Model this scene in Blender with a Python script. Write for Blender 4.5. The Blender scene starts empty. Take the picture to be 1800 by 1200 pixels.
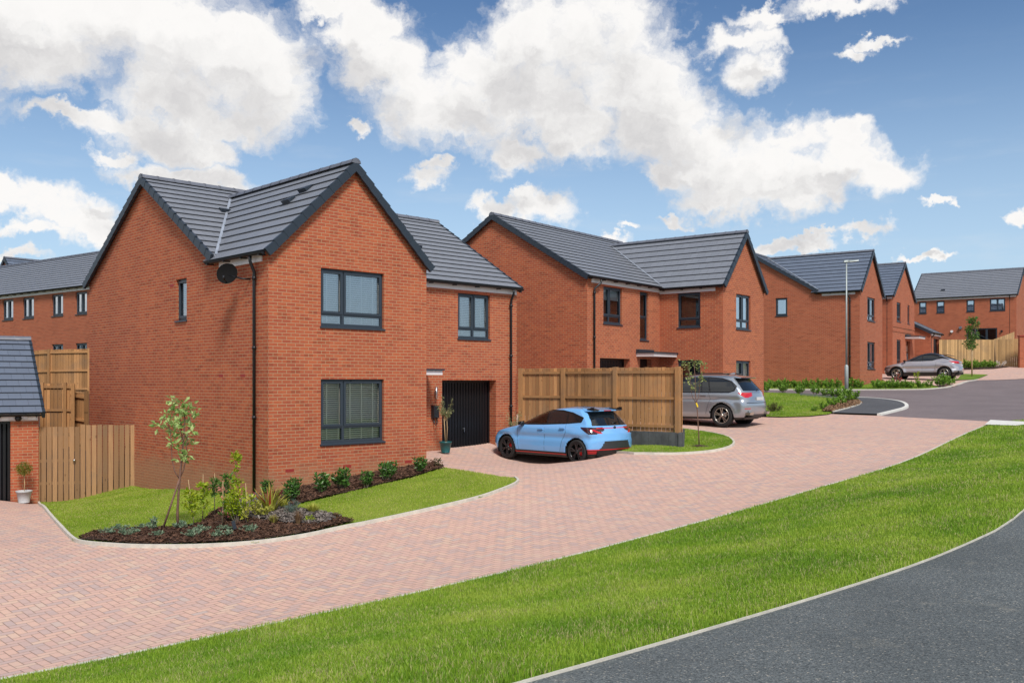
import bpy, bmesh, math, random
import numpy as np
from mathutils import Vector, Matrix
from mathutils.geometry import delaunay_2d_cdt

R = math.radians
scene = bpy.context.scene
COL = scene.collection
random.seed(7)
EYE = 3.0                      # height of the lens above the floor datum
F_PX, HOR = 1650.0, 670.0      # focal length and horizon row of the 1800 x 1200 photograph

# ------------------------------------------------------------------ camera
cam_d = bpy.data.cameras.new('camera')
cam = bpy.data.objects.new('camera', cam_d)
COL.objects.link(cam)
cam_d.sensor_width = 36.0
cam_d.lens = 36.0 * F_PX / 1800.0
cam_d.shift_y = (HOR - 600.0) / 1800.0
cam_d.clip_start = 0.1
cam_d.clip_end = 3000.0
cam.location = (0, 0, EYE)
cam.rotation_euler = (R(90), 0, 0)
scene.camera = cam
scene.render.engine = 'CYCLES'
scene.cycles.use_denoising = True
scene.cycles.max_bounces = 6
scene.cycles.transparent_max_bounces = 12
scene.view_settings.view_transform = 'Standard'
scene.view_settings.look = 'None'
scene.view_settings.gamma = 1.0
scene.view_settings.exposure = EXPOSURE = 0.35

# ------------------------------------------------------------------ sun
SUN_EL, SUN_AZ = 50.0, 163.0     # azimuth from +Y (view direction) towards +X
sd = Vector((math.sin(R(SUN_AZ)) * math.cos(R(SUN_EL)), math.cos(R(SUN_AZ)) * math.cos(R(SUN_EL)), math.sin(R(SUN_EL))))
sun_d = bpy.data.lights.new('sun', 'SUN')
sun_d.energy = 3.0
sun_d.angle = R(14.0)
sun_d.color = (1.0, 0.95, 0.88)
sun = bpy.data.objects.new('sun', sun_d)
COL.objects.link(sun)
sun.rotation_euler = (-sd).to_track_quat('-Z', 'Y').to_euler()
sun.location = (20, -30, 60)


# ------------------------------------------------------------------ node helper
class NT:
    def __init__(s, tree):
        s.t = tree
        s.n = tree.nodes
        s.l = tree.links

    def node(s, kind, **kw):
        nd = s.n.new(kind)
        for k, v in kw.items():
            setattr(nd, k, v)
        return nd

    def put(s, sock, val):
        if hasattr(val, 'is_linked') or isinstance(val, bpy.types.NodeSocket):
            s.l.new(val, sock)
        elif val is not None:
            if sock.type == 'RGBA' and len(val) == 3:
                val = (*val, 1.0)
            sock.default_value = val

    def m(s, op, a, b=None, c=None, clamp=False):
        nd = s.node('ShaderNodeMath', operation=op, use_clamp=clamp)
        s.put(nd.inputs[0], a)
        if b is not None: s.put(nd.inputs[1], b)
        if c is not None: s.put(nd.inputs[2], c)
        return nd.outputs[0]

    def v(s, op, a, b=None, scale=None):
        nd = s.node('ShaderNodeVectorMath', operation=op)
        s.put(nd.inputs[0], a)
        if b is not None: s.put(nd.inputs[1], b)
        if scale is not None: s.put(nd.inputs['Scale'], scale)
        return nd.outputs['Value'] if op in ('LENGTH', 'DOT_PRODUCT', 'DISTANCE') else nd.outputs[0]

    def mix(s, f, a, b, blend='MIX'):
        nd = s.node('ShaderNodeMix', data_type='RGBA', blend_type=blend)
        s.put(nd.inputs[0], f)
        s.put(nd.inputs[6], a)
        s.put(nd.inputs[7], b)
        return nd.outputs[2]

    def noise(s, vec, scale, detail=4.0, rough=0.55, lac=2.0, dist=0.0, dim='3D'):
        nd = s.node('ShaderNodeTexNoise', noise_dimensions=dim)
        s.put(nd.inputs['Vector'], vec)
        nd.inputs['Scale'].default_value = scale
        nd.inputs['Detail'].default_value = detail
        nd.inputs['Roughness'].default_value = rough
        nd.inputs['Lacunarity'].default_value = lac
        nd.inputs['Distortion'].default_value = dist
        return nd.outputs[0]

    def ramp(s, f, stops, mode='LINEAR'):
        nd = s.node('ShaderNodeValToRGB')
        nd.color_ramp.interpolation = mode
        el = nd.color_ramp.elements
        while len(el) < len(stops): el.new(0.5)
        for e, (p, c) in zip(el, stops):
            e.position = p
            e.color = (*c, 1.0) if len(c) == 3 else c
        s.put(nd.inputs[0], f)
        return nd.outputs[0]

    def smooth(s, x, lo, hi, a=0.0, b=1.0):
        nd = s.node('ShaderNodeMapRange', interpolation_type='SMOOTHSTEP')
        s.put(nd.inputs[0], x)
        nd.inputs[1].default_value = lo; nd.inputs[2].default_value = hi
        nd.inputs[3].default_value = a; nd.inputs[4].default_value = b
        return nd.outputs[0]

    def comb(s, x, y, z=0.0):
        nd = s.node('ShaderNodeCombineXYZ')
        s.put(nd.inputs[0], x); s.put(nd.inputs[1], y); s.put(nd.inputs[2], z)
        return nd.outputs[0]

    def sep(s, v):
        nd = s.node('ShaderNodeSeparateXYZ')
        s.put(nd.inputs[0], v)
        return nd.outputs


# ------------------------------------------------------------------ sky: Nishita plus cumulus by compass direction
SKY = 0.09
world = bpy.data.worlds.new('World')
scene.world = world
world.use_nodes = True
wt = world.node_tree
wt.nodes.clear()
W = NT(wt)
out = W.node('ShaderNodeOutputWorld')
bg = W.node('ShaderNodeBackground')
sky = W.node('ShaderNodeTexSky', sky_type='NISHITA')
sky.sun_disc = False
sky.sun_elevation = R(SUN_EL)
sky.sun_rotation = R(SUN_AZ)
sky.altitude = 100
sky.air_density = 1.0
sky.dust_density = 0.6
sky.ozone_density = 2.2
tc = W.node('ShaderNodeTexCoord')
gd = tc.outputs['Generated']
sx, sy, sz = W.sep(gd)
az = W.m('ARCTAN2', sx, sy)
el = W.m('ARCSINE', sz)
pos = W.comb(az, el)

CLOUDS = [  # centre and radii of each billow, given in photograph pixels, kept as compass angles
 (150,10,330,75),(40,75,170,75),(330,70,190,90),(430,110,105,110),(470,180,75,70),(300,160,120,55),(395,215,110,40),
 (130,195,100,20),(230,212,110,32),(300,240,120,45),(370,268,60,32),(300,308,110,22),(380,322,100,26),(195,270,40,16),
 (30,350,110,32),(110,372,90,30),(160,405,55,30),(60,400,70,18),(20,450,75,14),
 (632,222,24,13),(600,5,75,22),(655,45,70,45),(690,110,85,60),(760,165,95,75),(840,110,100,60),(850,200,120,75),
 (950,70,120,75),(1050,50,130,90),(1090,140,120,85),(1150,205,100,70),(900,275,60,36),(985,245,40,40),(1030,225,70,60),
 (1225,245,90,50),(1330,295,160,72),(955,165,90,70),(1000,200,60,60),(1390,255,110,42),(1480,238,55,28),(1490,285,75,50),(1430,330,80,45),(880,165,70,60),(420,60,60,60),(1555,315,62,42),(1290,345,110,36),(1175,300,48,26),(1190,388,34,12),
 (750,315,38,22),(770,292,25,12),(868,358,48,24),(960,365,58,32),(1070,420,30,14),(1095,397,20,7),(925,345,20,12),
 (1290,80,55,28),(1335,70,38,45),(1330,125,50,36),(1340,25,60,18),(1480,-5,120,22),(1545,60,55,12),(1500,85,42,14),
 (1518,415,52,17),(1795,380,28,16),(1655,362,34,8),(1390,436,70,10),(1355,442,40,14),(1625,457,48,9),(1430,420,40,8),
 (-300,100,300,120),(-500,300,300,90),(2200,120,260,90),(2500,330,300,80),(900,-500,500,180),(200,-700,500,160),(1700,-800,500,200)]


def azel(u, v):
    d = Vector(((u - 900) / F_PX, 1.0, (HOR - v) / F_PX)).normalized()
    return math.atan2(d.x, d.y), math.asin(d.z)


BLOBS = []
for (u, v, rx, ry) in CLOUDS:
    a0, e0 = azel(u, v)
    BLOBS.append((a0, e0, max(abs(azel(u + rx, v)[0] - a0), 0.004), max(abs(azel(u, v - ry)[1] - e0), 0.004)))
for (a, e, ra, re) in [(180, 30, 30, 9), (140, 24, 22, 8), (-150, 26, 24, 9), (-110, 30, 24, 10), (100, 34, 26, 10), (170, 58, 30, 12), (-120, 60, 40, 12), (90, 62, 30, 10), (-175, 12, 26, 4), (125, 10, 20, 4), (-85, 9, 24, 7)]:  # unseen clouds out of view, added to brighten window reflections and ambient light
    BLOBS.append((R(a), R(e), R(ra), R(re)))


def cloud_group():
    g = bpy.data.node_groups.new('cloud_density', 'ShaderNodeTree')
    g.interface.new_socket('P', in_out='INPUT', socket_type='NodeSocketVector')
    g.interface.new_socket('D', in_out='OUTPUT', socket_type='NodeSocketFloat')
    g.interface.new_socket('F', in_out='OUTPUT', socket_type='NodeSocketFloat')
    G = NT(g)
    gi = G.node('NodeGroupInput'); go = G.node('NodeGroupOutput')
    p = gi.outputs[0]
    w1 = G.node('ShaderNodeTexNoise'); w1.inputs['Scale'].default_value = 9.0; w1.inputs['Detail'].default_value = 3
    G.put(w1.inputs['Vector'], p)
    off = G.v('SCALE', G.v('SUBTRACT', w1.outputs['Color'], (0.5, 0.5, 0.5)), scale=0.05)
    w2 = G.node('ShaderNodeTexNoise'); w2.inputs['Scale'].default_value = 32.0; w2.inputs['Detail'].default_value = 6; w2.inputs['Roughness'].default_value = 0.62
    G.put(w2.inputs['Vector'], p)
    off2 = G.v('SCALE', G.v('SUBTRACT', w2.outputs['Color'], (0.5, 0.5, 0.5)), scale=0.06)
    pw = G.v('ADD', G.v('ADD', p, off), off2)
    cur = None
    for (a0, e0, ra, re) in BLOBS:
        nd = G.node('ShaderNodeVectorMath', operation='MULTIPLY_ADD')
        G.put(nd.inputs[0], pw); nd.inputs[1].default_value = (1 / ra, 1 / re, 0); nd.inputs[2].default_value = (-a0 / ra, -e0 / re, 0)
        ln = G.v('LENGTH', nd.outputs[0])
        cur = ln if cur is None else G.m('SMOOTH_MIN', cur, ln, 0.22)
    f = G.m('SUBTRACT', 1.16, cur)                 # 1 in the middle of a billow, 0 at its rim
    f = G.m('MINIMUM', G.m('MAXIMUM', f, -1.0), 0.7)
    q = G.v('MULTIPLY', pw, (1.0, 1.3, 0))
    n1 = G.noise(q, 8.0, 9.0, 0.60)
    n2 = G.noise(q, 34.0, 7.0, 0.66)
    k = G.m('ADD', G.m('MULTIPLY', G.m('SUBTRACT', n1, 0.5), 2.7), G.m('MULTIPLY', G.m('SUBTRACT', n2, 0.5), 1.3))
    tot = G.m('ADD', G.m('MULTIPLY', f, 1.6), k)
    G.put(go.inputs[0], G.smooth(tot, -0.25, 0.95))
    G.put(go.inputs[1], G.m('ADD', f, G.m('ADD', G.m('MULTIPLY', G.m('SUBTRACT', n1, 0.5), 2.4), G.m('MULTIPLY', G.m('SUBTRACT', n2, 0.5), 0.8))))
    return g


cg = cloud_group()
c1 = W.node('ShaderNodeGroup', node_tree=cg); W.put(c1.inputs[0], pos)
c2 = W.node('ShaderNodeGroup', node_tree=cg); W.put(c2.inputs[0], W.v('ADD', pos, (0.010, 0.050, 0)))
# towards the sun side the cover is thinner at a lit top, thicker above a grey base
lit = W.m('SUBTRACT', 1.0, W.smooth(c2.outputs[1], -0.2, 1.1))
core = W.smooth(c1.outputs[1], 0.1, 1.3)
sh = W.m('ADD', W.m('MULTIPLY', lit, 0.75), W.m('MULTIPLY', W.m('SUBTRACT', 1.0, core), 0.25))
ccol = W.ramp(sh, [(0.0, (5.2, 5.15, 5.25)), (0.25, (6.3, 6.2, 6.2)), (0.6, (7.7, 7.6, 7.5)), (0.9, (8.5, 8.35, 8.2))])
# paler air low down
veil = W.smooth(W.m('ABSOLUTE', el), 0.0, 0.42, 1.0, 0.0)
base = W.mix(W.m('MULTIPLY', veil, 0.7), sky.outputs[0], (5.6, 6.4, 7.2))
tint = W.mix(1.0, base, (0.88, 1.0, 1.09), 'MULTIPLY')
tint = W.mix(W.smooth(el, 0.12, 0.42), tint, W.mix(1.0, tint, (0.74, 0.80, 0.86), 'MULTIPLY'))
wispy = W.smooth(W.noise(W.v('MULTIPLY', pos, (1.0, 5.0, 1.0)), 7.0, 5.0, 0.6), 0.5, 0.8, 0.0, 0.3)
tint = W.mix(W.m('MULTIPLY', wispy, veil), tint, (6.4, 6.8, 7.2))
up = W.smooth(el, -0.02, 0.03)
fin = W.mix(W.m('MULTIPLY', c1.outputs[0], up), tint, ccol)
W.put(bg.inputs[0], fin)
bg.inputs[1].default_value = SKY
W.l.new(bg.outputs[0], out.inputs[0])
world.cycles.sampling_method = 'MANUAL'
world.cycles.sample_map_resolution = 256

# ------------------------------------------------------------------ object helpers


def tag(o, label=None, cat=None, group=None, kind=None):
    if label: o['label'] = label
    if cat: o['category'] = cat
    if group: o['group'] = group
    if kind: o['kind'] = kind
    return o


def empty(name, loc, rz=0.0):
    o = bpy.data.objects.new(name, None)
    o.empty_display_size = 0.3
    COL.objects.link(o)
    o.location = loc
    o.rotation_euler = (0, 0, rz)
    return o


def copy_tree(o, parent=None):
    c = o.copy()
    COL.objects.link(c)
    if parent is not None: c.parent = parent
    for ch in list(o.children):
        copy_tree(ch, c)
    return c


class MB:
    """Collects polygons (several materials) and links them as ONE mesh object."""
    def __init__(s, T=None):
        s.vs, s.fs, s.uvs, s.ms, s.sm = [], [], [], [], []
        s.T = T

    def poly(s, pts, uv=None, m=0, smooth=False):
        if s.T: pts = [s.T(*p) for p in pts]
        pts = [Vector(p) for p in pts]
        b = len(s.vs)
        s.vs.extend(pts)
        s.fs.append(list(range(b, b + len(pts))))
        if uv is None:
            n = Vector((0, 0, 0))
            for i in range(len(pts)):
                a, c = pts[i], pts[(i + 1) % len(pts)]
                n += Vector(((a.y - c.y) * (a.z + c.z), (a.z - c.z) * (a.x + c.x), (a.x - c.x) * (a.y + c.y)))
            h = math.hypot(n.x, n.y)
            if h < 0.5 * abs(n.z) or h < 1e-9:
                uv = [(p.x, p.y) for p in pts]
            else:
                t = Vector((-n.y / h, n.x / h, 0))
                uv = [(p.dot(t), p.z) for p in pts]
        s.uvs.append(uv); s.ms.append(m); s.sm.append(smooth)

    def box(s, x0, x1, y0, y1, z0, z1, m=0):
        p = [(x, y, z) for z in (z0, z1) for y in (y0, y1) for x in (x0, x1)]
        for q in ((0, 2, 3, 1), (4, 5, 7, 6), (0, 1, 5, 4), (1, 3, 7, 5), (3, 2, 6, 7), (2, 0, 4, 6)):
            s.poly([p[i] for i in q], m=m)

    def hexa(s, p, m=0):
        """p: 8 points ordered like box()."""
        for q in ((0, 2, 3, 1), (4, 5, 7, 6), (0, 1, 5, 4), (1, 3, 7, 5), (3, 2, 6, 7), (2, 0, 4, 6)):
            s.poly([p[i] for i in q], m=m)

    def bar(s, a, b, w, h, upv=(0, 0, 1), m=0):
        a, b = Vector(a), Vector(b)
        d = (b - a).normalized()
        u = Vector(upv)
        r = d.cross(u)
        if r.length < 1e-6: r = Vector((1, 0, 0))
        r.normalize(); u = r.cross(d)
        r *= w / 2; u *= h / 2
        p = [a - r - u, a + r - u, b - r - u, b + r - u, a - r + u, a + r + u, b - r + u, b + r + u]
        s.hexa(p, m)

    def tube(s, pts, rad, n=8, m=0, cap=True, smooth=True):
        pts = [Vector(p) for p in pts]
        if not hasattr(rad, '__len__'): rad = [rad] * len(pts)
        rings = []
        pr = None
        for i, p in enumerate(pts):
            d = (pts[min(i + 1, len(pts) - 1)] - pts[max(i - 1, 0)]).normalized()
            if pr is None:
                x = Vector((1, 0, 0)) if abs(d.x) < 0.8 else Vector((0, 1, 0))
                x = (x - d * x.dot(d)).normalized()
            else:
                x = (pr - d * pr.dot(d)).normalized()
            pr = x
            y = d.cross(x)
            rings.append([p + (x * math.cos(2 * math.pi * k / n) + y * math.sin(2 * math.pi * k / n)) * rad[i] for k in range(n)])
        for i in range(len(rings) - 1):
            for k in range(n):
                k2 = (k + 1) % n
                s.poly([rings[i][k], rings[i][k2], rings[i + 1][k2], rings[i + 1][k]], m=m, smooth=smooth,
                       uv=[(k / n, i), ((k + 1) / n, i), ((k + 1) / n, i + 1), (k / n, i + 1)])
        if cap:
            s.poly(rings[0][::-1], m=m, uv=[(0, 0)] * n)
            s.poly(rings[-1], m=m, uv=[(0, 0)] * n)

    def lathe(s, prof, c=(0, 0, 0), n=20, m=0, axis='z', smooth=True):
        c = Vector(c)
        rings = []
        for (r, z) in prof:
            ring = []
            for k in range(n):
                a = 2 * math.pi * k / n
                if axis == 'z': v = Vector((r * math.cos(a), r * math.sin(a), z))
                elif axis == 'y': v = Vector((r * math.cos(a), z, r * math.sin(a)))
                else: v = Vector((z, r * math.cos(a), r * math.sin(a)))
                ring.append(c + v)
            rings.append(ring)
        for i in range(len(rings) - 1):
            for k in range(n):
                k2 = (k + 1) % n
                q = [rings[i][k], rings[i][k2], rings[i + 1][k2], rings[i + 1][k]]
                if axis == 'y': q.reverse()
                s.poly(q, m=m, smooth=smooth)

    def build(s, name, mats, parent=None, weld=False):
        me = bpy.data.meshes.new(name)
        nv = len(s.vs)
        if nv == 0: return None
        me.vertices.add(nv)
        me.vertices.foreach_set('co', np.array([c for v in s.vs for c in v], dtype=np.float32))
        ln = np.array([len(f) for f in s.fs], dtype=np.int32)
        me.loops.add(int(ln.sum()))
        me.loops.foreach_set('vertex_index', np.concatenate([np.array(f, dtype=np.int32) for f in s.fs]))
        me.polygons.add(len(s.fs))
        st = np.zeros(len(ln), dtype=np.int32); st[1:] = np.cumsum(ln)[:-1]
        me.polygons.foreach_set('loop_start', st)
        me.polygons.foreach_set('loop_total', ln)
        me.polygons.foreach_set('material_index', np.array(s.ms, dtype=np.int32))
        me.polygons.foreach_set('use_smooth', np.array(s.sm, dtype=bool))
        uvl = me.uv_layers.new(name='UVMap')
        uvl.data.foreach_set('uv', np.array([c for f in s.uvs for uv in f for c in uv], dtype=np.float32))
        me.update(calc_edges=True)
        if weld or any(s.sm):
            bm = bmesh.new(); bm.from_mesh(me)
            bmesh.ops.remove_doubles(bm, verts=bm.verts, dist=0.0004)
            bm.to_mesh(me); bm.free()
        me.validate()
        if not isinstance(mats, (list, tuple)): mats = [mats]
        for mt in mats: me.materials.append(mt)
        o = bpy.data.objects.new(name, me)
        COL.objects.link(o)
        if parent is not None: o.parent = parent
        return o


def raw_mesh(name, verts, faces, mats, parent=None, mat_idx=None, smooth=False):
    """numpy arrays straight to one mesh; faces (n, k)."""
    me = bpy.data.meshes.new(name)
    verts = np.asarray(verts, dtype=np.float32); faces = np.asarray(faces, dtype=np.int32)
    me.vertices.add(len(verts)); me.vertices.foreach_set('co', verts.ravel())
    me.loops.add(faces.size); me.loops.foreach_set('vertex_index', faces.ravel())
    me.polygons.add(len(faces))
    me.polygons.foreach_set('loop_start', np.arange(0, faces.size, faces.shape[1], dtype=np.int32))
    me.polygons.foreach_set('loop_total', np.full(len(faces), faces.shape[1], dtype=np.int32))
    if mat_idx is not None: me.polygons.foreach_set('material_index', np.asarray(mat_idx, dtype=np.int32))
    me.polygons.foreach_set('use_smooth', np.full(len(faces), smooth, dtype=bool))
    me.update(calc_edges=True)
    if not isinstance(mats, (list, tuple)): mats = [mats]
    for mt in mats: me.materials.append(mt)
    o = bpy.data.objects.new(name, me)
    COL.objects.link(o)
    if parent is not None: o.parent = parent
    return o


# ------------------------------------------------------------------ materials
def material(name):
    m = bpy.data.materials.new(name)
    m.use_nodes = True
    m.node_tree.nodes.clear()
    N = NT(m.node_tree)
    o = N.node('ShaderNodeOutputMaterial')
    b = N.node('ShaderNodeBsdfPrincipled')
    N.l.new(b.outputs[0], o.inputs[0])
    return m, N, b, o


def plain(name, col, rough=0.5, metal=0.0, spec=0.5, var=0.0, vscale=3.0, bump=0.0, bscale=60.0, coat=0.0):
    m, N, b, o = material(name)
    c = col
    tcn = N.node('ShaderNodeTexCoord').outputs['Object']
    if var:
        nz = N.noise(tcn, vscale, 5.0, 0.6)
        lo = tuple(x * (1 - var) for x in col); hi = tuple(min(1, x * (1 + var)) for x in col)
        c = N.ramp(nz, [(0.3, lo), (0.7, hi)])
    N.put(b.inputs['Base Color'], c)
    b.inputs['Roughness'].default_value = rough
    b.inputs['Metallic'].default_value = metal
    b.inputs['Specular IOR Level'].default_value = spec
    b.inputs['Coat Weight'].default_value = coat
    b.inputs['Coat Roughness'].default_value = 0.04
    if bump:
        bn = N.node('ShaderNodeBump'); bn.inputs['Strength'].default_value = bump; bn.inputs['Distance'].default_value = 0.01
        N.put(bn.inputs['Height'], N.noise(tcn, bscale, 4.0, 0.6))
        N.l.new(bn.outputs[0], b.inputs['Normal'])
    return m


def brick_mat(name, c1, c2, mort, stain=True, seed=0.0):
    m, N, b, o = material(name)
    uv = N.node('ShaderNodeUVMap').outputs[0]
    gen = N.node('ShaderNodeTexCoord').outputs['Object']
    br = N.node('ShaderNodeTexBrick', offset=0.5, offset_frequency=2, squash=1.0)
    N.put(br.inputs['Vector'], uv)
    br.inputs['Scale'].default_value = 1.0
    br.inputs['Brick Width'].default_value = 0.225
    br.inputs['Row Height'].default_value = 0.075
    br.inputs['Mortar Size'].default_value = 0.0068
    br.inputs['Mortar Smooth'].default_value = 0.2
    br.inputs['Bias'].default_value = -0.05
    br.inputs['Color1'].default_value = (*c1, 1); br.inputs['Color2'].default_value = (*c2, 1)
    br.inputs['Mortar'].default_value = (*mort, 1)
    # a second random value for each brick: some burnt darker, some paler
    s = N.sep(uv)
    row = N.m('FLOOR', N.m('DIVIDE', s[1], 0.075))
    sh = N.m('MULTIPLY', N.m('MODULO', row, 2.0), 0.5)
    colm = N.m('FLOOR', N.m('ADD', N.m('DIVIDE', s[0], 0.225), sh))
    wn = N.node('ShaderNodeTexWhiteNoise', noise_dimensions='3D')
    N.put(wn.inputs['Vector'], N.comb(colm, row, seed + 3.0))
    rv = wn.outputs['Value']
    dark = N.smooth(rv, 0.78, 0.98, 0.0, 0.48)
    pale = N.smooth(rv, 0.0, 0.25, 0.25, 0.0)
    c = N.mix(dark, br.outputs[0], tuple(x * 0.55 for x in c2))
    c = N.mix(pale, c, (c1[0] * 1.15, c1[1] * 1.3, c1[2] * 1.35))
    big = N.noise(gen, 0.7, 4.0, 0.6)
    c = N.mix(N.smooth(big, 0.35, 0.75, 0.0, 0.34), c, tuple(x * 0.72 for x in c2))
    fine = N.noise(uv, 45.0, 3.0, 0.6)
    c = N.mix(N.smooth(fine, 0.3, 0.8, 0.0, 0.25), c, tuple(x * 0.7 for x in c1))
    # keep the joints pale
    c = N.mix(N.m('MULTIPLY', br.outputs['Fac'], 0.92), c, mort)
    if stain:   # lime bloom near the ground
        hz = N.sep(gen)[2]
        low = N.m('ADD', hz, N.m('MULTIPLY', N.m('SUBTRACT', N.noise(gen, 1.6, 4.0, 0.6), 0.5), 0.9))
        c = N.mix(N.smooth(low, -0.35, 0.28, 0.62, 0.0), c, (0.36, 0.205, 0.115))
    N.put(b.inputs['Base Color'], c)
    b.inputs['Roughness'].default_value = 0.88
    b.inputs['Specular IOR Level'].default_value = 0.2
    bn = N.node('ShaderNodeBump'); bn.inputs['Strength'].default_value = 0.6; bn.inputs['Distance'].default_value = 0.006
    N.put(bn.inputs['Height'], N.m('ADD', N.m('SUBTRACT', 1.0, br.outputs['Fac']), N.m('MULTIPLY', fine, 0.35)))
    N.l.new(bn.outputs[0], b.inputs['Normal'])
    return m


def tile_mat(name, col, w=0.30, g=0.33):
    m, N, b, o = material(name)
    uv = N.node('ShaderNodeUVMap').outputs[0]
    s = N.sep(uv)
    row = N.m('FLOOR', s[1])
    xx = N.m('ADD', N.m('DIVIDE', s[0], w), N.m('MULTIPLY', N.m('MODULO', row, 2.0), 0.5))
    cell = N.m('FLOOR', xx)
    fx = N.m('FRACT', xx)
    wn = N.node('ShaderNodeTexWhiteNoise', noise_dimensions='2D')
    N.put(wn.inputs['Vector'], N.comb(cell, row))
    k = wn.outputs['Value']
    c = N.mix(k, tuple(x * 0.96 for x in col), tuple(x * 1.04 for x in col))
    joint = N.m('LESS_THAN', N.m('ABSOLUTE', N.m('SUBTRACT', fx, 0.5)), 0.488)
    c = N.mix(joint, tuple(x * 0.45 for x in col), c)
    nz = N.noise(uv, 2.2, 5.0, 0.65)
    c = N.mix(N.smooth(nz, 0.4, 0.75, 0.0, 0.12), c, tuple(min(1, x * 1.25) for x in col))
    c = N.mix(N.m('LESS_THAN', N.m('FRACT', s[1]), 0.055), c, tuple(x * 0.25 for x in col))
    N.put(b.inputs['Base Color'], c)
    N.put(b.inputs['Roughness'], N.m('ADD', 0.40, N.m('MULTIPLY', k, 0.05)))
    b.inputs['Specular IOR Level'].default_value = 0.5
    bn = N.node('ShaderNodeBump'); bn.inputs['Strength'].default_value = 0.35; bn.inputs['Distance'].default_value = 0.01
    N.put(bn.inputs['Height'], joint)
    N.l.new(bn.outputs[0], b.inputs['Normal'])
    return m


def timber_mat(name, col):
    m, N, b, o = material(name)
    gen = N.node('ShaderNodeTexCoord').outputs['Object']
    at = N.node('ShaderNodeUVMap').outputs[0]      # u = board number, v = height
    s = N.sep(at)
    wn = N.node('ShaderNodeTexWhiteNoise', noise_dimensions='1D')
    N.put(wn.inputs['W'], N.m('FLOOR', s[0]))
    k = wn.outputs['Value']
    grain = N.noise(N.comb(N.m('MULTIPLY', s[0], 1.0), N.m('MULTIPLY', s[1], 0.22), N.m('MULTIPLY', k, 9.0)), 9.0, 6.0, 0.65, dist=0.6)
    c = N.mix(k, tuple(x * 0.62 for x in col), tuple(x * 1.25 for x in col))
    c = N.mix(N.smooth(grain, 0.42, 0.75, 0.0, 0.6), c, tuple(x * 0.5 for x in col))
    vor = N.node('ShaderNodeTexVoronoi'); vor.inputs['Scale'].default_value = 2.6
    N.put(vor.inputs['Vector'], N.comb(N.m('MULTIPLY', s[0], 0.37), s[1], N.m('MULTIPLY', k, 7.0)))
    knot = N.smooth(vor.outputs['Distance'], 0.05, 0.13, 0.75, 0.0)
    c = N.mix(knot, c, tuple(x * 0.3 for x in col))
    c = N.mix(N.smooth(N.noise(gen, 1.3, 4.0, 0.6), 0.45, 0.7, 0.0, 0.3), c, (0.16, 0.13, 0.10))
    N.put(b.inputs['Base Color'], c)
    b.inputs['Roughness'].default_value = 0.8
    b.inputs['Specular IOR Level'].default_value = 0.25
    bn = N.node('ShaderNodeBump'); bn.inputs['Strength'].default_value = 0.4; bn.inputs['Distance'].default_value = 0.004
    N.put(bn.inputs['Height'], grain)
    N.l.new(bn.outputs[0], b.inputs['Normal'])
    return m


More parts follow.
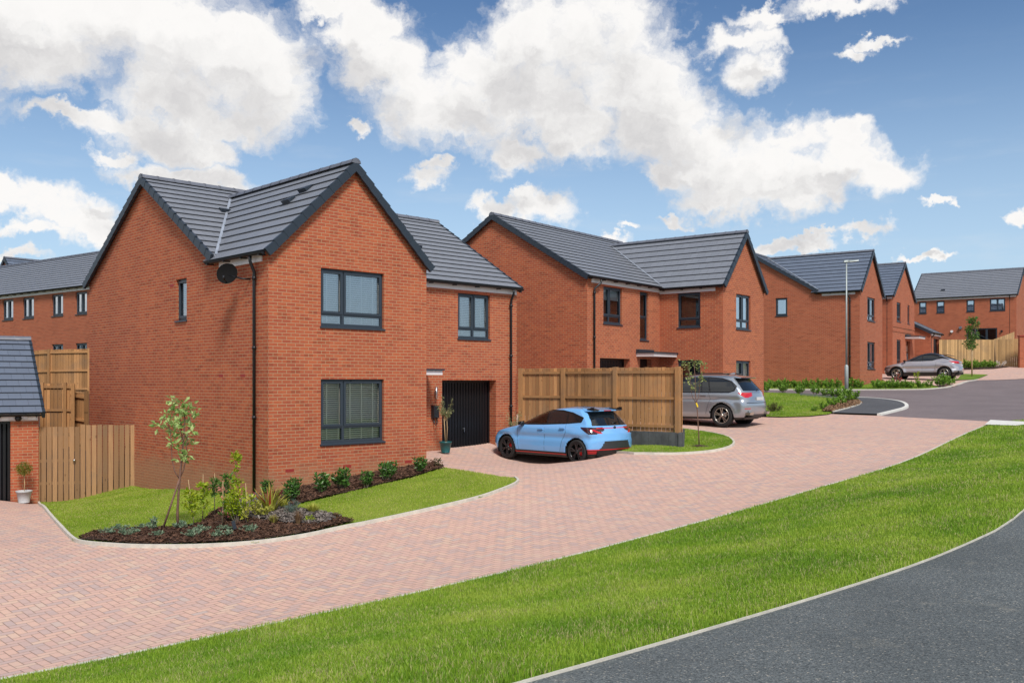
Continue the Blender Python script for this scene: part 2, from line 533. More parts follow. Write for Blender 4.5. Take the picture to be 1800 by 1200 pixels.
def paver_mat(name, ang):
    """Herringbone 200 x 100 mm concrete blocks in mixed brindle shades."""
    m, N, b, o = material(name)
    gen = N.node('ShaderNodeTexCoord').outputs['Object']
    vr = N.node('ShaderNodeVectorRotate', rotation_type='Z_AXIS')
    N.put(vr.inputs['Vector'], gen); vr.inputs['Angle'].default_value = ang
    p = N.v('MULTIPLY', vr.outputs[0], (9.5, 9.5, 0))
    x, y, _ = N.sep(p)
    ix, iy = N.m('FLOOR', x), N.m('FLOOR', y)
    fx, fy = N.m('FRACT', x), N.m('FRACT', y)
    k = N.m('FLOORED_MODULO', N.m('SUBTRACT', ix, iy), 4.0)
    is1 = N.m('COMPARE', k, 1.0, 0.1)
    is2 = N.m('COMPARE', k, 2.0, 0.1)
    vert = N.m('GREATER_THAN', k, 1.5)
    bx = N.m('SUBTRACT', ix, is1)
    by = N.m('SUBTRACT', iy, is2)
    lx = N.m('SUBTRACT', x, bx)
    ly = N.m('SUBTRACT', y, by)
    wx = N.m('SUBTRACT', 2.0, vert)
    wy = N.m('ADD', 1.0, vert)
    ex = N.m('MINIMUM', lx, N.m('SUBTRACT', wx, lx))
    ey = N.m('MINIMUM', ly, N.m('SUBTRACT', wy, ly))
    e = N.m('MINIMUM', ex, ey)
    wn = N.node('ShaderNodeTexWhiteNoise', noise_dimensions='3D')
    N.put(wn.inputs['Vector'], N.comb(bx, by, vert))
    r = wn.outputs['Value']
    c = N.ramp(r, [(0.0, (0.43, 0.34, 0.325)), (0.12, (0.47, 0.35, 0.32)), (0.30, (0.57, 0.365, 0.30)), (0.6, (0.62, 0.385, 0.305)),
                   (0.8, (0.66, 0.42, 0.315)), (0.95, (0.64, 0.46, 0.34)), (1.0, (0.47, 0.40, 0.37))])
    blotch = N.noise(gen, 26.0, 4.0, 0.65)
    c = N.mix(N.smooth(blotch, 0.35, 0.7, 0.0, 0.35), c, (0.54, 0.41, 0.36))
    big = N.noise(gen, 0.35, 4.0, 0.6)
    c = N.mix(N.smooth(big, 0.4, 0.75, 0.0, 0.30), c, (0.50, 0.38, 0.345))
    wear = N.noise(N.v('MULTIPLY', gen, (1.0, 1.6, 1.0)), 0.9, 7.0, 0.68)
    c = N.mix(N.smooth(wear, 0.55, 0.72, 0.0, 0.28), c, (0.30, 0.22, 0.20))
    spot = N.noise(gen, 5.5, 3.0, 0.5)
    c = N.mix(N.smooth(spot, 0.70, 0.76, 0.0, 0.4), c, (0.26, 0.19, 0.16))
    c = N.mix(0.22, c, (0.58, 0.38, 0.31))
    joint = N.smooth(e, 0.03, 0.085, 1.0, 0.0)
    dirt = N.noise(gen, 3.5, 4.0, 0.65)
    jc = N.mix(N.smooth(dirt, 0.4, 0.7), (0.26, 0.17, 0.13), (0.42, 0.29, 0.23))
    c = N.mix(N.m('MULTIPLY', joint, 0.85), c, jc)
    N.put(b.inputs['Base Color'], c)
    b.inputs['Roughness'].default_value = 0.85
    b.inputs['Specular IOR Level'].default_value = 0.25
    bn = N.node('ShaderNodeBump'); bn.inputs['Strength'].default_value = 0.55; bn.inputs['Distance'].default_value = 0.006
    N.put(bn.inputs['Height'], N.m('ADD', N.m('SUBTRACT', 1.0, joint), N.m('MULTIPLY', N.m('ADD', r, blotch), 0.18)))
    N.l.new(bn.outputs[0], b.inputs['Normal'])
    return m


def tarmac_mat(name, c0, c1, chips, patch=None, sc=140.0):
    m, N, b, o = material(name)
    gen = N.node('ShaderNodeTexCoord').outputs['Object']
    vo = N.node('ShaderNodeTexVoronoi'); vo.inputs['Scale'].default_value = sc
    N.put(vo.inputs['Vector'], gen)
    sp = N.sep(vo.outputs['Color'])
    c = N.mix(sp[0], c0, c1)
    c = N.mix(N.m('GREATER_THAN', sp[1], 0.965), c, chips)
    big = N.noise(gen, 0.5, 5.0, 0.6)
    c = N.mix(N.smooth(big, 0.35, 0.7, 0.0, 0.35), c, tuple(x * 0.7 for x in c0))
    if patch:
        pn = N.noise(N.v('MULTIPLY', gen, (1.0, 1.0, 1.0)), 1.7, 6.0, 0.68)
        c = N.mix(N.smooth(pn, 0.60, 0.75, 0.0, 0.5), c, patch)
    N.put(b.inputs['Base Color'], c)
    b.inputs['Roughness'].default_value = 0.8
    b.inputs['Specular IOR Level'].default_value = 0.35
    bn = N.node('ShaderNodeBump'); bn.inputs['Strength'].default_value = 0.7; bn.inputs['Distance'].default_value = 0.006
    N.put(bn.inputs['Height'], vo.outputs['Distance'])
    N.l.new(bn.outputs[0], b.inputs['Normal'])
    return m


def turf_mat(name, a, b_, c_, sc=1.0):
    m, N, b, o = material(name)
    gen = N.node('ShaderNodeTexCoord').outputs['Object']
    n1 = N.noise(gen, 0.55 * sc, 5.0, 0.62)
    n2 = N.noise(gen, 9.0, 5.0, 0.7)
    c = N.ramp(n1, [(0.3, a), (0.52, b_), (0.72, c_)])
    c = N.mix(N.smooth(n2, 0.35, 0.7, 0.0, 0.45), c, tuple(x * 0.6 for x in a))
    N.put(b.inputs['Base Color'], c)
    b.inputs['Roughness'].default_value = 0.75
    b.inputs['Specular IOR Level'].default_value = 0.2
    return m


def leaf_mat(name, a, b_, trans=0.35, rough=0.45, var_sc=7.0):
    m = bpy.data.materials.new(name); m.use_nodes = True
    m.node_tree.nodes.clear()
    N = NT(m.node_tree)
    o = N.node('ShaderNodeOutputMaterial')
    gen = N.node('ShaderNodeTexCoord').outputs['Object']
    gi = N.node('ShaderNodeNewGeometry')
    n1 = N.noise(gen, var_sc, 3.0, 0.6)
    rnd = gi.outputs['Random Per Island']
    f = N.m('ADD', N.m('MULTIPLY', n1, 0.5), N.m('MULTIPLY', rnd, 0.5))
    c = N.ramp(f, [(0.22, a), (0.75, b_)])
    pr = N.node('ShaderNodeBsdfPrincipled')
    N.put(pr.inputs['Base Color'], c)
    pr.inputs['Roughness'].default_value = rough
    pr.inputs['Specular IOR Level'].default_value = 0.35
    tr = N.node('ShaderNodeBsdfTranslucent'); N.put(tr.inputs[0], c)
    mx = N.node('ShaderNodeMixShader'); mx.inputs[0].default_value = trans
    N.l.new(pr.outputs[0], mx.inputs[1]); N.l.new(tr.outputs[0], mx.inputs[2])
    N.l.new(mx.outputs[0], o.inputs[0])
    return m


def glass_mat(name, tint=(0.93, 0.98, 1.0), refl=0.0):
    """Window pane: mirror reflection by Fresnel, the rest passes straight through."""
    m = bpy.data.materials.new(name); m.use_nodes = True
    m.node_tree.nodes.clear()
    N = NT(m.node_tree)
    o = N.node('ShaderNodeOutputMaterial')
    fr = N.node('ShaderNodeFresnel'); fr.inputs[0].default_value = 1.75
    gl = N.node('ShaderNodeBsdfGlossy'); gl.inputs['Roughness'].default_value = 0.01
    gl.inputs['Color'].default_value = (0.9, 0.95, 1, 1)
    gen = N.node('ShaderNodeTexCoord').outputs['Object']
    bn = N.node('ShaderNodeBump'); bn.inputs['Strength'].default_value = 0.05; bn.inputs['Distance'].default_value = 0.02
    N.put(bn.inputs['Height'], N.noise(gen, 1.5, 2.0, 0.5))
    N.l.new(bn.outputs[0], gl.inputs['Normal'])
    tr = N.node('ShaderNodeBsdfTransparent'); tr.inputs[0].default_value = (*tint, 1)
    mx = N.node('ShaderNodeMixShader')
    N.put(mx.inputs[0], N.m('ADD', fr.outputs[0], refl, clamp=True))
    N.l.new(tr.outputs[0], mx.inputs[1]); N.l.new(gl.outputs[0], mx.inputs[2])
    N.l.new(mx.outputs[0], o.inputs[0])
    return m


M = {}
M['brick'] = brick_mat('red_brick', (0.485, 0.126, 0.056), (0.37, 0.086, 0.048), (0.44, 0.29, 0.17))
M['brick_far'] = brick_mat('red_brick_plain', (0.45, 0.125, 0.062), (0.37, 0.096, 0.052), (0.40, 0.24, 0.15), stain=False)
M['soldier'] = plain('brick_arch', (0.42, 0.10, 0.045), 0.85, var=0.3, vscale=12)
M['airbrick'] = plain('terracotta_air_brick', (0.30, 0.028, 0.02), 0.6)
M['tile'] = tile_mat('slate_grey_tile', (0.195, 0.208, 0.236))
M['tile_b'] = tile_mat('blue_grey_tile', (0.128, 0.155, 0.205))
M['verge'] = plain('dark_blue_grey_verge', (0.022, 0.032, 0.046), 0.45, var=0.1)
M['ridge'] = plain('ridge_tile', (0.13, 0.14, 0.17), 0.5, var=0.15, vscale=5)
M['lead'] = plain('lead_flashing', (0.42, 0.46, 0.52), 0.4, metal=0.4, var=0.15)
M['black'] = plain('black_upvc', (0.008, 0.008, 0.010), 0.42)
M['frame'] = plain('anthracite_frame', (0.030, 0.042, 0.058), 0.38)
M['white'] = plain('white_upvc', (0.74, 0.70, 0.71), 0.45)
M['glass'] = glass_mat('window_glass', refl=0.22)
M['glassr'] = glass_mat('window_glass_bright', refl=0.5)
M['glassl'] = glass_mat('window_glass_clear', refl=0.02)
M['glassd'] = glass_mat('window_glass_shaded', (0.62, 0.68, 0.72), 0.06)
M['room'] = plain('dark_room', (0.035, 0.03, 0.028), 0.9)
M['blind'] = plain('white_blind', (0.93, 0.94, 0.93), 0.5)
M['blind_c'] = plain('cream_blind', (0.93, 0.90, 0.76), 0.5)
M['curtain'] = plain('pale_curtain', (0.82, 0.82, 0.8), 0.8, var=0.1)
M['garage'] = plain('black_steel_door', (0.0075, 0.008, 0.010), 0.32)
M['steel'] = plain('brushed_steel', (0.55, 0.55, 0.55), 0.3, metal=1.0)
M['timber'] = timber_mat('fence_timber', (0.46, 0.238, 0.098))
M['timber_g'] = timber_mat('gate_timber', (0.38, 0.215, 0.105))
M['timber_y'] = timber_mat('new_fence_timber', (0.52, 0.33, 0.15))
M['sleeper'] = plain('grey_sleeper', (0.075, 0.078, 0.082), 0.85, var=0.35, vscale=4, bump=0.5)
M['kerb'] = plain('concrete_edging', (0.56, 0.53, 0.46), 0.85, var=0.15, vscale=8, bump=0.3)
M['kerbw'] = plain('pale_kerb', (0.66, 0.65, 0.60), 0.85, var=0.12, vscale=6)
M['pave'] = paver_mat('block_paving', R(-44.2))
M['path'] = tarmac_mat('path_tarmac', (0.056, 0.066, 0.068), (0.175, 0.192, 0.192), (0.36, 0.34, 0.29), (0.25, 0.24, 0.20), 92.0)
M['road'] = tarmac_mat('road_tarmac', (0.15, 0.12, 0.122), (0.225, 0.185, 0.185), (0.34, 0.30, 0.29), None, 90.0)
M['foot'] = tarmac_mat('footway_tarmac', (0.075, 0.078, 0.085), (0.11, 0.113, 0.12), (0.2, 0.2, 0.2), None, 110.0)
M['turf'] = turf_mat('turf', (0.10, 0.175, 0.016), (0.15, 0.24, 0.022), (0.20, 0.28, 0.032))
M['earth'] = turf_mat('rough_ground', (0.10, 0.115, 0.045), (0.14, 0.145, 0.06), (0.18, 0.17, 0.08))
M['turf2'] = turf_mat('mown_turf', (0.14, 0.20, 0.022), (0.185, 0.25, 0.030), (0.23, 0.285, 0.045))
M['soil'] = plain('bark_mulch', (0.055, 0.028, 0.018), 0.95, var=0.6, vscale=30, bump=1.0, bscale=40)
M['slate'] = plain('grey_slate_chips', (0.13, 0.12, 0.12), 0.8, var=0.5, vscale=30, bump=1.0, bscale=40)
M['sand'] = plain('pale_gravel', (0.50, 0.40, 0.26), 0.9, var=0.2, vscale=20)
# ------------------------------------------------------------------ terrain
# the close climbs steadily; a few surveyed spots lie off that slope (x, y, height relative to the lens)
SPOTS = [(-11.4, 25.2, -3.02), (-9.3, 24.3, -2.84), (-7.0, 21.8, -2.63), (-10.6, 26.6, -2.93), (-11.8, 26.4, -3.0), (-12.8, 26.6, -3.08), (-9.0, 27, -2.8),
         (3.0, 24.9, -1.98), (4.0, 24.6, -1.89), (5.0, 25.0, -1.87), (6.0, 26.4, -1.77), (5.8, 27.8, -1.68), (3.0, 26.8, -1.95), (1.6, 28.1, -2.06), (4.65, 25.6, -1.78),
         (-5.33, 20.4, -2.50), (-8.0, 23.0, -2.72), (-10.35, 25.6, -2.93), (-12.6, 24.7, -3.12), (-13.5, 24.5, -3.16), (-17, 23, -3.2),
         (-9.5, 18.5, -2.85), (-6.0, 16.5, -2.68), (-8, 13, -2.85), (-12, 18, -3.0),
         (-2.1, 23.4, -2.10), (0.1, 28.6, -2.07), (-1.5, 26.6, -2.09), (1.75, 25.4, -2.08), (-.1, 27.5, -2.1), (3, 23, -2.06), (0, 20, -2.27),
         (7.2, 32.0, -1.54), (9.5, 35.5, -1.32), (6.0, 29.0, -1.66), (5.0, 33.5, -1.45), (2.6, 31.5, -1.5),
         (-5.2, 9.35, -2.97), (-2.07, 11.4, -2.77), (0, 13.1, -2.63), (1.7, 14.6, -2.5), (4.1, 16.9, -2.33), (7.3, 20.1, -2.07), (10.2, 23.3, -1.84), (15.0, 29.7, -1.39),
         (0.02, 5.45, -1.75), (2.0, 6.6, -1.74), (6.3, 11.6, -1.66), (9.8, 16.4, -1.5), (0, 1, -1.75), (4, 3, -1.73), (-3, 4.5, -2.0), (-5, 5, -2.4), (8, 6, -1.66), (-4, 0, -1.9), (14, 14, -1.45), (20, 22, -1.0),
         (-14, 30.5, -1.95), (-12.3, 30.0, -1.95), (-18, 37.5, -0.55), (-14.5, 37, -0.6), (-21, 44, -0.3), (-15, 44, -0.3), (-30, 50, -0.3), (-22, 30, -2.2), (-20, 60, 0), (-60, 60, 0),
         (19.3, 52, -0.28), (25, 54, 0.02), (22, 55.3, 0.08), (16.6, 46.6, -0.56), (28, 57, 0.12), (30, 52, -.08),
         (33, 66, 0.85), (38, 71.5, 1.25), (34, 70, 1.2), (42.5, 78, 2.35), (33, 84, 2.4), (45, 70, 1.6), (60, 80, 2.5), (48, 62, .9),
         (20, 40, -0.95), (25, 45, -0.6), (14, 35, -1.25)]
_sp = np.array(SPOTS)


def _plane(x, y): return -3.225 + 0.056 * (0.58 * x + 0.81 * y)


_res = _sp[:, 2] - _plane(_sp[:, 0], _sp[:, 1])


def _phi(d2): return -np.sqrt(d2 + 9.0)


_K = _phi((_sp[:, None, 0] - _sp[None, :, 0]) ** 2 + (_sp[:, None, 1] - _sp[None, :, 1]) ** 2)
_K = np.block([[_K - 0.04 * np.eye(len(_sp)), np.ones((len(_sp), 1))], [np.ones((1, len(_sp))), np.zeros((1, 1))]])
_cf = np.linalg.solve(_K, np.append(_res, 0.0))


def terrain(x, y):
    x = np.asarray(x, dtype=float); y = np.asarray(y, dtype=float)
    d2 = (x[..., None] - _sp[:, 0]) ** 2 + (y[..., None] - _sp[:, 1]) ** 2
    r = (_phi(d2) * _cf[:-1]).sum(-1) + _cf[-1]
    base = _plane(x, y)
    far = np.clip((np.hypot(x, y) - 80) / 80, 0, 1)
    return EYE + (base + r) * (1 - far) + 2.0 * far


def TZ(x, y): return float(terrain(x, y))


def PX(u, v, dz=0.0):
    """ground point seen at a photograph pixel"""
    a, c = (u - 900) / F_PX, (HOR - v) / F_PX
    ys = np.concatenate([np.arange(3, 40, 0.25), np.arange(40, 160, 0.5)])
    g = EYE + c * ys - (terrain(a * ys, ys) + dz)
    i = np.where(g < 0)[0]
    if len(i) == 0: y = 90.0
    elif i[0] == 0: y = ys[0]
    else:
        lo, hi = ys[i[0] - 1], ys[i[0]]
        for _ in range(24):
            md = (lo + hi) / 2
            if EYE + c * md - (TZ(a * md, md) + dz) < 0: hi = md
            else: lo = md
        y = (lo + hi) / 2
    return Vector((a * y, y, TZ(a * y, y)))


def densify(pts, step, closed=True):
    o = []
    n = len(pts)
    for i in range(n if closed else n - 1):
        a, b = Vector(pts[i][:2]), Vector(pts[(i + 1) % n][:2])
        k = max(1, int((b - a).length / step))
        for j in range(k): o.append(a.lerp(b, j / k))
    if not closed: o.append(Vector(pts[-1][:2]))
    return o


def smooth_line(pts, closed=False, it=2):
    pts = [Vector(p[:2]) for p in pts]
    for _ in range(it):
        o = []
        n = len(pts)
        if not closed: o.append(pts[0])
        for i in range(n if closed else n - 1):
            a, b = pts[i], pts[(i + 1) % n]
            o += [a.lerp(b, 0.25), a.lerp(b, 0.75)]
        if not closed: o.append(pts[-1])
        pts = o
    return pts


def inside(px, py, poly):
    px = np.asarray(px); py = np.asarray(py)
    r = np.zeros(px.shape, dtype=bool)
    n = len(poly)
    for i in range(n):
        x0, y0 = poly[i][0], poly[i][1]
        x1, y1 = poly[(i + 1) % n][0], poly[(i + 1) % n][1]
        if y0 == y1: continue
        c = ((y0 > py) != (y1 > py)) & (px < (x1 - x0) * (py - y0) / (y1 - y0) + x0)
        r ^= c
    return r


def patch(name, outline, dz, mat, grid=0.6, kind='structure', step=0.5, bumpf=None):
    bd = densify(outline, step)
    xs = [p.x for p in bd]; ys = [p.y for p in bd]
    gx, gy = np.meshgrid(np.arange(min(xs), max(xs), grid), np.arange(min(ys), max(ys), grid))
    gx = gx.ravel() + np.random.RandomState(3).uniform(-.05, .05, gx.size) * grid; gy = gy.ravel()
    k = inside(gx, gy, bd)
    # keep inner points clear of the rim
    bx = np.array(xs); by = np.array(ys)
    gx, gy = gx[k], gy[k]
    if len(gx):
        d = np.min((gx[:, None] - bx) ** 2 + (gy[:, None] - by) ** 2, axis=1)
        ok = d > (grid * 0.35) ** 2
        gx, gy = gx[ok], gy[ok]
    vs = bd + [Vector((a, b)) for a, b in zip(gx, gy)]
    n = len(bd)
    ov, oe, of, *_ = delaunay_2d_cdt(vs, [(i, (i + 1) % n) for i in range(n)], [], 1, 1e-5)
    X = np.array([p.x for p in ov]); Y = np.array([p.y for p in ov])
    Z = terrain(X, Y) + dz
    if bumpf is not None: Z = Z + bumpf(X, Y)
    fs = []
    for f in of:
        a, b, c = [ov[i] for i in f[:3]]
        cr = (b.x - a.x) * (c.y - a.y) - (b.y - a.y) * (c.x - a.x)
        fs.append(f if cr > 0 else f[::-1])
    o = raw_mesh(name, np.stack([X, Y, Z], 1), np.array(fs), mat, smooth=True)
    if kind: o['kind'] = kind
    return o


def ribbon(name, line, w, h, dz, mat, side=0.0, kind='structure', seg=None):
    """edging stones: a low kerb following the line; side shifts it sideways"""
    ln = densify(line, 0.25, closed=False)
    mb = MB()
    n = len(ln)
    ring = []
    for i, p in enumerate(ln):
        d = (ln[min(i + 1, n - 1)] - ln[max(i - 1, 0)]).normalized()
        nrm = Vector((-d.y, d.x))
        a = p + nrm * (side - w / 2); b = p + nrm * (side + w / 2)
        z = TZ(p.x, p.y)
        ring.append((Vector((a.x, a.y, z - .1)), Vector((a.x, a.y, z + dz + h)), Vector((b.x, b.y, z + dz + h)), Vector((b.x, b.y, z - .1))))
    acc = 0.0
    for i in range(n - 1):
        r0, r1 = ring[i], ring[i + 1]
        for k in range(3): mb.poly([r0[k], r1[k], r1[k + 1], r0[k + 1]][::-1])
    mb.poly(list(ring[0])); mb.poly(list(ring[-1])[::-1])
    o = mb.build(name, mat)
    if kind: o['kind'] = kind
    return o


def pl(lst): return [PX(u, v) for (u, v) in lst]


# base earth, one sheet to the horizon
gxs = np.concatenate([-np.geomspace(700, 34, 16), np.arange(-32, 72, 1.0), np.geomspace(74, 700, 16)])
gys = np.concatenate([-np.geomspace(300, 6, 8), np.arange(-4, 100, 1.0), np.geomspace(102, 900, 14)])
GX, GY = np.meshgrid(gxs, gys)
GZ = terrain(GX, GY) - 0.10
nx, ny = len(gxs), len(gys)
idx = np.arange(nx * ny).reshape(ny, nx)
fc = np.stack([idx[:-1, :-1], idx[:-1, 1:], idx[1:, 1:], idx[1:, :-1]], -1).reshape(-1, 4)
g = raw_mesh('ground', np.stack([GX.ravel(), GY.ravel(), GZ.ravel()], 1), fc, M['earth'], smooth=True)
g['kind'] = 'structure'

# outlines, read off the photograph and laid on the terrain
VERGE_TOP = smooth_line([(-9.5, 6.3), PX(0, 1193), PX(300, 1133), PX(600, 1070.7), PX(900, 1002), PX(1100, 952), PX(1300, 897.5),
                         PX(1500, 840), PX(1620, 800), PX(1731, 747.5)])
PATH_EDGE = smooth_line([(-7.0, -1.0), (-3.2, 2.6), PX(905, 1199), PX(1100, 1145), PX(1300, 1086), PX(1500, 1025), PX(1650, 975), PX(1800, 907.5), (9.6, 16.6), (16, 24)])
JOINT = [PX(1800, 741.5), PX(1700, 736.5), PX(1545, 728.8), PX(1462, 726)]

VERGE_POLY = VERGE_TOP + [Vector((16.5, 30.8)), Vector((30, 33)), Vector((30, 30)), Vector((16, 24))] + PATH_EDGE[::-1] + [Vector((-9.5, -1))]
verge_o = patch('grass_verge', VERGE_POLY, 0.0, M['turf'], 0.5)
patch('path', PATH_EDGE[:-1] + [Vector((16, 24)), Vector((30, 30)), Vector((30, -12)), Vector((-7, -12))], -0.02, M['path'], 0.5)
ribbon('path_edging', PATH_EDGE, 0.010, 0.0, 0.0, M['kerb'])
ribbon('verge_edging', VERGE_TOP, 0.045, 0.01, 0.0, M['kerb'])

# paving: everything between the verge and the houses, up to the road joint
patch('block_paving', [Vector(p[:2]) for p in (VERGE_TOP + [PX(1785, 748.6)] + JOINT + [Vector((12.9, 41)), Vector((3, 43)), Vector((-1, 34)), Vector((-0.27, 30.0)), Vector((-4.29, 26.1)), Vector((-5.6, 22.0)), Vector((-9.8, 24.6)),
      Vector((-12.7, 24.6)), Vector((-20, 20.5)), Vector((-26, 17)), Vector((-22, 3)), Vector((-9.6, 4.5))])], -0.03, M['pave'], 0.5)

# concrete threshold slab at the end of the verge
slab = [PX(1731, 747.2), PX(1741, 739), PX(1800, 742), PX(1815, 746), PX(1785, 749)]
patch('kerb_slab', slab, 0.03, M['kerbw'], 0.5)

# road
road = [Vector(p[:2]) for p in ([PX(1800, 741.5), PX(1700, 736.5), PX(1545, 728.8), PX(1590, 717), PX(1595, 713), PX(1587, 707), PX(1565, 703), PX(1532, 700), PX(1507, 699),
        PX(1482, 697), PX(1447, 695), PX(1407, 691.5), PX(1340, 689.5), PX(1300, 688), PX(1290, 683), PX(1340, 683.7), PX(1485, 684), PX(1530, 684), PX(1590, 683.7), PX(1627, 683.6), PX(1677, 678.7), PX(1713, 667.8)])]
road += [Vector((31.5, 62.0)), Vector((48, 64)), Vector((62, 58)), Vector((30, 30.5)), Vector((20, 29.5))]
patch('road', road, -0.03, M['road'], 0.7)
# upper brick paved court
court = [PX(1677, 678.5), PX(1713, 667.6), PX(1722, 667.0)]
court = [Vector(p[:2]) for p in [PX(1640, 677), PX(1627, 676), PX(1560, 672), PX(1553, 667), Vector((22, 61)), Vector((27, 68)), Vector((33, 73)), Vector((44, 77)), Vector((60, 70)), Vector((48, 61)), Vector((34, 58.5)), PX(1713, 667.8), PX(1677, 678.7)]]
patch('upper_court_paving', court, -0.012, M['pave'], 0.8)
# footway
foot = [PX(1462, 726), PX(1545, 728.8), PX(1573, 722), PX(1592, 717), PX(1595, 713), PX(1587, 707), PX(1565, 703), PX(1532, 700), PX(1507, 699), PX(1482, 697.5), PX(1447, 695.2),
        PX(1407, 691.8), PX(1405, 695), PX(1447, 699), PX(1490, 704), PX(1510, 706), PX(1514, 709), PX(1510, 713), PX(1490, 719), PX(1465, 725)]
patch('footway', foot, 0.035, M['foot'], 0.5)
ribbon('footway_kerb', smooth_line(pl([(1545, 728.8), (1573, 722), (1592, 717), (1595, 713), (1587, 707), (1565, 703), (1532, 700), (1507, 699)])), 0.14, 0.05, 0.0, M['kerbw'])

# lawns and beds
G1 = [(66, 878), (78, 893), (100, 917), (127, 948), (150, 953.5), (200, 957), (250, 959.5), (350, 959), (450, 953), (540, 940), (600, 926), (646, 917.6), (700, 906), (769, 891), (846, 873), (892, 856), (909, 848), (911, 843), (905, 839)]
edge1 = pl(G1)
up1 = pl([(880, 837), (830, 829), (781, 822), (752, 812)])
front_garden = [Vector(p[:2]) for p in (edge1 + up1)] + [Vector((-2.2, 23.9)), Vector((-5.4, 20.9)), Vector((-10.2, 26.2)), Vector((-12.7, 25.5))]
lawn1_o = patch('front_lawn', front_garden, 0.0, M['turf2'], 0.45)
ribbon('garden_edging', smooth_line(edge1, it=2), 0.05, 0.03, 0.0, M['kerb'])
bed1 = pl([(137, 948.5), (165, 938), (240, 932), (300, 931), (352, 924), (372, 904), (410, 889), (440, 878), (455, 872), (480, 876), (516, 889), (500, 897), (530, 902), (575, 907), (622, 918), (540, 938), (450, 951), (350, 957), (250, 957.5), (200, 955)])
bump = lambda X, Y: 0.02 * np.sin(X * 7.1 + 2) * np.sin(Y * 6.3) + 0.02 * np.sin(X * 17 + Y * 9)
patch('planting_bed', bed1, 0.045, M['soil'], 0.2, bumpf=bump)
bed2 = pl([(455, 873), (516, 889), (569, 876), (646, 857), (723, 840), (781, 823), (752, 811)])
patch('wall_bed', [Vector(p[:2]) for p in bed2] + [Vector((-1.9, 23.7)), Vector((-5.2, 20.5))], 0.05, M['soil'], 0.2, bumpf=bump)
patch('slate_strip', pl([(400, 893), (440, 879), (452, 874), (470, 884), (500, 897), (560, 905), (600, 914), (560, 925), (500, 925), (430, 915)]), 0.075, M['slate'], 0.2, bumpf=bump)
patch('stepping_slab', pl([(447, 887), (470, 893), (487, 886), (462, 880)]), 0.11, M['foot'], 0.3)

isl = smooth_line(pl([(960, 786), (1035, 792), (1098, 797), (1168, 797.5), (1225.6, 795), (1266, 790), (1288, 783), (1291, 776), (1279, 767), (1250, 759.5), (1198, 753.5)]), it=1)
island = isl + [Vector((4.6, 29.5)), Vector((3.2, 29.5)), Vector((0.6, 29.2))]
isl_o = patch('island_lawn', island, 0.0, M['turf'], 0.4)
ribbon('island_edging', isl, 0.055, 0.03, 0.0, M['kerb'])

l2 = pl([(1290, 733), (1340, 731.5), (1373, 732.5), (1423, 731), (1457, 727.5), (1462, 725.5), (1500, 713), (1508, 706), (1490, 701), (1467, 698.2), (1447, 695.4), (1407, 691.8), (1340, 690.2), (1300, 689)])
lawn2_o = patch('corner_lawn', l2, 0.01, M['turf'], 0.4)
bedc = pl([(1445, 724), (1465, 725), (1490, 719), (1510, 713), (1514, 709), (1508, 705.5), (1480, 705), (1462, 714)])
patch('corner_bed', bedc, 0.06, M['soil'], 0.25, bumpf=bump)
ribbon('corner_edging', smooth_line(pl([(1465, 725.3), (1490, 719), (1510, 713), (1514, 709), (1510, 706)])), 0.06, 0.08, 0.0, M['kerb'])

l3 = pl([(1325, 683.5), (1340, 683.4), (1485, 683.7), (1530, 683.7), (1590, 683.4), (1627, 683.3), (1650, 680.5), (1640, 677), (1600, 672.5), (1560, 671.5)]) + [Vector((21.6, 54.8)), Vector((19.3, 52.2)), Vector((13.0, 57.0))]
lawn3_o = patch('far_lawn', l3, 0.005, M['turf'], 0.7)
ribbon('far_kerb', smooth_line(pl([(1335, 684), (1485, 684.3), (1530, 684.3), (1590, 684), (1627, 683.6), (1677, 678.7), (1713, 667.8), (1719, 666.6)]), it=1), 0.10, 0.02, 0.0, M['kerb'])
l4 = [PX(1680, 668), PX(1713, 667.0), PX(1737, 658.5), PX(1690, 657)]
patch('tree_lawn', l4, 0.02, M['turf'], 0.7)
patch('hedge_bed', pl([(1690, 650), (1748, 648), (1775, 645), (1750, 642), (1690, 644)]), 0.04, M['soil'], 0.6)
patch('gravel', pl([(1755, 641.5), (1830, 643), (1830, 636), (1765, 636)]), 0.05, M['sand'], 0.7)

patch('rear_yard', [Vector(v) for v in ((-12.7, 25.4), (-10.3, 26.0), (-13.2, 30.2), (-14.6, 37.5), (-24.5, 41), (-25, 36), (-19, 30), (-14.5, 27.5))], 0.02, M['soil'], 0.6)
# ------------------------------------------------------------------ house building kit (local frame: x along the front, y to the back, z up from the floor)


def wall_T(p0, p1):
    p0 = Vector(p0); p1 = Vector(p1)
    d = (p1 - p0).normalized()
    n = Vector((d.y, -d.x))
    return (lambda a, o, z: Vector((p0.x + d.x * a + n.x * o, p0.y + d.y * a + n.y * o, z))), (p1 - p0).length


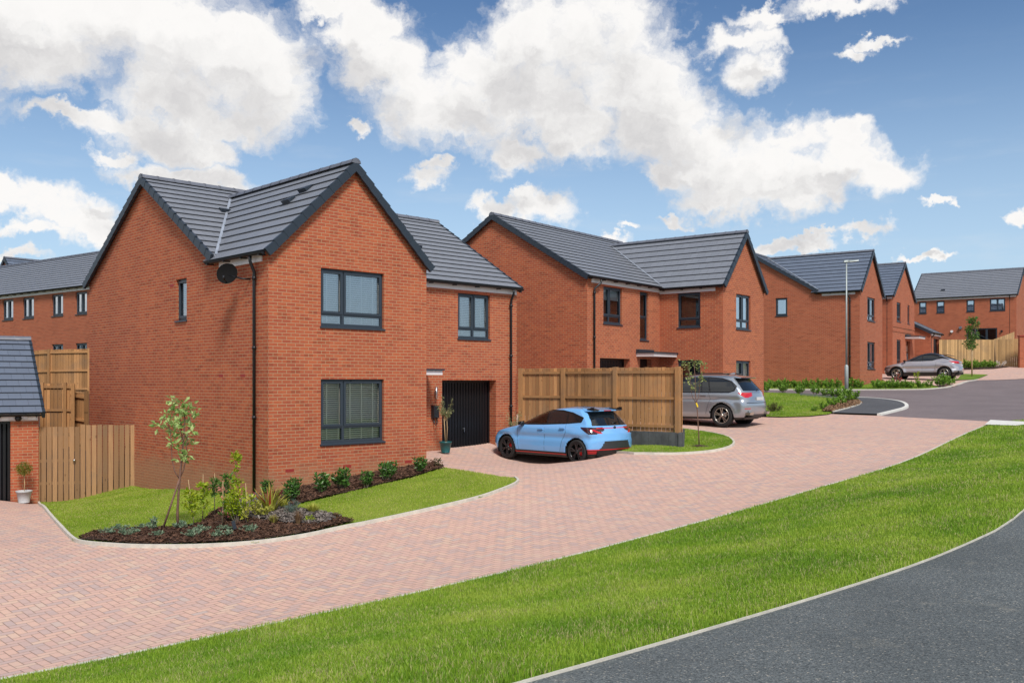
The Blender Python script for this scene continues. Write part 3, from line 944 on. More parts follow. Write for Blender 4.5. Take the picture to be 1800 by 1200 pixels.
def wall(mb, p0, p1, z0, z1, ops=(), depth=0.10, m=0, fill=True):
    """brick skin from p0 to p1 with rectangular openings (a0, a1, z0, z1[, depth]) and brick reveals"""
    T, L = wall_T(p0, p1)
    xs = sorted({0.0, L, *[o[0] for o in ops], *[o[1] for o in ops]})
    zs = sorted({z0, z1, *[o[2] for o in ops], *[o[3] for o in ops]})
    for i in range(len(xs) - 1):
        for j in range(len(zs) - 1):
            cx, cz = (xs[i] + xs[i + 1]) / 2, (zs[j] + zs[j + 1]) / 2
            if any(o[0] < cx < o[1] and o[2] < cz < o[3] for o in ops): continue
            q = [(xs[i], zs[j]), (xs[i + 1], zs[j]), (xs[i + 1], zs[j + 1]), (xs[i], zs[j + 1])]
            mb.poly([T(a, 0, z) for a, z in q], uv=[(a + p0[0] * 0.7, z) for a, z in q], m=m)
    for o in ops:
        a0, a1, b0, b1 = o[:4]
        dp = o[4] if len(o) > 4 else depth
        mb.poly([T(a0, 0, b0), T(a0, 0, b1), T(a0, -dp, b1), T(a0, -dp, b0)], uv=[(a0, b0), (a0, b1), (a0 + dp, b1), (a0 + dp, b0)], m=m)
        mb.poly([T(a1, 0, b1), T(a1, 0, b0), T(a1, -dp, b0), T(a1, -dp, b1)], uv=[(a1, b1), (a1, b0), (a1 + dp, b0), (a1 + dp, b1)], m=m)
        mb.poly([T(a0, 0, b1), T(a1, 0, b1), T(a1, -dp, b1), T(a0, -dp, b1)], m=m)
        mb.poly([T(a0, -dp, b0), T(a1, -dp, b0), T(a1, 0, b0), T(a0, 0, b0)], m=m)
    return T


def window(T, a0, a1, z0, z1, parent, cols=(), transom=None, depth=0.07, blind=None, glass='glass', sill=True, vent=True, room=0.6, casement=None):
    """frame > pane, sill, blind, all in the wall's own coordinates"""
    g = 0.004
    a0 += g; a1 -= g; z1 -= g
    zs = z0 + 0.035 if sill else z0
    f = MB(T)
    fw = 0.055
    d0, d1 = -depth - 0.06, -depth
    f.box(a0, a1, d0, d1, z1 - fw, z1); f.box(a0, a1, d0, d1, zs, zs + fw)
    f.box(a0, a0 + fw, d0, d1, zs + fw, z1 - fw); f.box(a1 - fw, a1, d0, d1, zs + fw, z1 - fw)
    W_ = a1 - a0
    zt = None
    if transom:
        zt = zs + (z1 - zs) * transom
        f.box(a0 + fw, a1 - fw, d0, d1 + 0.002, zt - 0.03, zt + 0.03)
    edges = [a0] + [a0 + W_ * c for c in cols] + [a1]
    for c in edges[1:-1]:
        f.box(c - 0.032, c + 0.032, d0, d1 + 0.001, zs + fw, z1 - fw)
    panes = []
    for i in range(len(edges) - 1):
        l = edges[i] + (fw if i == 0 else 0.032); r = edges[i + 1] - (fw if i == len(edges) - 2 else 0.032)
        if zt:
            panes.append((l, r, zs + fw, zt - 0.03, False))
            panes.append((l, r, zt + 0.03, z1 - fw, True))
        else:
            panes.append((l, r, zs + fw, z1 - fw, True))
    pn = MB(T)
    for (l, r, b, t, sash) in panes:
        e = 0.0
        if sash:     # opening casement stands slightly proud
            e = 0.042
            q0, q1 = d1 - 0.01, d1 + 0.022
            f.box(l - .012, r + .012, q0, q1, t - e, t + .012); f.box(l - .012, r + .012, q0, q1, b - .012, b + e)
            f.box(l - .012, l + e, q0, q1, b + e, t - e); f.box(r - e, r + .012, q0, q1, b + e, t - e)
        pn.poly([(l + e, d1 - 0.03, b + e), (r - e, d1 - 0.03, b + e), (r - e, d1 - 0.03, t - e), (l + e, d1 - 0.03, t - e)])
    if vent:
        f.box((a0 + a1) / 2 - 0.02, (a0 + a1) / 2 + 0.28, d1, d1 + 0.03, z1 - 0.045, z1 - 0.02)
    w = f.build('window', M['frame'], parent)
    pn.build('pane', M[glass], w)
    if sill:
        s = MB(T)
        s.hexa([(a0 - 0.03, d1 - 0.01, z0 - 0.01), (a1 + 0.03, d1 - 0.01, z0 - 0.01), (a0 - 0.03, 0.035, z0 - 0.028), (a1 + 0.03, 0.035, z0 - 0.028),
                (a0 - 0.03, d1 - 0.01, z0 + 0.035), (a1 + 0.03, d1 - 0.01, z0 + 0.035), (a0 - 0.03, 0.035, z0 + 0.004), (a1 + 0.03, 0.035, z0 + 0.004)])
        s.build('sill', M['frame'], w)
    # what is seen behind the glass
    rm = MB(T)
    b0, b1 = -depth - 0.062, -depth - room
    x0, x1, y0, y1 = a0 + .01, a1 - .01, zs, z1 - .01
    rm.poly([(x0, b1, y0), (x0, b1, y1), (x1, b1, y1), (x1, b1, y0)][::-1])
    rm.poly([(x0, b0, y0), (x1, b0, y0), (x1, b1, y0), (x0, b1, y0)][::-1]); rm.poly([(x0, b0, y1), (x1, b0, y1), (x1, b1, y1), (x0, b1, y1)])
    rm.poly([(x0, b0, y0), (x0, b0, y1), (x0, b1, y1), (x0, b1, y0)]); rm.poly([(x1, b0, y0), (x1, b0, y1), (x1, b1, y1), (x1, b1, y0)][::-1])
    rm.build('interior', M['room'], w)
    if blind:
        kind, mt = blind
        bm_ = MB(T)
        dd = -depth - 0.085
        if kind == 'slats':
            z = zs + 0.03
            hh = .040 if mt == 'blind' else .030
            while z < z1 - 0.03:
                bm_.hexa([(x0, dd - .012, z + hh / 2), (x1, dd - .012, z + hh / 2), (x0, dd + .012, z - hh / 2), (x1, dd + .012, z - hh / 2),
                          (x0, dd - .012, z + hh / 2 + .004), (x1, dd - .012, z + hh / 2 + .004), (x0, dd + .012, z - hh / 2 + .004), (x1, dd + .012, z - hh / 2 + .004)])
                z += 0.05
            for k in range(1, int((x1 - x0) / 0.32) + 1):
                xx = x0 + (x1 - x0) * (k - 0.3) / (int((x1 - x0) / 0.32) + 0.4)
                bm_.box(xx - .018, xx + .018, dd + .014, dd + .018, zs + .02, z1 - .02)
        elif kind == 'curtain':
            n = 26
            for side in ((x0, x0 + (x1 - x0) * .42), (x1 - (x1 - x0) * .42, x1)):
                for k in range(n):
                    u0 = side[0] + (side[1] - side[0]) * k / n; u1 = side[0] + (side[1] - side[0]) * (k + 1) / n
                    bm_.poly([(u0, dd + .02 * math.sin(k * 1.4), zs), (u1, dd + .02 * math.sin((k + 1) * 1.4), zs), (u1, dd + .02 * math.sin((k + 1) * 1.4), z1), (u0, dd + .02 * math.sin(k * 1.4), z1)])
        elif kind == 'roller':
            bm_.box(x0, x1, dd, dd + .004, z1 - (z1 - zs) * 0.35, z1)
        bm_.build('blind' if kind != 'curtain' else 'curtain', M[mt], w)
    return w


def slope(mb, e0, e1, apex, gauge=0.33, t=0.037, ends=None, m=0, voff=0):
    """stepped tile courses on the plane through eave e0-e1 rising to apex (point on the ridge line above e0)"""
    e0, e1, ap = Vector(e0), Vector(e1), Vector(apex)
    al = (e1 - e0); L = al.length; al.normalize()
    up = ap - e0; up = up - al * up.dot(al); S = up.length; up.normalize()
    n = al.cross(up).normalized()
    if n.z < 0: n = -n
    k = max(1, round(S / gauge))
    for i in range(k):
        s0, s1 = S * i / k, S * (i + 1) / k
        x0, x1 = 0.0, L
        if ends is not None:
            r = ends(i, k, s0, s1)
            if r is None: continue
            x0, x1 = r
        a = e0 + al * x0 + up * s0; b = e0 + al * x1 + up * s0
        c = e0 + al * x1 + up * (s1 + 0.01); d = e0 + al * x0 + up * (s1 + 0.01)
        A, B, C, D = a + n * t, b + n * t, c + n * 0.006, d + n * 0.006
        lo0, lo1 = a - n * 0.012, b - n * 0.012
        row = i + voff
        mb.poly([A, B, C, D], uv=[(x0, row + .02), (x1, row + .02), (x1, row + .98), (x0, row + .98)], m=m)
        mb.poly([lo0, lo1, B, A], uv=[(x0, row + .02), (x1, row + .02), (x1, row + .05), (x0, row + .05)], m=m)
        mb.poly([lo0, A, D, d - n * .012], m=m); mb.poly([lo1, c - n * .012, C, B], m=m)
    # underside
    mb.poly([e0 - n * .013, e0 + up * S - n * .013, e1 + up * S - n * .013, e1 - n * .013] if ends is None else [e0, e0, e0], m=m) if ends is None else None
    return al, up, n, S, k


def verge(mb, e, ap, outward, gauge=0.33, w=0.07, h=0.155, t=0.034):
    """dry verge units stepping down a gable edge; outward = horizontal unit away from the gable"""
    e, ap, o = Vector(e), Vector(ap), Vector(outward)
    up = ap - e; S = up.length; up.normalize()
    n = o.cross(up).normalized()
    if n.z < 0: n = -n
    k = max(1, round(S / gauge))
    for i in range(k):
        s0, s1 = S * i / k - (0.03 if i else 0.0), S * (i + 1) / k
        top0, top1 = t + 0.016, 0.022
        p = []
        for (hh0, hh1) in ((-h + .01, -h + 0.0), (top0, top1)):
            for oo in (0.0, w if True else 0):
                p.append(e + up * s0 + n * hh0 + o * (oo if oo == 0 else w + 0.006)); p.append(e + up * s1 + n * hh1 + o * (oo if oo == 0 else w))
        mb.hexa(p)


def ridge_tiles(mb, a, b, r=0.115, step=0.45):
    a, b = Vector(a), Vector(b)
    d = b - a; L = d.length; d.normalize()
    s = Vector((-d.y, d.x, 0)).normalized()
    n = max(1, round(L / step))
    for i in range(n):
        l0, l1 = L * i / n, L * (i + 1) / n + 0.012
        for (c0, c1, rr) in ((l0, l1, r), (l0 - .0, l0 + .035, r + 0.010)):
            prev = None
            for k in range(7):
                an = math.pi * (k / 6.0)
                v = s * math.cos(an) * rr * 1.1 + Vector((0, 0, 1)) * (math.sin(an) * rr - .055)
                cur = (a + d * c0 + v, a + d * c1 + v)
                if prev: mb.poly([prev[0], prev[1], cur[1], cur[0]], smooth=True)
                prev = cur
    for e_, dd in ((a, -1), (b, 1)):
        pts = [e_ + s * math.cos(math.pi * k / 8) * r * 1.1 + Vector((0, 0, 1)) * (math.sin(math.pi * k / 8) * r - .055) + d * 0.012 * dd for k in range(9)]
        mb.poly(pts if dd > 0 else pts[::-1])


def gutter(parent, a, b, outward, back=0.10, fas=True, fa=None):
    """half round gutter along a-b with brackets, white fascia on the wall behind it"""
    a, b, o = Vector(a), Vector(b), Vector(outward)
    g = MB()
    d = (b - a).normalized()
    r = 0.056
    for rr, flip in ((r, False), (r - .006, True)):
        prev = None
        for k in range(9):
            an = math.pi + math.pi * k / 8
            v = o * math.cos(an) * rr + Vector((0, 0, math.sin(an) * rr))
            cur = (a + v, b + v)
            if prev:
                q = [prev[0], prev[1], cur[1], cur[0]]
                g.poly(q[::-1] if flip else q, smooth=True)
            prev = cur
    for e_, dd in ((a, -1), (b, 1)):
        g.poly([e_ + d * .004 * dd] + [e_ + d * .004 * dd + o * math.cos(math.pi + math.pi * k / 8) * r + Vector((0, 0, math.sin(math.pi + math.pi * k / 8) * r)) for k in range(9)])
    L = (b - a).length
    n = max(2, int(L / 0.8))
    for i in range(n + 1):
        c = a + d * (0.12 + (L - 0.24) * i / n)
        g.bar(c - o * .13 + Vector((0, 0, -.05)), c + o * .055 + Vector((0, 0, -.062)), 0.028, 0.035)
    gg = g.build('gutter', M['black'], parent)
    if fas:
        f = MB()
        q = fa if fa else (a, b)
        qa, qb = Vector(q[0]), Vector(q[1])
        c0 = qa - o * (back + .0); c1 = qb - o * (back + .0)
        f.bar(c0 + Vector((0, 0, -.11)), c1 + Vector((0, 0, -.11)), 0.03, 0.21)
        f.build('fascia', M['white'], parent)
    return gg


def downpipe(parent, top, foot_z, outward, shift=0.0, along=(1, 0, 0), reach=0.12):
    o = Vector(outward); al = Vector(along)
    t = Vector(top)
    w = t - o * reach + al * shift
    pts = [t, t + Vector((0, 0, -.12)), Vector((t.x, t.y, t.z - .17)).lerp(Vector((w.x, w.y, t.z - .17)), .15),
           Vector((w.x, w.y, t.z - .36)), Vector((w.x, w.y, t.z - .44)), Vector((w.x, w.y, foot_z + .02))]
    p = MB(); p.tube(pts, 0.036, 10)
    z = t.z - 0.5
    sd_ = o.cross(Vector((0, 0, 1)))
    while z > foot_z + 0.4:
        c = Vector((w.x, w.y, z))
        p.tube([c - Vector((0, 0, .04)), c + Vector((0, 0, .04))], 0.043, 10)
        p.bar(c - sd_ * .075, c + sd_ * .075, 0.03, 0.03)
        p.bar(c - o * .05, c, .03, .03)
        z -= 1.55
    return p.build('downpipe', M['black'], parent)


def arch(mb, T, a0, a1, z, h=0.215, step=0.075):
    """soldier course of bricks on end above an opening, 2 mm proud"""
    n = round((a1 - a0 + .3) / step)
    x = a0 - .15
    for i in range(n):
        mb.box(x + i * step + .004, x + (i + 1) * step - .004, -.02, .002, z + .006, z + h)


def canopy(parent, T, a0, a1, z, proj, flash=True):
    c = MB(T)
    c.box(a0, a1, 0.003, proj, z, z + 0.12)
    o = c.build('canopy', M['white'], parent)
    t = MB(T)
    t.box(a0 - .04, a1 + .04, 0.003, proj + .05, z + 0.121, z + 0.165)
    t.box(a0 - .02, a0 + (a1 - a0) * .62, 0.003, 0.14, z + .165, z + .27)
    t.build('canopy_top', M['verge'], o)
    return o


def garage_door(parent, T, a0, a1, z0, z1, d):
    g = MB(T)
    a0 += .005; a1 -= .005; z1 -= .005
    g.box(a0, a1, -d - .05, -d, z1 - .07, z1); g.box(a0, a0 + .06, -d - .05, -d, z0, z1 - .07); g.box(a1 - .06, a1, -d - .05, -d, z0, z1 - .07)
    n = int((a1 - a0 - .14) / 0.105)
    w = (a1 - a0 - .14) / n
    for i in range(n):
        x = a0 + .07 + i * w
        g.hexa([(x, -d - .045, z0), (x + w, -d - .045, z0), (x + .012, -d - .012, z0), (x + w - .030, -d - .012, z0),
                (x, -d - .045, z1 - .07), (x + w, -d - .045, z1 - .07), (x + .012, -d - .012, z1 - .07), (x + w - .030, -d - .012, z1 - .07)])
    o = g.build('garage_door', M['garage'], parent)
    h = MB(T)
    xm = (a0 + a1) / 2
    h.tube([T_(T, xm, -d - .02, z0 + .72), T_(T, xm, -d + .035, z0 + .72)], 0.022, 10) if False else None
    h.box(xm - .02, xm + .02, -d - .02, -d + .03, z0 + .70, z0 + .745); h.box(xm - .012, xm + .012, -d + .028, -d + .045, z0 + .62, z0 + .745)
    h.build('handle', M['steel'], o)
    return o


def front_door(parent, T, a0, a1, z0, z1, d):
    g = MB(T)
    g.box(a0 + .005, a1 - .005, -d - .06, -d, z0, z1 - .005)
    for k in range(4):
        g.box(a0 + .16, a1 - .30, -d, -d + .012, z0 + .25 + k * .45, z0 + .55 + k * .45)
    o = g.build('front_door', M['garage'], parent)
    h = MB(T)
    h.box(a1 - .16, a1 - .13, -d, -d + .05, z0 + .8, z0 + 1.25)
    h.build('handle', M['steel'], o)
    p = MB(T)
    p.box(a1 - .24, a1 - .19, -d, -d + .006, z0 + .5, z0 + 1.85)
    p.build('glazing', M['glassd'], o)
    return o


def roof_vent(parent, p, up, n, al, name='roof_vent'):
    v = MB()
    p, up, n, al = Vector(p), Vector(up), Vector(n), Vector(al)
    w, l, h = .17, .26, .09
    q = [p - al * w, p + al * w, p - al * w * .8 + up * l, p + al * w * .8 + up * l]
    v.hexa([q[0] + n * .02, q[1] + n * .02, q[2] + n * .02, q[3] + n * .02, q[0] + n * (h + .02), q[1] + n * (h + .02), q[2] + n * .035, q[3] + n * .035])
    return v.build(name, M['verge'], parent)


EAVE, RIDGE = 4.92, 7.40


def L_house(name, loc, th, L, D, wing, P, wing_ridge, base=-0.9, tile='tile', brick='brick', front=(), left=(), wing_left=(), wing_front=(), wing_right=(), left_main=(), eave=EAVE, ridge=RIDGE, ovh=0.14):
    """main block [0,L]x[0,D] with ridge along x; front wing wing=(x0,x1) projecting P towards -y, its own gable facing the front"""
    root = empty(name, loc, th)
    wl = MB()
    x0, x1 = wing
    Ts = {}
    left_end = x0 < 0.01; right_end = x1 > L - 0.01
    # walls; everything flush with the same plane is one sheet
    z0, z1 = base, eave
    if left_end:
        T, ln = wall_T((0, D), (0, -P))
        Ts['left'] = wall(wl, (0, D), (0, -P), z0, z1, left)
    else:
        Ts['left'] = wall(wl, (0, D), (0, 0), z0, z1, left)
        Ts['front'] = wall(wl, (0, 0), (x0, 0), z0, z1, front)
        Ts['wing_left'] = wall(wl, (x0, 0), (x0, -P), z0, z1, wing_left)
    Ts['wing_front'] = wall(wl, (x0, -P), (x1, -P), z0, z1, wing_front)
    if right_end:
        Ts['right'] = wall(wl, (L, -P), (L, D), z0, z1)
    else:
        Ts['wing_right'] = wall(wl, (x1, -P), (x1, 0), z0, z1, wing_right)
        Ts['front'] = wall(wl, (x1, 0), (L, 0), z0, z1, front)
        Ts['right'] = wall(wl, (L, 0), (L, D), z0, z1)
    wall(wl, (L, D), (0, D), z0, z1)
    # gable triangles
    cut = 0.03
    wl.poly([(0, D, eave), (0, 0, eave), (0, D / 2, ridge - cut)]); wl.poly([(L, 0, eave), (L, D, eave), (L, D / 2, ridge - cut)])
    xm = (x0 + x1) / 2
    wl.poly([(x0, -P, eave), (x1, -P, eave), (xm, -P, wing_ridge - cut)])
    wl.build('wall', M[brick], root)
    # roof tiles
    rt = MB()
    tm = (ridge - eave) / (D / 2)            # main pitch
    e = ovh
    ez = eave - e * tm
    g = 0.075
    slope(rt, (-g, -e, ez + .05), (L + g, -e, ez + .05), (-g, D / 2, ridge + .05))
    slope(rt, (-g, D + e, ez + .05), (L + g, D + e, ez + .05), (-g, D / 2, ridge + .05))
    half = (x1 - x0) / 2
    tw = (wing_ridge - eave) / half
    we = 0.13
    wz = eave - we * tw
    # each course of a wing slope runs back until it meets the main roof
    S = math.hypot(half + we, wing_ridge - wz)

    def ends(i, k, s0, s1):
        zz = wz + (wing_ridge - wz) * (s1 / S)
        yb = (zz - eave) / tm
        if zz < eave + .05: yb = -e + .02
        return (0.0, P + g + yb + 0.22)
    slope(rt, (x0 - we, -P - g, wz + .05), (x0 - we, D / 2, wz + .05), (xm, -P - g, wing_ridge + .05), ends=ends)
    slope(rt, (x1 + we, -P - g, wz + .05), (x1 + we, D / 2, wz + .05), (xm, -P - g, wing_ridge + .05), ends=ends)
    roof = rt.build('roof', M[tile], root)
    vg = MB()
    for xx, o in ((-g, (-1, 0, 0)), (L + g, (1, 0, 0))):
        for yy in (-e, D + e):
            vg_e = (xx, yy, ez + .05)
            if yy < 0 and ((o[0] < 0 and left_end) or (o[0] > 0 and right_end)):
                vg_e = (xx, 0.0 - .02, eave + .04)
            vg = MB(); verge(vg, vg_e, (xx, D / 2, ridge + .05), o); vg.build('verge', M['verge'], root)
    for sx_, xe in ((-1, x0 - we), (1, x1 + we)):
        vg = MB(); verge(vg, (xe, -P - g, wz + .05), (xm, -P - g, wing_ridge + .05), (0, -1, 0)); vg.build('verge', M['verge'], root)
    rg = MB()
    ridge_tiles(rg, (-g - .06, D / 2, ridge + .085), (L + g + .06, D / 2, ridge + .085))
    rg.build('ridge', M['ridge'], root)
    rg = MB()
    ridge_tiles(rg, (xm, -P - g - .06, wing_ridge + .085), (xm, D / 2 - (ridge - wing_ridge) / tm - .05, wing_ridge + .085))
    rg.build('ridge', M['ridge'], root)
    # valley lead
    for xe, sgn in ((x0 if not left_end else x0 + .0, 1), (x1, -1)):
        a = Vector((xe, -.0, eave + .10))
        yv = (wing_ridge - eave) / tm
        b = Vector((xm, yv, wing_ridge + .10))
        va = MB(); va.bar(a, b, 0.065, 0.02); va.build('valley', M['lead'], root)
    # gutters
    go = 0.045
    if left_end:
        gutter(root, (x1 + we + .02, -e - go, ez + .03), (L + .1, -e - go, ez + .03), (0, -1, 0), back=e + go - .015, fa=((x1, -e - go, ez + .07), (L - .02, -e - go, ez + .07)))
        gutter(root, (x0 - we - .03, -P - .05, wz + .03), (x0 - we - .03, .18, wz + .03), (-1, 0, 0), back=we + .03 - .015, fa=((0 - we - .03, -P + .25, wz + .07), (0 - we - .03, -.2, wz + .07)))
    else:
        gutter(root, (-.1, -e - go, ez + .03), (x0 - we + .05, -e - go, ez + .03), (0, -1, 0), back=e + go - .015, fa=((.25, -e - go, ez + .07), (x0, -e - go, ez + .07)))
        gutter(root, (x0 - we - .03, -P - .06, wz + .03), (x0 - we - .03, -e + .05, wz + .03), (-1, 0, 0), back=we + .03 - .015, fa=((x0 - we - .03, -P + .3, wz + .07), (x0 - we - .03, 0, wz + .07)))
    info = dict(tm=tm, tw=tw, ez=ez, wz=wz, we=we, e=e, xm=xm)
    return root, Ts, info


def gable_house(name, loc, th, L, D, axis='y', base=-0.9, eave=EAVE, ridge=RIDGE, front=(), left=(), right=(), tile='tile', brick='brick_far', ovh=0.14, gut=True):
    """rectangular block; axis = direction of its ridge"""
    root = empty(name, loc, th)
    wl = MB(); Ts = {}
    Ts['left'] = wall(wl, (0, D), (0, 0), base, eave, left)
    Ts['front'] = wall(wl, (0, 0), (L, 0), base, eave, front)
    Ts['right'] = wall(wl, (L, 0), (L, D), base, eave, right)
    wall(wl, (L, D), (0, D), base, eave)
    rt = MB(); vg = MB(); rg = MB()
    g = 0.07; e = ovh
    if axis == 'y':
        t = (ridge - eave) / (L / 2); ez = eave - e * t
        wl.poly([(0, 0, eave), (L, 0, eave), (L / 2, 0, ridge - .03)]); wl.poly([(L, D, eave), (0, D, eave), (L / 2, D, ridge - .03)])
        for xe in (-e, L + e):
            slope(rt, (xe, -g, ez + .05), (xe, D + g, ez + .05), (L / 2, -g, ridge + .05))
            for yy, oo in ((-g, -1), (D + g, 1)):
                vg = MB(); verge(vg, (xe, yy, ez + .05), (L / 2, yy, ridge + .05), (0, oo, 0)); vg.build('verge', M['verge'], root)
        ridge_tiles(rg, (L / 2, -g - .05, ridge + .085), (L / 2, D + g + .05, ridge + .085))
    else:
        t = (ridge - eave) / (D / 2); ez = eave - e * t
        wl.poly([(0, D, eave), (0, 0, eave), (0, D / 2, ridge - .03)]); wl.poly([(L, 0, eave), (L, D, eave), (L, D / 2, ridge - .03)])
        for ye in (-e, D + e):
            slope(rt, (-g, ye, ez + .05), (L + g, ye, ez + .05), (-g, D / 2, ridge + .05))
            for xx, oo in ((-g, -1), (L + g, 1)):
                vg = MB(); verge(vg, (xx, ye, ez + .05), (xx, D / 2, ridge + .05), (oo, 0, 0)); vg.build('verge', M['verge'], root)
        ridge_tiles(rg, (-g - .05, D / 2, ridge + .085), (L + g + .05, D / 2, ridge + .085))
    wl.build('wall', M[brick], root)
    rt.build('roof', M[tile], root); rg.build('ridge', M['ridge'], root)
    if gut:
        if axis == 'y': gutter(root, (-e - .05, -.05, ez + .03), (-e - .05, D + .05, ez + .03), (-1, 0, 0), back=e + .03, fa=((-e - .05, .02, ez + .07), (-e - .05, D, ez + .07)))
        else: gutter(root, (-.05, -e - .05, ez + .03), (L + .05, -e - .05, ez + .03), (0, -1, 0), back=e + .03, fa=((.02, -e - .05, ez + .07), (L - .02, -e - .05, ez + .07)))
    return root, Ts, dict(ez=ez, e=e, t=t)


def lr(Dtot, s0, s1): return (Dtot - s1, Dtot - s0)      # distance from the front corner -> distance along the left wall


# ================================================================== house in the foreground
def dirs(th): return Vector((math.cos(th), math.sin(th))), Vector((-math.sin(th), math.cos(th)))


TH1 = R(44.15)
A1, B1 = dirs(TH1)
C1 = Vector((-5.334, 20.557))
P1, D1, W1, L1 = 2.44, 8.06, 4.43, 10.0
O1 = C1 + B1 * P1
T1 = P1 + D1
side_win = (*lr(T1, 4.0, 4.6), 3.52, 4.58)
h1, ts, inf = L_house('detached_house', (O1.x, O1.y, EYE - 2.0), TH1, L1, D1, (0, W1), P1, 7.08, base=-1.3,
    left=[side_win],
    wing_front=[(1.335, 3.114, 0.55, 2.05), (1.335, 3.114, 3.25, 4.6)],
    front=[(6.98 - W1, 9.12 - W1, -0.13, 2.03, 0.32), (7.59 - W1, 8.87 - W1, 3.25, 4.6), (4.75 - W1, 5.75 - W1, 0.0, 2.1, 0.25)])
tag(h1, 'red brick house nearest the camera, two gables, white blinds, satellite dish at its eaves', 'house')
window(ts['wing_front'], 1.335, 3.114, 0.55, 2.05, h1, cols=(0.36,), transom=0.24, blind=('slats', 'blind_c'), glass='glassl')
window(ts['wing_front'], 1.335, 3.114, 3.25, 4.6, h1, cols=(0.36,), transom=0.2, blind=('slats', 'blind'))
window(ts['front'], 7.59 - W1, 8.87 - W1, 3.25, 4.6, h1, cols=(0.5,), transom=0.2, blind=('slats', 'blind'))
window(ts['left'], *side_win, h1, blind=('slats', 'blind'), vent=False)
garage_door(h1, ts['front'], 6.98 - W1, 9.12 - W1, -0.13, 2.03, 0.28)
front_door(h1, ts['front'], 4.75 - W1, 5.75 - W1, 0.0, 2.1, 0.2)
canopy(h1, ts['front'], 0.02, 6.33 - W1, 2.18, 0.8)
th_ = MB(ts['front']); th_.box(6.90 - W1, 9.2 - W1, -.3, .12, -.3, -.105); th_.build('threshold', M['kerb'], h1)
am = MB(ts['front']); arch(am, None, 7.59 - W1, 8.87 - W1, 4.6, h=.1); am.build('arch', M['soldier'], h1)
for wk, a, z in (('wing_front', .42, -.02), ('wing_front', 1.95, -.02), ('wing_front', 3.75, -.02), ('left', T1 - 2.3, 2.1), ('left', T1 - 1.25, 2.1), ('left', T1 - 4.95, 4.42)):
    ab = MB(ts[wk]); ab.box(a, a + .215, -.02, .002, z, z + .065); ab.build('air_brick', M['airbrick'], h1)
downpipe(h1, (-inf['we'] - .03, -P1 + .52, inf['wz'] - .0), -1.3 + .78, (-1, 0, 0), reach=inf['we'] - .03, along=(0, 1, 0))
downpipe(h1, (9.7, -inf['e'] - .045, inf['ez'] - .0), -0.15, (0, -1, 0), reach=inf['e'] - .02)
# wall light and car charger beside the garage
wlm = MB(ts['front']); wlm.box(6.67 - W1, 6.73 - W1, 0, .05, 1.60, 1.72)
wlm.tube([(6.70 - W1, .08, 1.5), (6.70 - W1, .08, 1.84)], .035, 10)
wlm.build('wall_light', M['steel'], h1)
evm = MB(ts['front']); evm.hexa([(6.57 - W1, 0.003, .92), (6.79 - W1, 0.003, .92), (6.59 - W1, .13, .96), (6.77 - W1, .13, .96), (6.57 - W1, 0.003, 1.32), (6.79 - W1, 0.003, 1.32), (6.59 - W1, .11, 1.30), (6.77 - W1, .11, 1.30)])
evm.tube([(6.62 - W1, .06, .95), (6.61 - W1, .10, .80), (6.65 - W1, .12, .74), (6.71 - W1, .10, .82), (6.73 - W1, .06, .96)], .014, 7)
ev = evm.build('car_charger', plain('charger_black', (0.02, 0.022, 0.026), 0.22), h1)
# satellite dish on the side wall
dm = MB()
dc = Vector((-0.40, -P1 + 1.12, 4.42)); dn = Vector((-0.62, -0.72, 0.30)).normalized()
dx = dn.cross(Vector((0, 0, 1))).normalized(); dy = dx.cross(dn)
rings = []
for r in (0.0, .07, .14, .19, .225, .232):
    dep = -0.07 * (1 - (r / .232) ** 2)
    rings.append([dc + dx * r * math.cos(a) + dy * r * 1.08 * math.sin(a) + dn * dep for a in [2 * math.pi * k / 28 for k in range(28)]])
for i in range(len(rings) - 1):
    for k in range(28):
        k2 = (k + 1) % 28
        dm.poly([rings[i][k], rings[i][k2], rings[i + 1][k2], rings[i + 1][k]], smooth=True)
dish = dm.build('satellite_dish', plain('dish_mesh', (0.009, 0.0085, 0.0085), 0.9, spec=0.1), h1)
da = MB()
da.tube([Vector((-0.003, -P1 + .80, 4.30)), Vector((-.16, -P1 + .86, 4.30)), dc - dn * .09], .02, 8)
da.tube([dc - dn * .07 - dy * .2, dc + dn * .24 - dy * .24], .013, 6)
da.tube([dc + dn * .22 - dy * .25, dc + dn * .28 - dy * .18], .028, 8)
da.build('bracket', M['black'], dish)
# roof vents
def vents(root, inf, lst, eave=EAVE):
    for kind, a, b in lst:
        if kind == 'm':      # main front slope: x, height fraction
            up = Vector((0, math.cos(math.atan(inf['tm'])), math.sin(math.atan(inf['tm'])))); n = Vector((0, -up.z, up.y))
            roof_vent(root, Vector((a, b, eave + b * inf['tm'] + .07)), up, n, (1, 0, 0))
        else:
            up = Vector((math.cos(math.atan(inf['tw'])), 0, math.sin(math.atan(inf['tw'])))); n = Vector((-up.z, 0, up.x))
            roof_vent(root, Vector((a, b, eave + a * inf['tw'] + .07)), up, n, (0, 1, 0))
vents(h1, inf, [('m', 1.55, 2.45), ('m', 7.45, 1.75), ('w', 1.55, -1.35), ('w', 1.28, -1.05)])

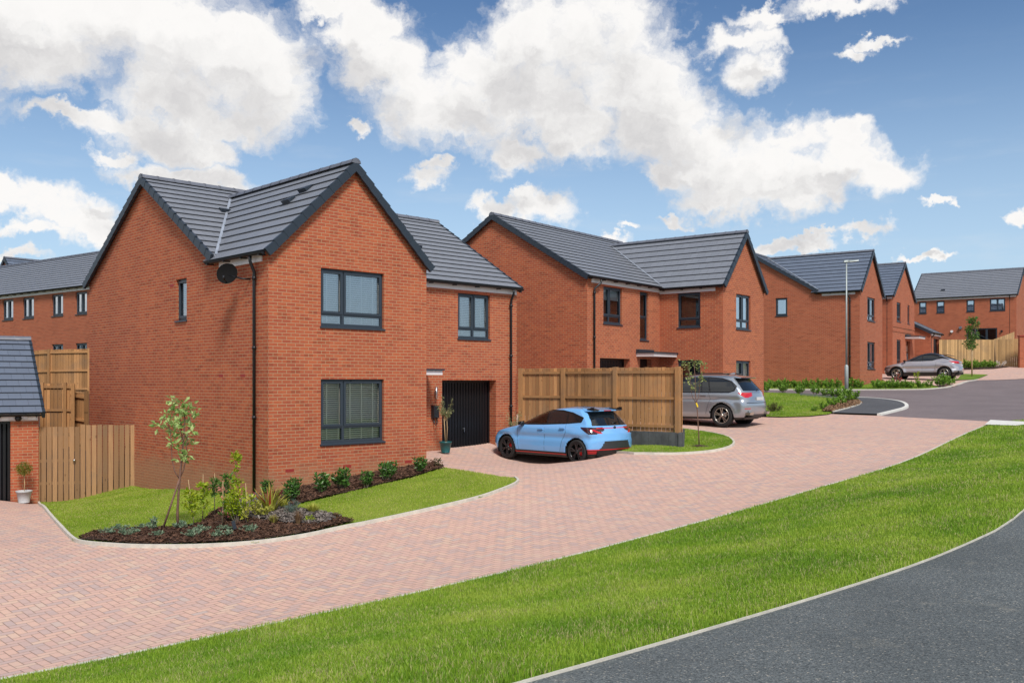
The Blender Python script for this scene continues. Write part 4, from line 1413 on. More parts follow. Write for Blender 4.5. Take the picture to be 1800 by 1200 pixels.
# ================================================================== second house
TH2 = R(52.2)
A2, B2 = dirs(TH2)
O2 = Vector((2.60, 32.5))
L2, D2, P2 = 8.97, 8.3, 2.64
X2 = 5.17
h2, ts2, inf2 = L_house('detached_house', (O2.x, O2.y, EYE - 1.25), TH2, L2, D2, (X2, L2), P2, 6.98, base=-1.0,
    front=[(0.82, 2.9, -0.2, 2.08, 0.3), (1.05, 2.32, 3.3, 4.63), (3.62, 4.25, 2.8, 4.63), (3.62, 4.5, 0.0, 2.1, 0.25)],
    wing_left=[(P2 - 1.88, P2 - .92, 3.3, 4.63), (P2 - 1.88, P2 - .92, 0.6, 2.06)],
    wing_front=[(1.17, 2.50, 3.25, 4.6), (1.17, 2.50, 0.55, 2.05)])
tag(h2, 'second brick house behind the timber fence, with a tall narrow stair window and white canopy', 'house')
window(ts2['front'], 1.05, 2.32, 3.3, 4.63, h2, cols=(0.36,), transom=0.2, blind=('roller', 'curtain'), glass='glassd')
window(ts2['front'], 3.62, 4.25, 2.8, 4.63, h2, transom=0.46, glass='glassd', vent=False)
window(ts2['wing_left'], P2 - 1.88, P2 - .92, 3.3, 4.63, h2, transom=0.22, glass='glassd', vent=False)
window(ts2['wing_left'], P2 - 1.88, P2 - .92, 0.6, 2.06, h2, transom=0.22, glass='glassd', vent=False)
window(ts2['wing_front'], 1.17, 2.50, 3.25, 4.6, h2, cols=(0.5,), transom=0.22, blind=('curtain', 'curtain'), glass='glassr')
window(ts2['wing_front'], 1.17, 2.50, 0.55, 2.05, h2, cols=(0.5,), transom=0.22, blind=('curtain', 'blind_c'))
garage_door(h2, ts2['front'], 0.82, 2.9, -0.2, 2.08, 0.26)
front_door(h2, ts2['front'], 3.62, 4.5, 0.0, 2.1, 0.2)
canopy(h2, ts2['front'], 3.35, 5.14, 2.18, 0.75)
for a, b in ((1.05, 2.32), (3.62, 4.25)):
    am = MB(ts2['front']); arch(am, None, a, b, 4.63, h=.08); am.build('arch', M['soldier'], h2)
downpipe(h2, (.62, -inf2['e'] - .045, inf2['ez']), -.3, (0, -1, 0), reach=inf2['e'] - .02, shift=-.25)

# ================================================================== third house
TH3 = R(54.4)
A3, B3 = dirs(TH3)
C3 = Vector((19.32, 52.12))
P3, D3, W3, L3 = 2.3, 8.2, 4.75, 9.3
O3 = C3 + B3 * P3
T3 = P3 + D3
sw3 = (*lr(T3, 4.1, 4.8), 3.6, 4.65)
h3, ts3, inf3 = L_house('detached_house', (O3.x, O3.y, EYE + 0.2), TH3, L3, D3, (0, W3), P3, 7.25, base=-1.2, tile='tile_b', brick='brick_far',
    left=[sw3], wing_front=[(1.5, 3.15, 0.5, 2.05), (1.5, 3.15, 3.25, 4.6)], front=[(1.6, 3.8, -0.1, 2.05, .2), (3.2, 4.0, 3.3, 4.6)])
tag(h3, 'third brick house, behind the lamp post, one small window in its blank side wall', 'house')
window(ts3['left'], *sw3, h3, blind=('slats', 'blind'), vent=False, glass='glassr')
window(ts3['wing_front'], 1.5, 3.15, 0.5, 2.05, h3, cols=(0.4,), transom=0.22, blind=('curtain', 'curtain'), vent=False, glass='glassd')
window(ts3['wing_front'], 1.5, 3.15, 3.25, 4.6, h3, cols=(0.4,), transom=0.2, vent=False, glass='glass')
window(ts3['front'], 3.2, 4.0, 3.3, 4.6, h3, vent=False)
garage_door(h3, ts3['front'], 1.6, 3.8, -.1, 2.05, .16)
downpipe(h3, (-inf3['we'] - .03, -P3 + .65, inf3['wz']), -.45, (-1, 0, 0), reach=inf3['we'] - .03, along=(0, 1, 0), shift=-.12)

# ================================================================== fourth house: tall gable to the street, canopy over the door
C4 = Vector((25.08, 61.87))
h4, ts4, inf4 = gable_house('gabled_house', (C4.x, C4.y, EYE + 0.7), TH3, 6.2, 8.6, 'y', eave=5.0, ridge=7.34, tile='tile_b', base=-1.4,
    front=[(1.14, 2.25, 3.3, 4.6), (4.15, 4.75, 3.3, 4.6), (1.14, 2.25, 0.3, 2.1), (3.85, 4.85, 0.0, 2.1, .2)])
tag(h4, 'narrow brick house with its gable to the street, beside the small suv', 'house')
window(ts4['front'], 1.14, 2.25, 3.3, 4.6, h4, cols=(0.5,), transom=.22, vent=False, glass='glassd')
window(ts4['front'], 4.15, 4.75, 3.3, 4.6, h4, vent=False, glass='glassd')
window(ts4['front'], 1.14, 2.25, 0.3, 2.1, h4, cols=(0.5,), transom=.22, vent=False, glass='glassd')
front_door(h4, ts4['front'], 3.85, 4.85, 0, 2.1, .16)
canopy(h4, ts4['front'], 3.4, 5.3, 2.25, 0.9, flash=False)
for z in (2.62, 2.92):
    bd = MB(ts4['front']); bd.box(.02, 6.18, -.02, .035, z, z + .07); bd.build('string_course', M['brick_far'], h4)
downpipe(h4, (-inf4['e'] - .05, .35, inf4['ez'] + .03), -.6, (-1, 0, 0), reach=.22, along=(0, 1, 0))
wl4 = MB(ts4['front']); wl4.box(3.62, 3.72, 0, .08, 1.35, 1.75); wl4.box(3.62, 3.72, 0, .03, 1.1, 1.2); wl4.build('wall_light', M['steel'], h4)

# small single garage beside it
OG = Vector((29.9, 67.0))
g2, tg2, ig2 = gable_house('brick_garage', (OG.x, OG.y, EYE + 0.95), TH3, 3.3, 6.6, 'x', eave=2.55, ridge=4.25, base=-1.2, front=[(.85, 2.75, 0, 2.15, .2)], tile='tile')
tag(g2, 'small brick garage with sloping tiled roof between the gabled house and the far fence', 'garage')
garage_door(g2, tg2['front'], .85, 2.75, 0, 2.15, .16)
downpipe(g2, (.15, -ig2['e'] - .05, ig2['ez'] + .03), -.3, (0, -1, 0), reach=.2)
bl = MB(tg2['front']); bl.hexa([(3.0, 0, 1.2), (3.2, 0, 1.2), (3.02, .12, 1.2), (3.18, .12, 1.2), (3.0, 0, 1.55), (3.2, 0, 1.55), (3.02, .1, 1.55), (3.18, .1, 1.55)])
bl.build('car_charger', M['black'], g2)

# ================================================================== fifth house, long front facing down the close
C5 = Vector((42.5, 79.1))
h5, ts5, inf5 = gable_house('terraced_house', (C5.x, C5.y, EYE + 2.45), TH3, 7.8, 8.2, 'y', base=-1.5,
    left=[(*lr(8.2, .84, 2.02), 3.55, 4.6), (*lr(8.2, 3.2, 3.85), 3.55, 4.6), (*lr(8.2, 5.6, 6.26), 3.55, 4.6), (*lr(8.2, 7.08, 7.7), 3.55, 4.6), (*lr(8.2, 1.45, 3.85), 0, 2.1)], tile='tile')
tag(h5, 'far brick house with four small upper windows and dark patio doors above the fence', 'house')
window(ts5['left'], *lr(8.2, .84, 2.02), 3.55, 4.6, h5, cols=(.5,), vent=False, blind=('slats', 'blind'), glass='glassr')
for s0, s1, bl_ in ((3.2, 3.85, ('slats', 'blind')), (5.6, 6.26, ('roller', 'curtain')), (7.08, 7.7, ('slats', 'blind'))):
    window(ts5['left'], *lr(8.2, s0, s1), 3.55, 4.6, h5, vent=False, blind=bl_, glass='glassr')
window(ts5['left'], *lr(8.2, 1.45, 3.85), 0, 2.1, h5, cols=(.33, .66), vent=False, sill=False, glass='glassd')
downpipe(h5, (-inf5['e'] - .05, .5, inf5['ez'] + .03), -.2, (-1, 0, 0), reach=.22)
roof_vent(h5, Vector((0.9, 5.9, EAVE + .9 * inf5['t'] + .07)), Vector((math.cos(.56), 0, math.sin(.56))), Vector((-math.sin(.56), 0, math.cos(.56))), (0, 1, 0))
for a, z, r, mt in ((8.2 - 5.0, 1.9, .11, 'white'), (8.2 - 4.3, 2.2, .13, 'steel'), (8.2 - 1.1, 1.8, .09, 'black')):
    fl = MB(ts5['left']); fl.tube([(a, .003, z), (a, r * 1.4, z)], r, 12); fl.build('flue', M[mt], h5)

# ================================================================== row of houses beyond the back gardens, left
TH6 = R(53.5)
A6, B6 = dirs(TH6)
C6 = Vector((-18.43, 44.6))
sl = [(3.3, 4.37), (5.58, 6.7), (8.56, 9.75), (10.8, 12.0), (14.2, 15.3), (16.6, 17.7), (20, 21.1)]
lo = [(3.3, 4.37), (5.58, 6.7)]
h6, ts6, inf6 = gable_house('terraced_house', (C6.x, C6.y, EYE - 0.15), TH6, 8.0, 24, 'y', base=-1.5,
    left=[(*lr(24, a, b), 3.5, 4.62) for a, b in sl] + [(*lr(24, a, b), 1.0, 2.06) for a, b in lo])
tag(h6, 'long brick row with a line of small upper windows behind the back garden fences, left', 'house')
for a, b in sl: window(ts6['left'], *lr(24, a, b), 3.5, 4.62, h6, cols=(.5,), vent=False, blind=('curtain', 'curtain'), glass='glassr')
for a, b in lo: window(ts6['left'], *lr(24, a, b), 1.0, 2.06, h6, cols=(.5,), vent=False, glass='glassd')
# cross gable peeping over that row
h7, ts7, inf7 = gable_house('gabled_house', (-31.2, 60.3, EYE + 0.72), R(51.0), 10, 6.0, 'x', base=-2, tile='tile_b', eave=4.6, ridge=7.4)
# ================================================================== garage at the left edge
TH8 = R(33.0)
A8, B8 = dirs(TH8)
G8 = Vector((-12.53, 24.85))
O8 = G8 - A8 * 6.0
h8, ts8, inf8 = gable_house('brick_garage', (O8.x, O8.y, EYE - 3.16), TH8, 6.0, 6.2, 'x', eave=2.36, ridge=4.33, base=-.4, ovh=.14, brick='brick', tile='tile_b',
    front=[(2.3, 5.34, 0.0, 2.13, .12)])
tag(h8, 'brick garage with blue grey tiled roof and black door at the left edge', 'garage')
garage_door(h8, ts8['front'], 2.3, 5.34, 0, 2.13, .08)
sf = MB(ts8['front']); sf.box(5.33, 5.62, .003, .06, 2.19, 2.24); sf.box(5.30, 5.40, .05, .14, 2.17, 2.29); sf.box(5.62, 5.72, .05, .14, 2.17, 2.29)
sl_ = sf.build('floodlight', M['white'], h8)
sf = MB(ts8['front']); sf.lathe([(0, -.09), (.06, -.07), (.085, 0), (.06, .07), (0, .09)], c=(5.51, .09, 2.2), n=12); sf.build('sensor', M['black'], h8)
# cross gabled house behind the row
tag(h7, 'brick gable with grey roof peeping above the long row, far left', 'house')


# ================================================================== fences
def boards(mb, a, b, zb, zt, width=0.112, gap=0.012, th=0.02, off=0.0, seed=0, round_top=False, ground=False, notch=0.0):
    """vertical boards from a to b; zb, zt are (start, end) heights"""
    rng = random.Random(seed)
    a, b = Vector(a), Vector(b)
    d = (b - a); L = d.length; d.normalize(); n = Vector((d.y, -d.x))
    k = max(1, round(L / (width + gap)))
    w = L / k
    for i in range(k):
        s0 = i * w + gap / 2; s1 = (i + 1) * w - gap / 2
        t = (i + .5) / k
        z0 = zb[0] + (zb[1] - zb[0]) * t; z1 = zt[0] + (zt[1] - zt[0]) * t + rng.uniform(-.008, .008)
        if ground:
            q = a + d * ((s0 + s1) / 2); z0 = TZ(q.x, q.y) - .03
        o = off + rng.uniform(-.004, .004)
        p = []
        for zz in (z0, z1):
            for oo in (o, o + th):
                for s in (s0, s1):
                    q = a + d * s + n * oo
                    p.append((q.x, q.y, zz))
        b0 = len(mb.uvs)
        mb.hexa(p)
        u = seed * 100 + i
        for j in range(b0, len(mb.uvs)):
            mb.uvs[j] = [(u + .1 + .8 * ((Vector((mb.vs[vi].x, mb.vs[vi].y)) - a).dot(d) - s0) / (s1 - s0), mb.vs[vi].z) for vi in mb.fs[j]]


def fence(name, label, pts, zt, zb=None, mat='timber', rails=True, rail_side=1, post_w=0.1, posts=None, group=None, ground=True, cat='fence', rail_z=(0.14, 0.86, 1.6), post_up=.02, gap=.012, seed=0):
    root = empty(name, (pts[0][0], pts[0][1], zt[0] - 1.8))
    bpy.context.view_layer.update()
    inv = Matrix.Translation((-pts[0][0], -pts[0][1], -(zt[0] - 1.8)))

    def put(mb, nm):
        mb.vs = [inv @ Vector(v) for v in mb.vs]
        return mb.build(nm, M[mat], root)
    for i in range(len(pts) - 1):
        a, b = Vector(pts[i]), Vector(pts[i + 1])
        d = (b - a).normalized(); n = Vector((d.y, -d.x)) * rail_side
        m = MB()
        zb_ = (zb[i], zb[i + 1]) if zb else (0, 0)
        if zb is None: boards(m, a, b, (0, 0), (zt[i], zt[i + 1]), seed=seed * 17 + i + 1, ground=True, off=-.01, gap=gap)
        else: boards(m, a, b, zb_, (zt[i], zt[i + 1]), seed=seed * 17 + i + 1, off=-.01, gap=gap)
        put(m, 'panel')
        if rails:
            r = MB()
            for h in rail_z:
                p0 = Vector((a.x, a.y, zt[i] - h)) + Vector((n.x, n.y, 0)) * .035
                p1 = Vector((b.x, b.y, zt[i + 1] - h)) + Vector((n.x, n.y, 0)) * .035
                b0 = len(r.fs)
                r.bar(p0, p1, .038, .075)
                for j in range(b0, len(r.fs)): r.uvs[j] = [(900 + seed + .5 + .3 * h, (Vector((r.vs[vi].x, r.vs[vi].y)) - a).dot(d)) for vi in r.fs[j]]
            put(r, 'rail')
    for i, p in enumerate(pts if posts is None else posts):
        z0 = zb[min(i, len(zb) - 1)] if zb else TZ(p[0], p[1]) - .1
        top = zt[min(i, len(zt) - 1)] + post_up
        d = (Vector(pts[min(i + 1, len(pts) - 1)]) - Vector(pts[max(i - 1, 0)])).normalized(); n = Vector((d.y, -d.x)) * rail_side
        c = Vector((p[0], p[1])) + n * .045
        m = MB()
        w = post_w / 2
        q = []
        for zz, ww in ((z0, w), (top, w)):
            for oo in (-w, w):
                for s in (-w, w):
                    v = c + d * s + n * oo
                    q.append((v.x, v.y, zz))
        m.hexa(q)
        cc = Vector((c.x, c.y, top + .012))
        for j in range(len(m.fs)): m.uvs[j] = [(700 + i + seed * 5 + .3 + (m.vs[vi].x * 2) % .4, m.vs[vi].z) for vi in m.fs[j]]
        put(m, 'post')
    tag(root, label, cat, group)
    return root


E = EYE
fence('timber_fence', 'tan timber fence with square posts standing on the grey sleeper wall behind the blue car',
      [(0.30, 29.1), (1.58, 28.35), (3.01, 27.05), (4.60, 25.9)], [E + .39] * 4, [E - 1.42] * 4, rail_side=1, rail_z=(.13, .86, 1.64), post_w=.125, seed=1, gap=.016)
fence('timber_fence', 'short return fence at the right end of the sleeper wall, by the silver suv',
      [(4.70, 25.95), (5.02, 27.75)], [E + .36] * 2, [E - 1.42] * 2, rail_side=-1, rail_z=(.13, .86, 1.64), posts=[(5.02, 27.75)], seed=2)
# sleeper retaining wall under it
sl_m = MB()
line = [Vector(p) for p in [(0.3, 29.0), (1.56, 28.22), (2.98, 26.9), (4.68, 25.72)]]
k = 0
for i in range(3):
    a, b = line[i], line[i + 1]
    L = (b - a).length; d = (b - a).normalized(); n = Vector((d.y, -d.x))
    cnt = max(1, round(L / .2))
    for j in range(cnt):
        s0, s1 = L * j / cnt + .003, L * (j + 1) / cnt - .003
        o = random.uniform(0, .012)
        q = []
        zb_ = TZ(*(a + d * s0)) - .15
        for zz in (zb_, E - 1.40 + random.uniform(-.008, .0)):
            for oo in (o, o - .12):
                for s in (s0, s1):
                    v = a + d * s + n * oo
                    q.append((v.x, v.y, zz))
        sl_m.hexa(q)
a = Vector((4.68, 25.72)); b = Vector((5.10, 27.7)); d = (b - a).normalized(); n = Vector((d.y, -d.x)); L = (b - a).length
for j in range(10):
    q = []
    for zz in (E - 2.1, E - 1.405):
        for oo in (0, -.12):
            for s in (L * j / 10 + .003, L * (j + 1) / 10 - .003):
                v = a + d * s + n * oo
                q.append((v.x, v.y, zz))
    sl_m.hexa(q)
slp = sl_m.build('retaining_wall', M['sleeper'])
tag(slp, 'low retaining wall of upright dark grey sleepers under the tan timber fence', 'retaining wall')

# gate and boards between the left garage and the near house
ga = Vector((-12.66, 24.92)); gb = Vector((-10.33, 25.75)); gm = ga.lerp(gb, .44)
gt = fence('garden_gate', 'vertical board gate and fence between the left garage and the big brick side wall', [tuple(ga), tuple(gm)], [E - 1.22, E - 1.22], None, mat='timber_g', rails=True, rail_side=-1, posts=[], seed=3, cat='gate', gap=.02, rail_z=(.2, .9, 1.5))
m = MB(); boards(m, gm, gb, (0, 0), (E - 1.17, E - 1.19), seed=77, ground=True, gap=.022)
i0 = Matrix.Translation(-gt.location); m.vs = [i0 @ v for v in m.vs]; m.build('side_panel', M['timber_g'], gt)
m = MB(); kc = ga.lerp(gb, .385); nn = (gb - ga).normalized(); nn = Vector((nn.y, -nn.x))
m.lathe([(0, -.035), (.03, -.03), (.035, 0), (.02, .02), (.02, .05)], c=(0, 0, 0), n=12, axis='y')
kn = m.build('knob', M['steel'], gt); kn.location = Vector((kc.x + nn.x * .05, kc.y + nn.y * .05, E - 2.12)) - gt.location

fence('timber_fence', 'short stepped timber fence with three posts behind the left garden gate',
      [(-15.0, 30.0), (-14.32, 30.1), (-14.05, 30.15), (-13.85, 29.7)], [E - .06, E - .06, E - .08, E - .08], None, rail_side=1, seed=4, rail_z=(.12, .86, 1.6))
fence('timber_fence', 'lower step of timber fence against the big brick side wall, behind the gate',
      [(-14.2, 30.2), (-13.42, 29.7)], [E - .32, E - .40], None, rail_side=1, seed=5, posts=[(-13.42, 29.7)], rail_z=(.12, .86, 1.6))
fence('timber_fence', 'high timber back fence below the long brick row, left',
      [(-24.0, 40.5), (-21.9, 39.6), (-20.2, 38.9), (-18.7, 38.0), (-16.9, 37.6), (-15.0, 37.2)], [E + 1.2, E + 1.22, E + 1.24, E + 1.28, E + 1.30, E + 1.3], None, rail_side=1, seed=6, rail_z=(.12, .86, 1.6))

# fence in front of the far house
fence('board_fence', 'pale new board fence in front of the far brick house', [(31.4, 69.0), (33.3, 69.3), (35.9, 69.9)],
      [E + 3.05, E + 3.08, E + 3.10], None, mat='timber_y', rails=False, posts=[], seed=7)
fence('board_fence', 'pale board fence climbing away past the far house patio doors', [(35.9, 69.95), (38.6, 73.5), (41.2, 77.0)],
      [E + 3.12, E + 3.6, E + 4.05], None, mat='timber_y', rails=False, posts=[], seed=8)
fence('board_gate', 'pale board gate beside the brick garden wall at the far right', [(36.0, 69.8), (36.9, 69.2), (37.6, 68.9)],
      [E + 3.10, E + 3.12, E + 3.14], None, mat='timber_y', rails=False, posts=[], seed=9, cat='gate')
gwm = MB()
wall(gwm, (0, 0), (7, -2.0), -.6, 2.05); wall(gwm, (7, -1.78), (0, .22), -.6, 2.05); gwm.poly([(0, 0, 2.05), (7, -2, 2.05), (7, -1.78, 2.05), (0, .22, 2.05)]); gwm.poly([(0, .22, -.6), (0, 0, -.6), (0, 0, 2.05), (0, .22, 2.05)])
gw = gwm.build('garden_wall', M['brick_far']); gw.location = (36.78, 68.0, E + 1.2)
tag(gw, 'plain brick garden wall at the far right edge, beside the pale gate', 'garden wall')
gc = MB(); gc.hexa([(-.03, -.06, 2.051), (7, -2.06, 2.051), (-.03, .28, 2.051), (7, -1.72, 2.051), (-.03, -.06, 2.12), (7, -2.06, 2.12), (-.03, .28, 2.12), (7, -1.72, 2.12)]); gc.build('coping', M['airbrick'], gw)

# ================================================================== lamp post
lx, ly = 16.64, 46.7
lp = empty('street_lamp', (lx, ly, TZ(lx, ly)))
galv = plain('galvanised_steel', (0.36, 0.40, 0.39), 0.5, metal=0.3, var=0.12, vscale=4)
m = MB(); m.tube([(0, 0, -.1), (0, 0, 1.30), (0, 0, 1.38)], [.092, .092, .05], 14); m.build('base', galv, lp)
m = MB(); m.tube([(0, 0, 1.36), (0, 0, 6.5)], [.048, .034], 12); m.build('pole', galv, lp)
m = MB(); m.hexa([(-.14, -.07, 6.46), (.10, -.07, 6.47), (-.14, .07, 6.46), (.10, .07, 6.47), (-.12, -.05, 6.56), (.10, -.06, 6.57), (-.12, .05, 6.56), (.10, .06, 6.57)])
m.hexa([(.10, -.13, 6.47), (.58, -.10, 6.53), (.10, .13, 6.47), (.58, .10, 6.53), (.10, -.12, 6.56), (.58, -.08, 6.58), (.10, .12, 6.56), (.58, .08, 6.58)])
m.build('lantern', galv, lp)
tag(lp, 'slim grey street lamp with a thick base and flat lantern, before the third house', 'street lamp')
# ================================================================== cars


def cpaint(name, col, metal=0.0, rough=0.35, flake=0.0):
    return plain(name, col, rough, metal=metal, coat=1.0)


M['tyre'] = plain('tyre_rubber', (0.012, 0.012, 0.013), 0.75)
M['carglass'] = plain('tinted_car_glass', (0.010, 0.013, 0.016), 0.03, spec=0.8)
M['carclear'] = glass_mat('clear_car_glass', (0.62, 0.68, 0.66), 0.0)
M['trim'] = plain('black_trim', (0.010, 0.010, 0.011), 0.4)
M['well'] = plain('wheel_well', (0.004, 0.004, 0.004), 0.95)
M['red_lens'] = plain('red_lens', (0.50, 0.008, 0.014), 0.12, coat=1.0)
M['smoke_lens'] = plain('smoked_lens', (0.035, 0.012, 0.014), 0.08, coat=1.0)
M['red_trim'] = plain('red_trim', (0.62, 0.012, 0.016), 0.35)
M['rim_black'] = plain('black_alloy', (0.055, 0.055, 0.06), 0.22, metal=0.7)
M['rim_silver'] = plain('silver_alloy', (0.55, 0.53, 0.48), 0.28, metal=0.9)
M['plate'] = plain('plate', (0.55, 0.57, 0.58), 0.45)
M['shut'] = plain('shut_line', (0.012, 0.016, 0.024), 0.7)
M['grey_insert'] = plain('grey_insert', (0.035, 0.038, 0.045), 0.5)


def sm_interp(z, pts, win=0.03):
    zs = [p[0] for p in pts]; xs = [p[1] for p in pts]
    acc = np.zeros_like(z)
    ks = np.linspace(-1, 1, 9); w = np.exp(-2.5 * ks ** 2); w /= w.sum()
    for k, ww in zip(ks, w): acc += ww * np.interp(z + k * win, zs, xs)
    return acc


def in_poly(x, z, poly):
    return inside(x, z, poly)


def car(name, spec, loc, th):
    """spec: profile tables; x forward from mid wheelbase, z up from the ground. Half of the skin is computed on a fine grid, then sorted into parts."""
    root = empty(name, loc, th)
    zt, zb = spec['H'], spec['zb']
    NZ, NX = spec.get('nz', 84), spec.get('nx', 170)
    s = np.linspace(0, 1, NZ)
    z = zb + (zt - zb) * (1 - (1 - s) ** 1.45)
    xf = sm_interp(z, spec['front']); xr = sm_interp(z, spec['rear']); w = sm_interp(z, spec['width'], .03)
    t = np.linspace(0, 1, NX)
    tt = 0.55 * (1 - np.cos(np.pi * t)) / 2 + 0.45 * t
    tt = (1 - np.cos(np.pi * tt)) / 2 * .5 + tt * .5
    X = xf[:, None] + (xr - xf)[:, None] * tt[None, :]
    Z = np.repeat(z[:, None], NX, 1)
    fr, rr = spec.get('fr', .42), spec.get('rr', .30)
    rz = np.clip(1.0 + 0.0 * z, 0, 1)

    def cap(q, p=2.3):
        q = np.clip(q, 0, 1)
        return (1 - (1 - q) ** p) ** (1 / p)
    glz = np.interp(z, [spec['belt'] - .05, spec['belt'] + .1], [0, 1])
    RF = (fr * (1 - glz) + spec.get('gfr', .5) * glz)[:, None]
    RR = (rr * (1 - glz) + spec.get('grr', .30) * glz)[:, None]
    xfm, xrm = max(xf), min(xr)
    F = 1 - spec.get('tf', .13) * np.clip((X - (xfm - 1.05)) / 1.05, 0, 1) ** 2 - spec.get('tr', .07) * np.clip(((xrm + .9) - X) / .9, 0, 1) ** 2
    Y = w[:, None] * F * cap((X - xr[:, None]) / RR) * cap((xf[:, None] - X) / RF)
    ax = (spec['wb'] / 2, -spec['wb'] / 2)
    R_ = spec['R']
    # flared arches and a crease along the flank
    for a in ax:
        d = np.hypot((X - a), (Z - R_))
        Y += spec.get('flare', .014) * np.exp(-((d - R_ - .09) / .085) ** 2) * (Y > .3)
    if 'crease' in spec:
        cz, amp = spec['crease']
        Y -= amp * np.exp(-((Z - (cz - .10)) / .07) ** 2) * (Y > .4)
    if 'haunch' in spec:
        for (hx, hz, sx, sz_, am) in spec['haunch']:
            Y += am * np.exp(-((X - hx) / sx) ** 2 - ((Z - hz) / sz_) ** 2) * (Y > .3)
    V = np.stack([X, Y, Z], -1)
    # face centres
    i, j = np.meshgrid(np.arange(NZ - 1), np.arange(NX - 1), indexing='ij')
    a, b, c, d = V[i, j], V[i, j + 1], V[i + 1, j + 1], V[i + 1, j]
    ctr = (a + b + c + d) / 4
    nrm = np.cross(b - a, d - a); nrm /= (np.linalg.norm(nrm, axis=-1, keepdims=True) + 1e-9)
    # left half: outward y positive
    flip = nrm[..., 1] < 0
    nrm = np.where(flip[..., None], -nrm, nrm) if False else nrm
    cx, cy, cz = ctr[..., 0], ctr[..., 1], ctr[..., 2]
    cls = np.full(cx.shape, 0, dtype=int)                 # 0 = body
    names = ['body']
    mats = [spec['paint']]
    for (nm, mt, fn) in spec['zones']:
        names.append(nm); mats.append(mt)
        cls[fn(cx, cy, cz)] = len(names) - 1
    cut = np.zeros(cx.shape, dtype=bool)
    for a_ in ax: cut |= (np.hypot(cx - a_, cz - R_) < R_ + .045) & (cy > .35)
    idx = (i * NX + j)
    fL = np.stack([idx, idx + 1, idx + NX + 1, idx + NX], -1)
    VV = V.reshape(-1, 3)
    made = {}
    for k in range(len(names)):
        sel = (cls == k) & ~cut
        if not sel.any(): continue
        f = fL[sel]
        fr_ = f[:, ::-1]
        key = (names[k], mats[k])
        # orientation: counter-clockwise seen from outside on the left half
        used, inv = np.unique(f, return_inverse=True)
        vl = VV[used]; fl = inv.reshape(f.shape)
        vr = vl * np.array([1, -1, 1])
        n = len(vl)
        if 'light' in names[k] or 'side_window' in names[k]:
            parts = [(vl, fl[:, ::-1]), (vr, fl)]
        else:
            parts = [(np.concatenate([vl, vr]), np.concatenate([fl[:, ::-1], fl + n]))]
        for v_, f_ in parts:
            o = raw_mesh(names[k], v_, f_, M[mats[k]] if isinstance(mats[k], str) else mats[k], root, smooth=True)
            bm = bmesh.new(); bm.from_mesh(o.data)
            bmesh.ops.remove_doubles(bm, verts=bm.verts, dist=.0005)
            bmesh.ops.recalc_face_normals(bm, faces=bm.faces)
            bm.to_mesh(o.data); bm.free()
            made.setdefault(names[k], []).append(o)
    def skin_y(x_, z_):
        r = np.interp(z_, z, np.arange(NZ)); r0 = int(r); r1 = min(NZ - 1, r0 + 1); f_ = r - r0
        ya = np.interp(-x_, -X[r0], Y[r0]); yb = np.interp(-x_, -X[r1], Y[r1])
        return ya * (1 - f_) + yb * f_
    for poly_ in spec.get('trims', []):       # black edge trim round the side glass
        for sg in (1, -1):
            m = MB(); pts = []
            n_ = len(poly_)
            for k in range(n_):
                for q in range(6):
                    t_ = q / 6
                    pts.append((poly_[k][0] + (poly_[(k + 1) % n_][0] - poly_[k][0]) * t_, poly_[k][1] + (poly_[(k + 1) % n_][1] - poly_[k][1]) * t_))
            pts.append(pts[0])
            v3 = [Vector((a_, sg * (skin_y(a_, b_) + .004), b_)) for a_, b_ in pts]
            m.tube(v3, .0105, 5, cap=False)
            m.build('window_trim', M['trim'], root)
    for line in spec.get('shuts', []):
        for sg in (1, -1):
            m = MB()
            pts = []
            for k in range(len(line) - 1):
                for q in range(8):
                    t_ = q / 8
                    pts.append((line[k][0] + (line[k + 1][0] - line[k][0]) * t_, line[k][1] + (line[k + 1][1] - line[k][1]) * t_))
            pts.append(line[-1])
            v3 = [Vector((a_, sg * (skin_y(a_, b_) + .0015), b_)) for a_, b_ in pts]
            for k in range(len(v3) - 1):
                dd = (v3[k + 1] - v3[k]).normalized(); nn_ = dd.cross(Vector((0, 1, 0))) * .0042
                m.poly([v3[k] - nn_, v3[k + 1] - nn_, v3[k + 1] + nn_, v3[k] + nn_])
            m.build('shut_line', M['shut'], root)
    # dark floor, cabin core and wheel wells
    m = MB()
    ww = spec['W'] / 2
    m.box(xrm + .30, ax[0] - R_ - .1, -ww + .25, ww - .25, zb + .03, spec['belt'] - .22)
    m.box(ax[0] - R_ - .1, xfm - .35, -ww + .42, ww - .42, zb + .03, .52)
    m.box(ax[1] + R_ + .12, ax[0] - R_ - .12, -ww + .10, ww - .10, zb + .01, zb + .2)
    m.box(xrm + .12, ax[1] - R_ - .1, -ww + .22, ww - .22, zb + .08, zb + .3)
    m.build('underbody', M['well'], root)
    for a_ in ax:
        for sg in (1, -1):
            m = MB()
            m.lathe([(R_ + .05, ww - .035), (R_ + .055, ww - .40), (0.05, ww - .40)], c=(a_, 0, R_), n=36, axis='y')
            if sg < 0: m.vs = [Vector((v.x, -v.y, v.z)) for v in m.vs]
            m.vs = [Vector((v.x, v.y, max(v.z, zb + .02))) for v in m.vs]
            m.build('wheel_arch', M['well'], root)
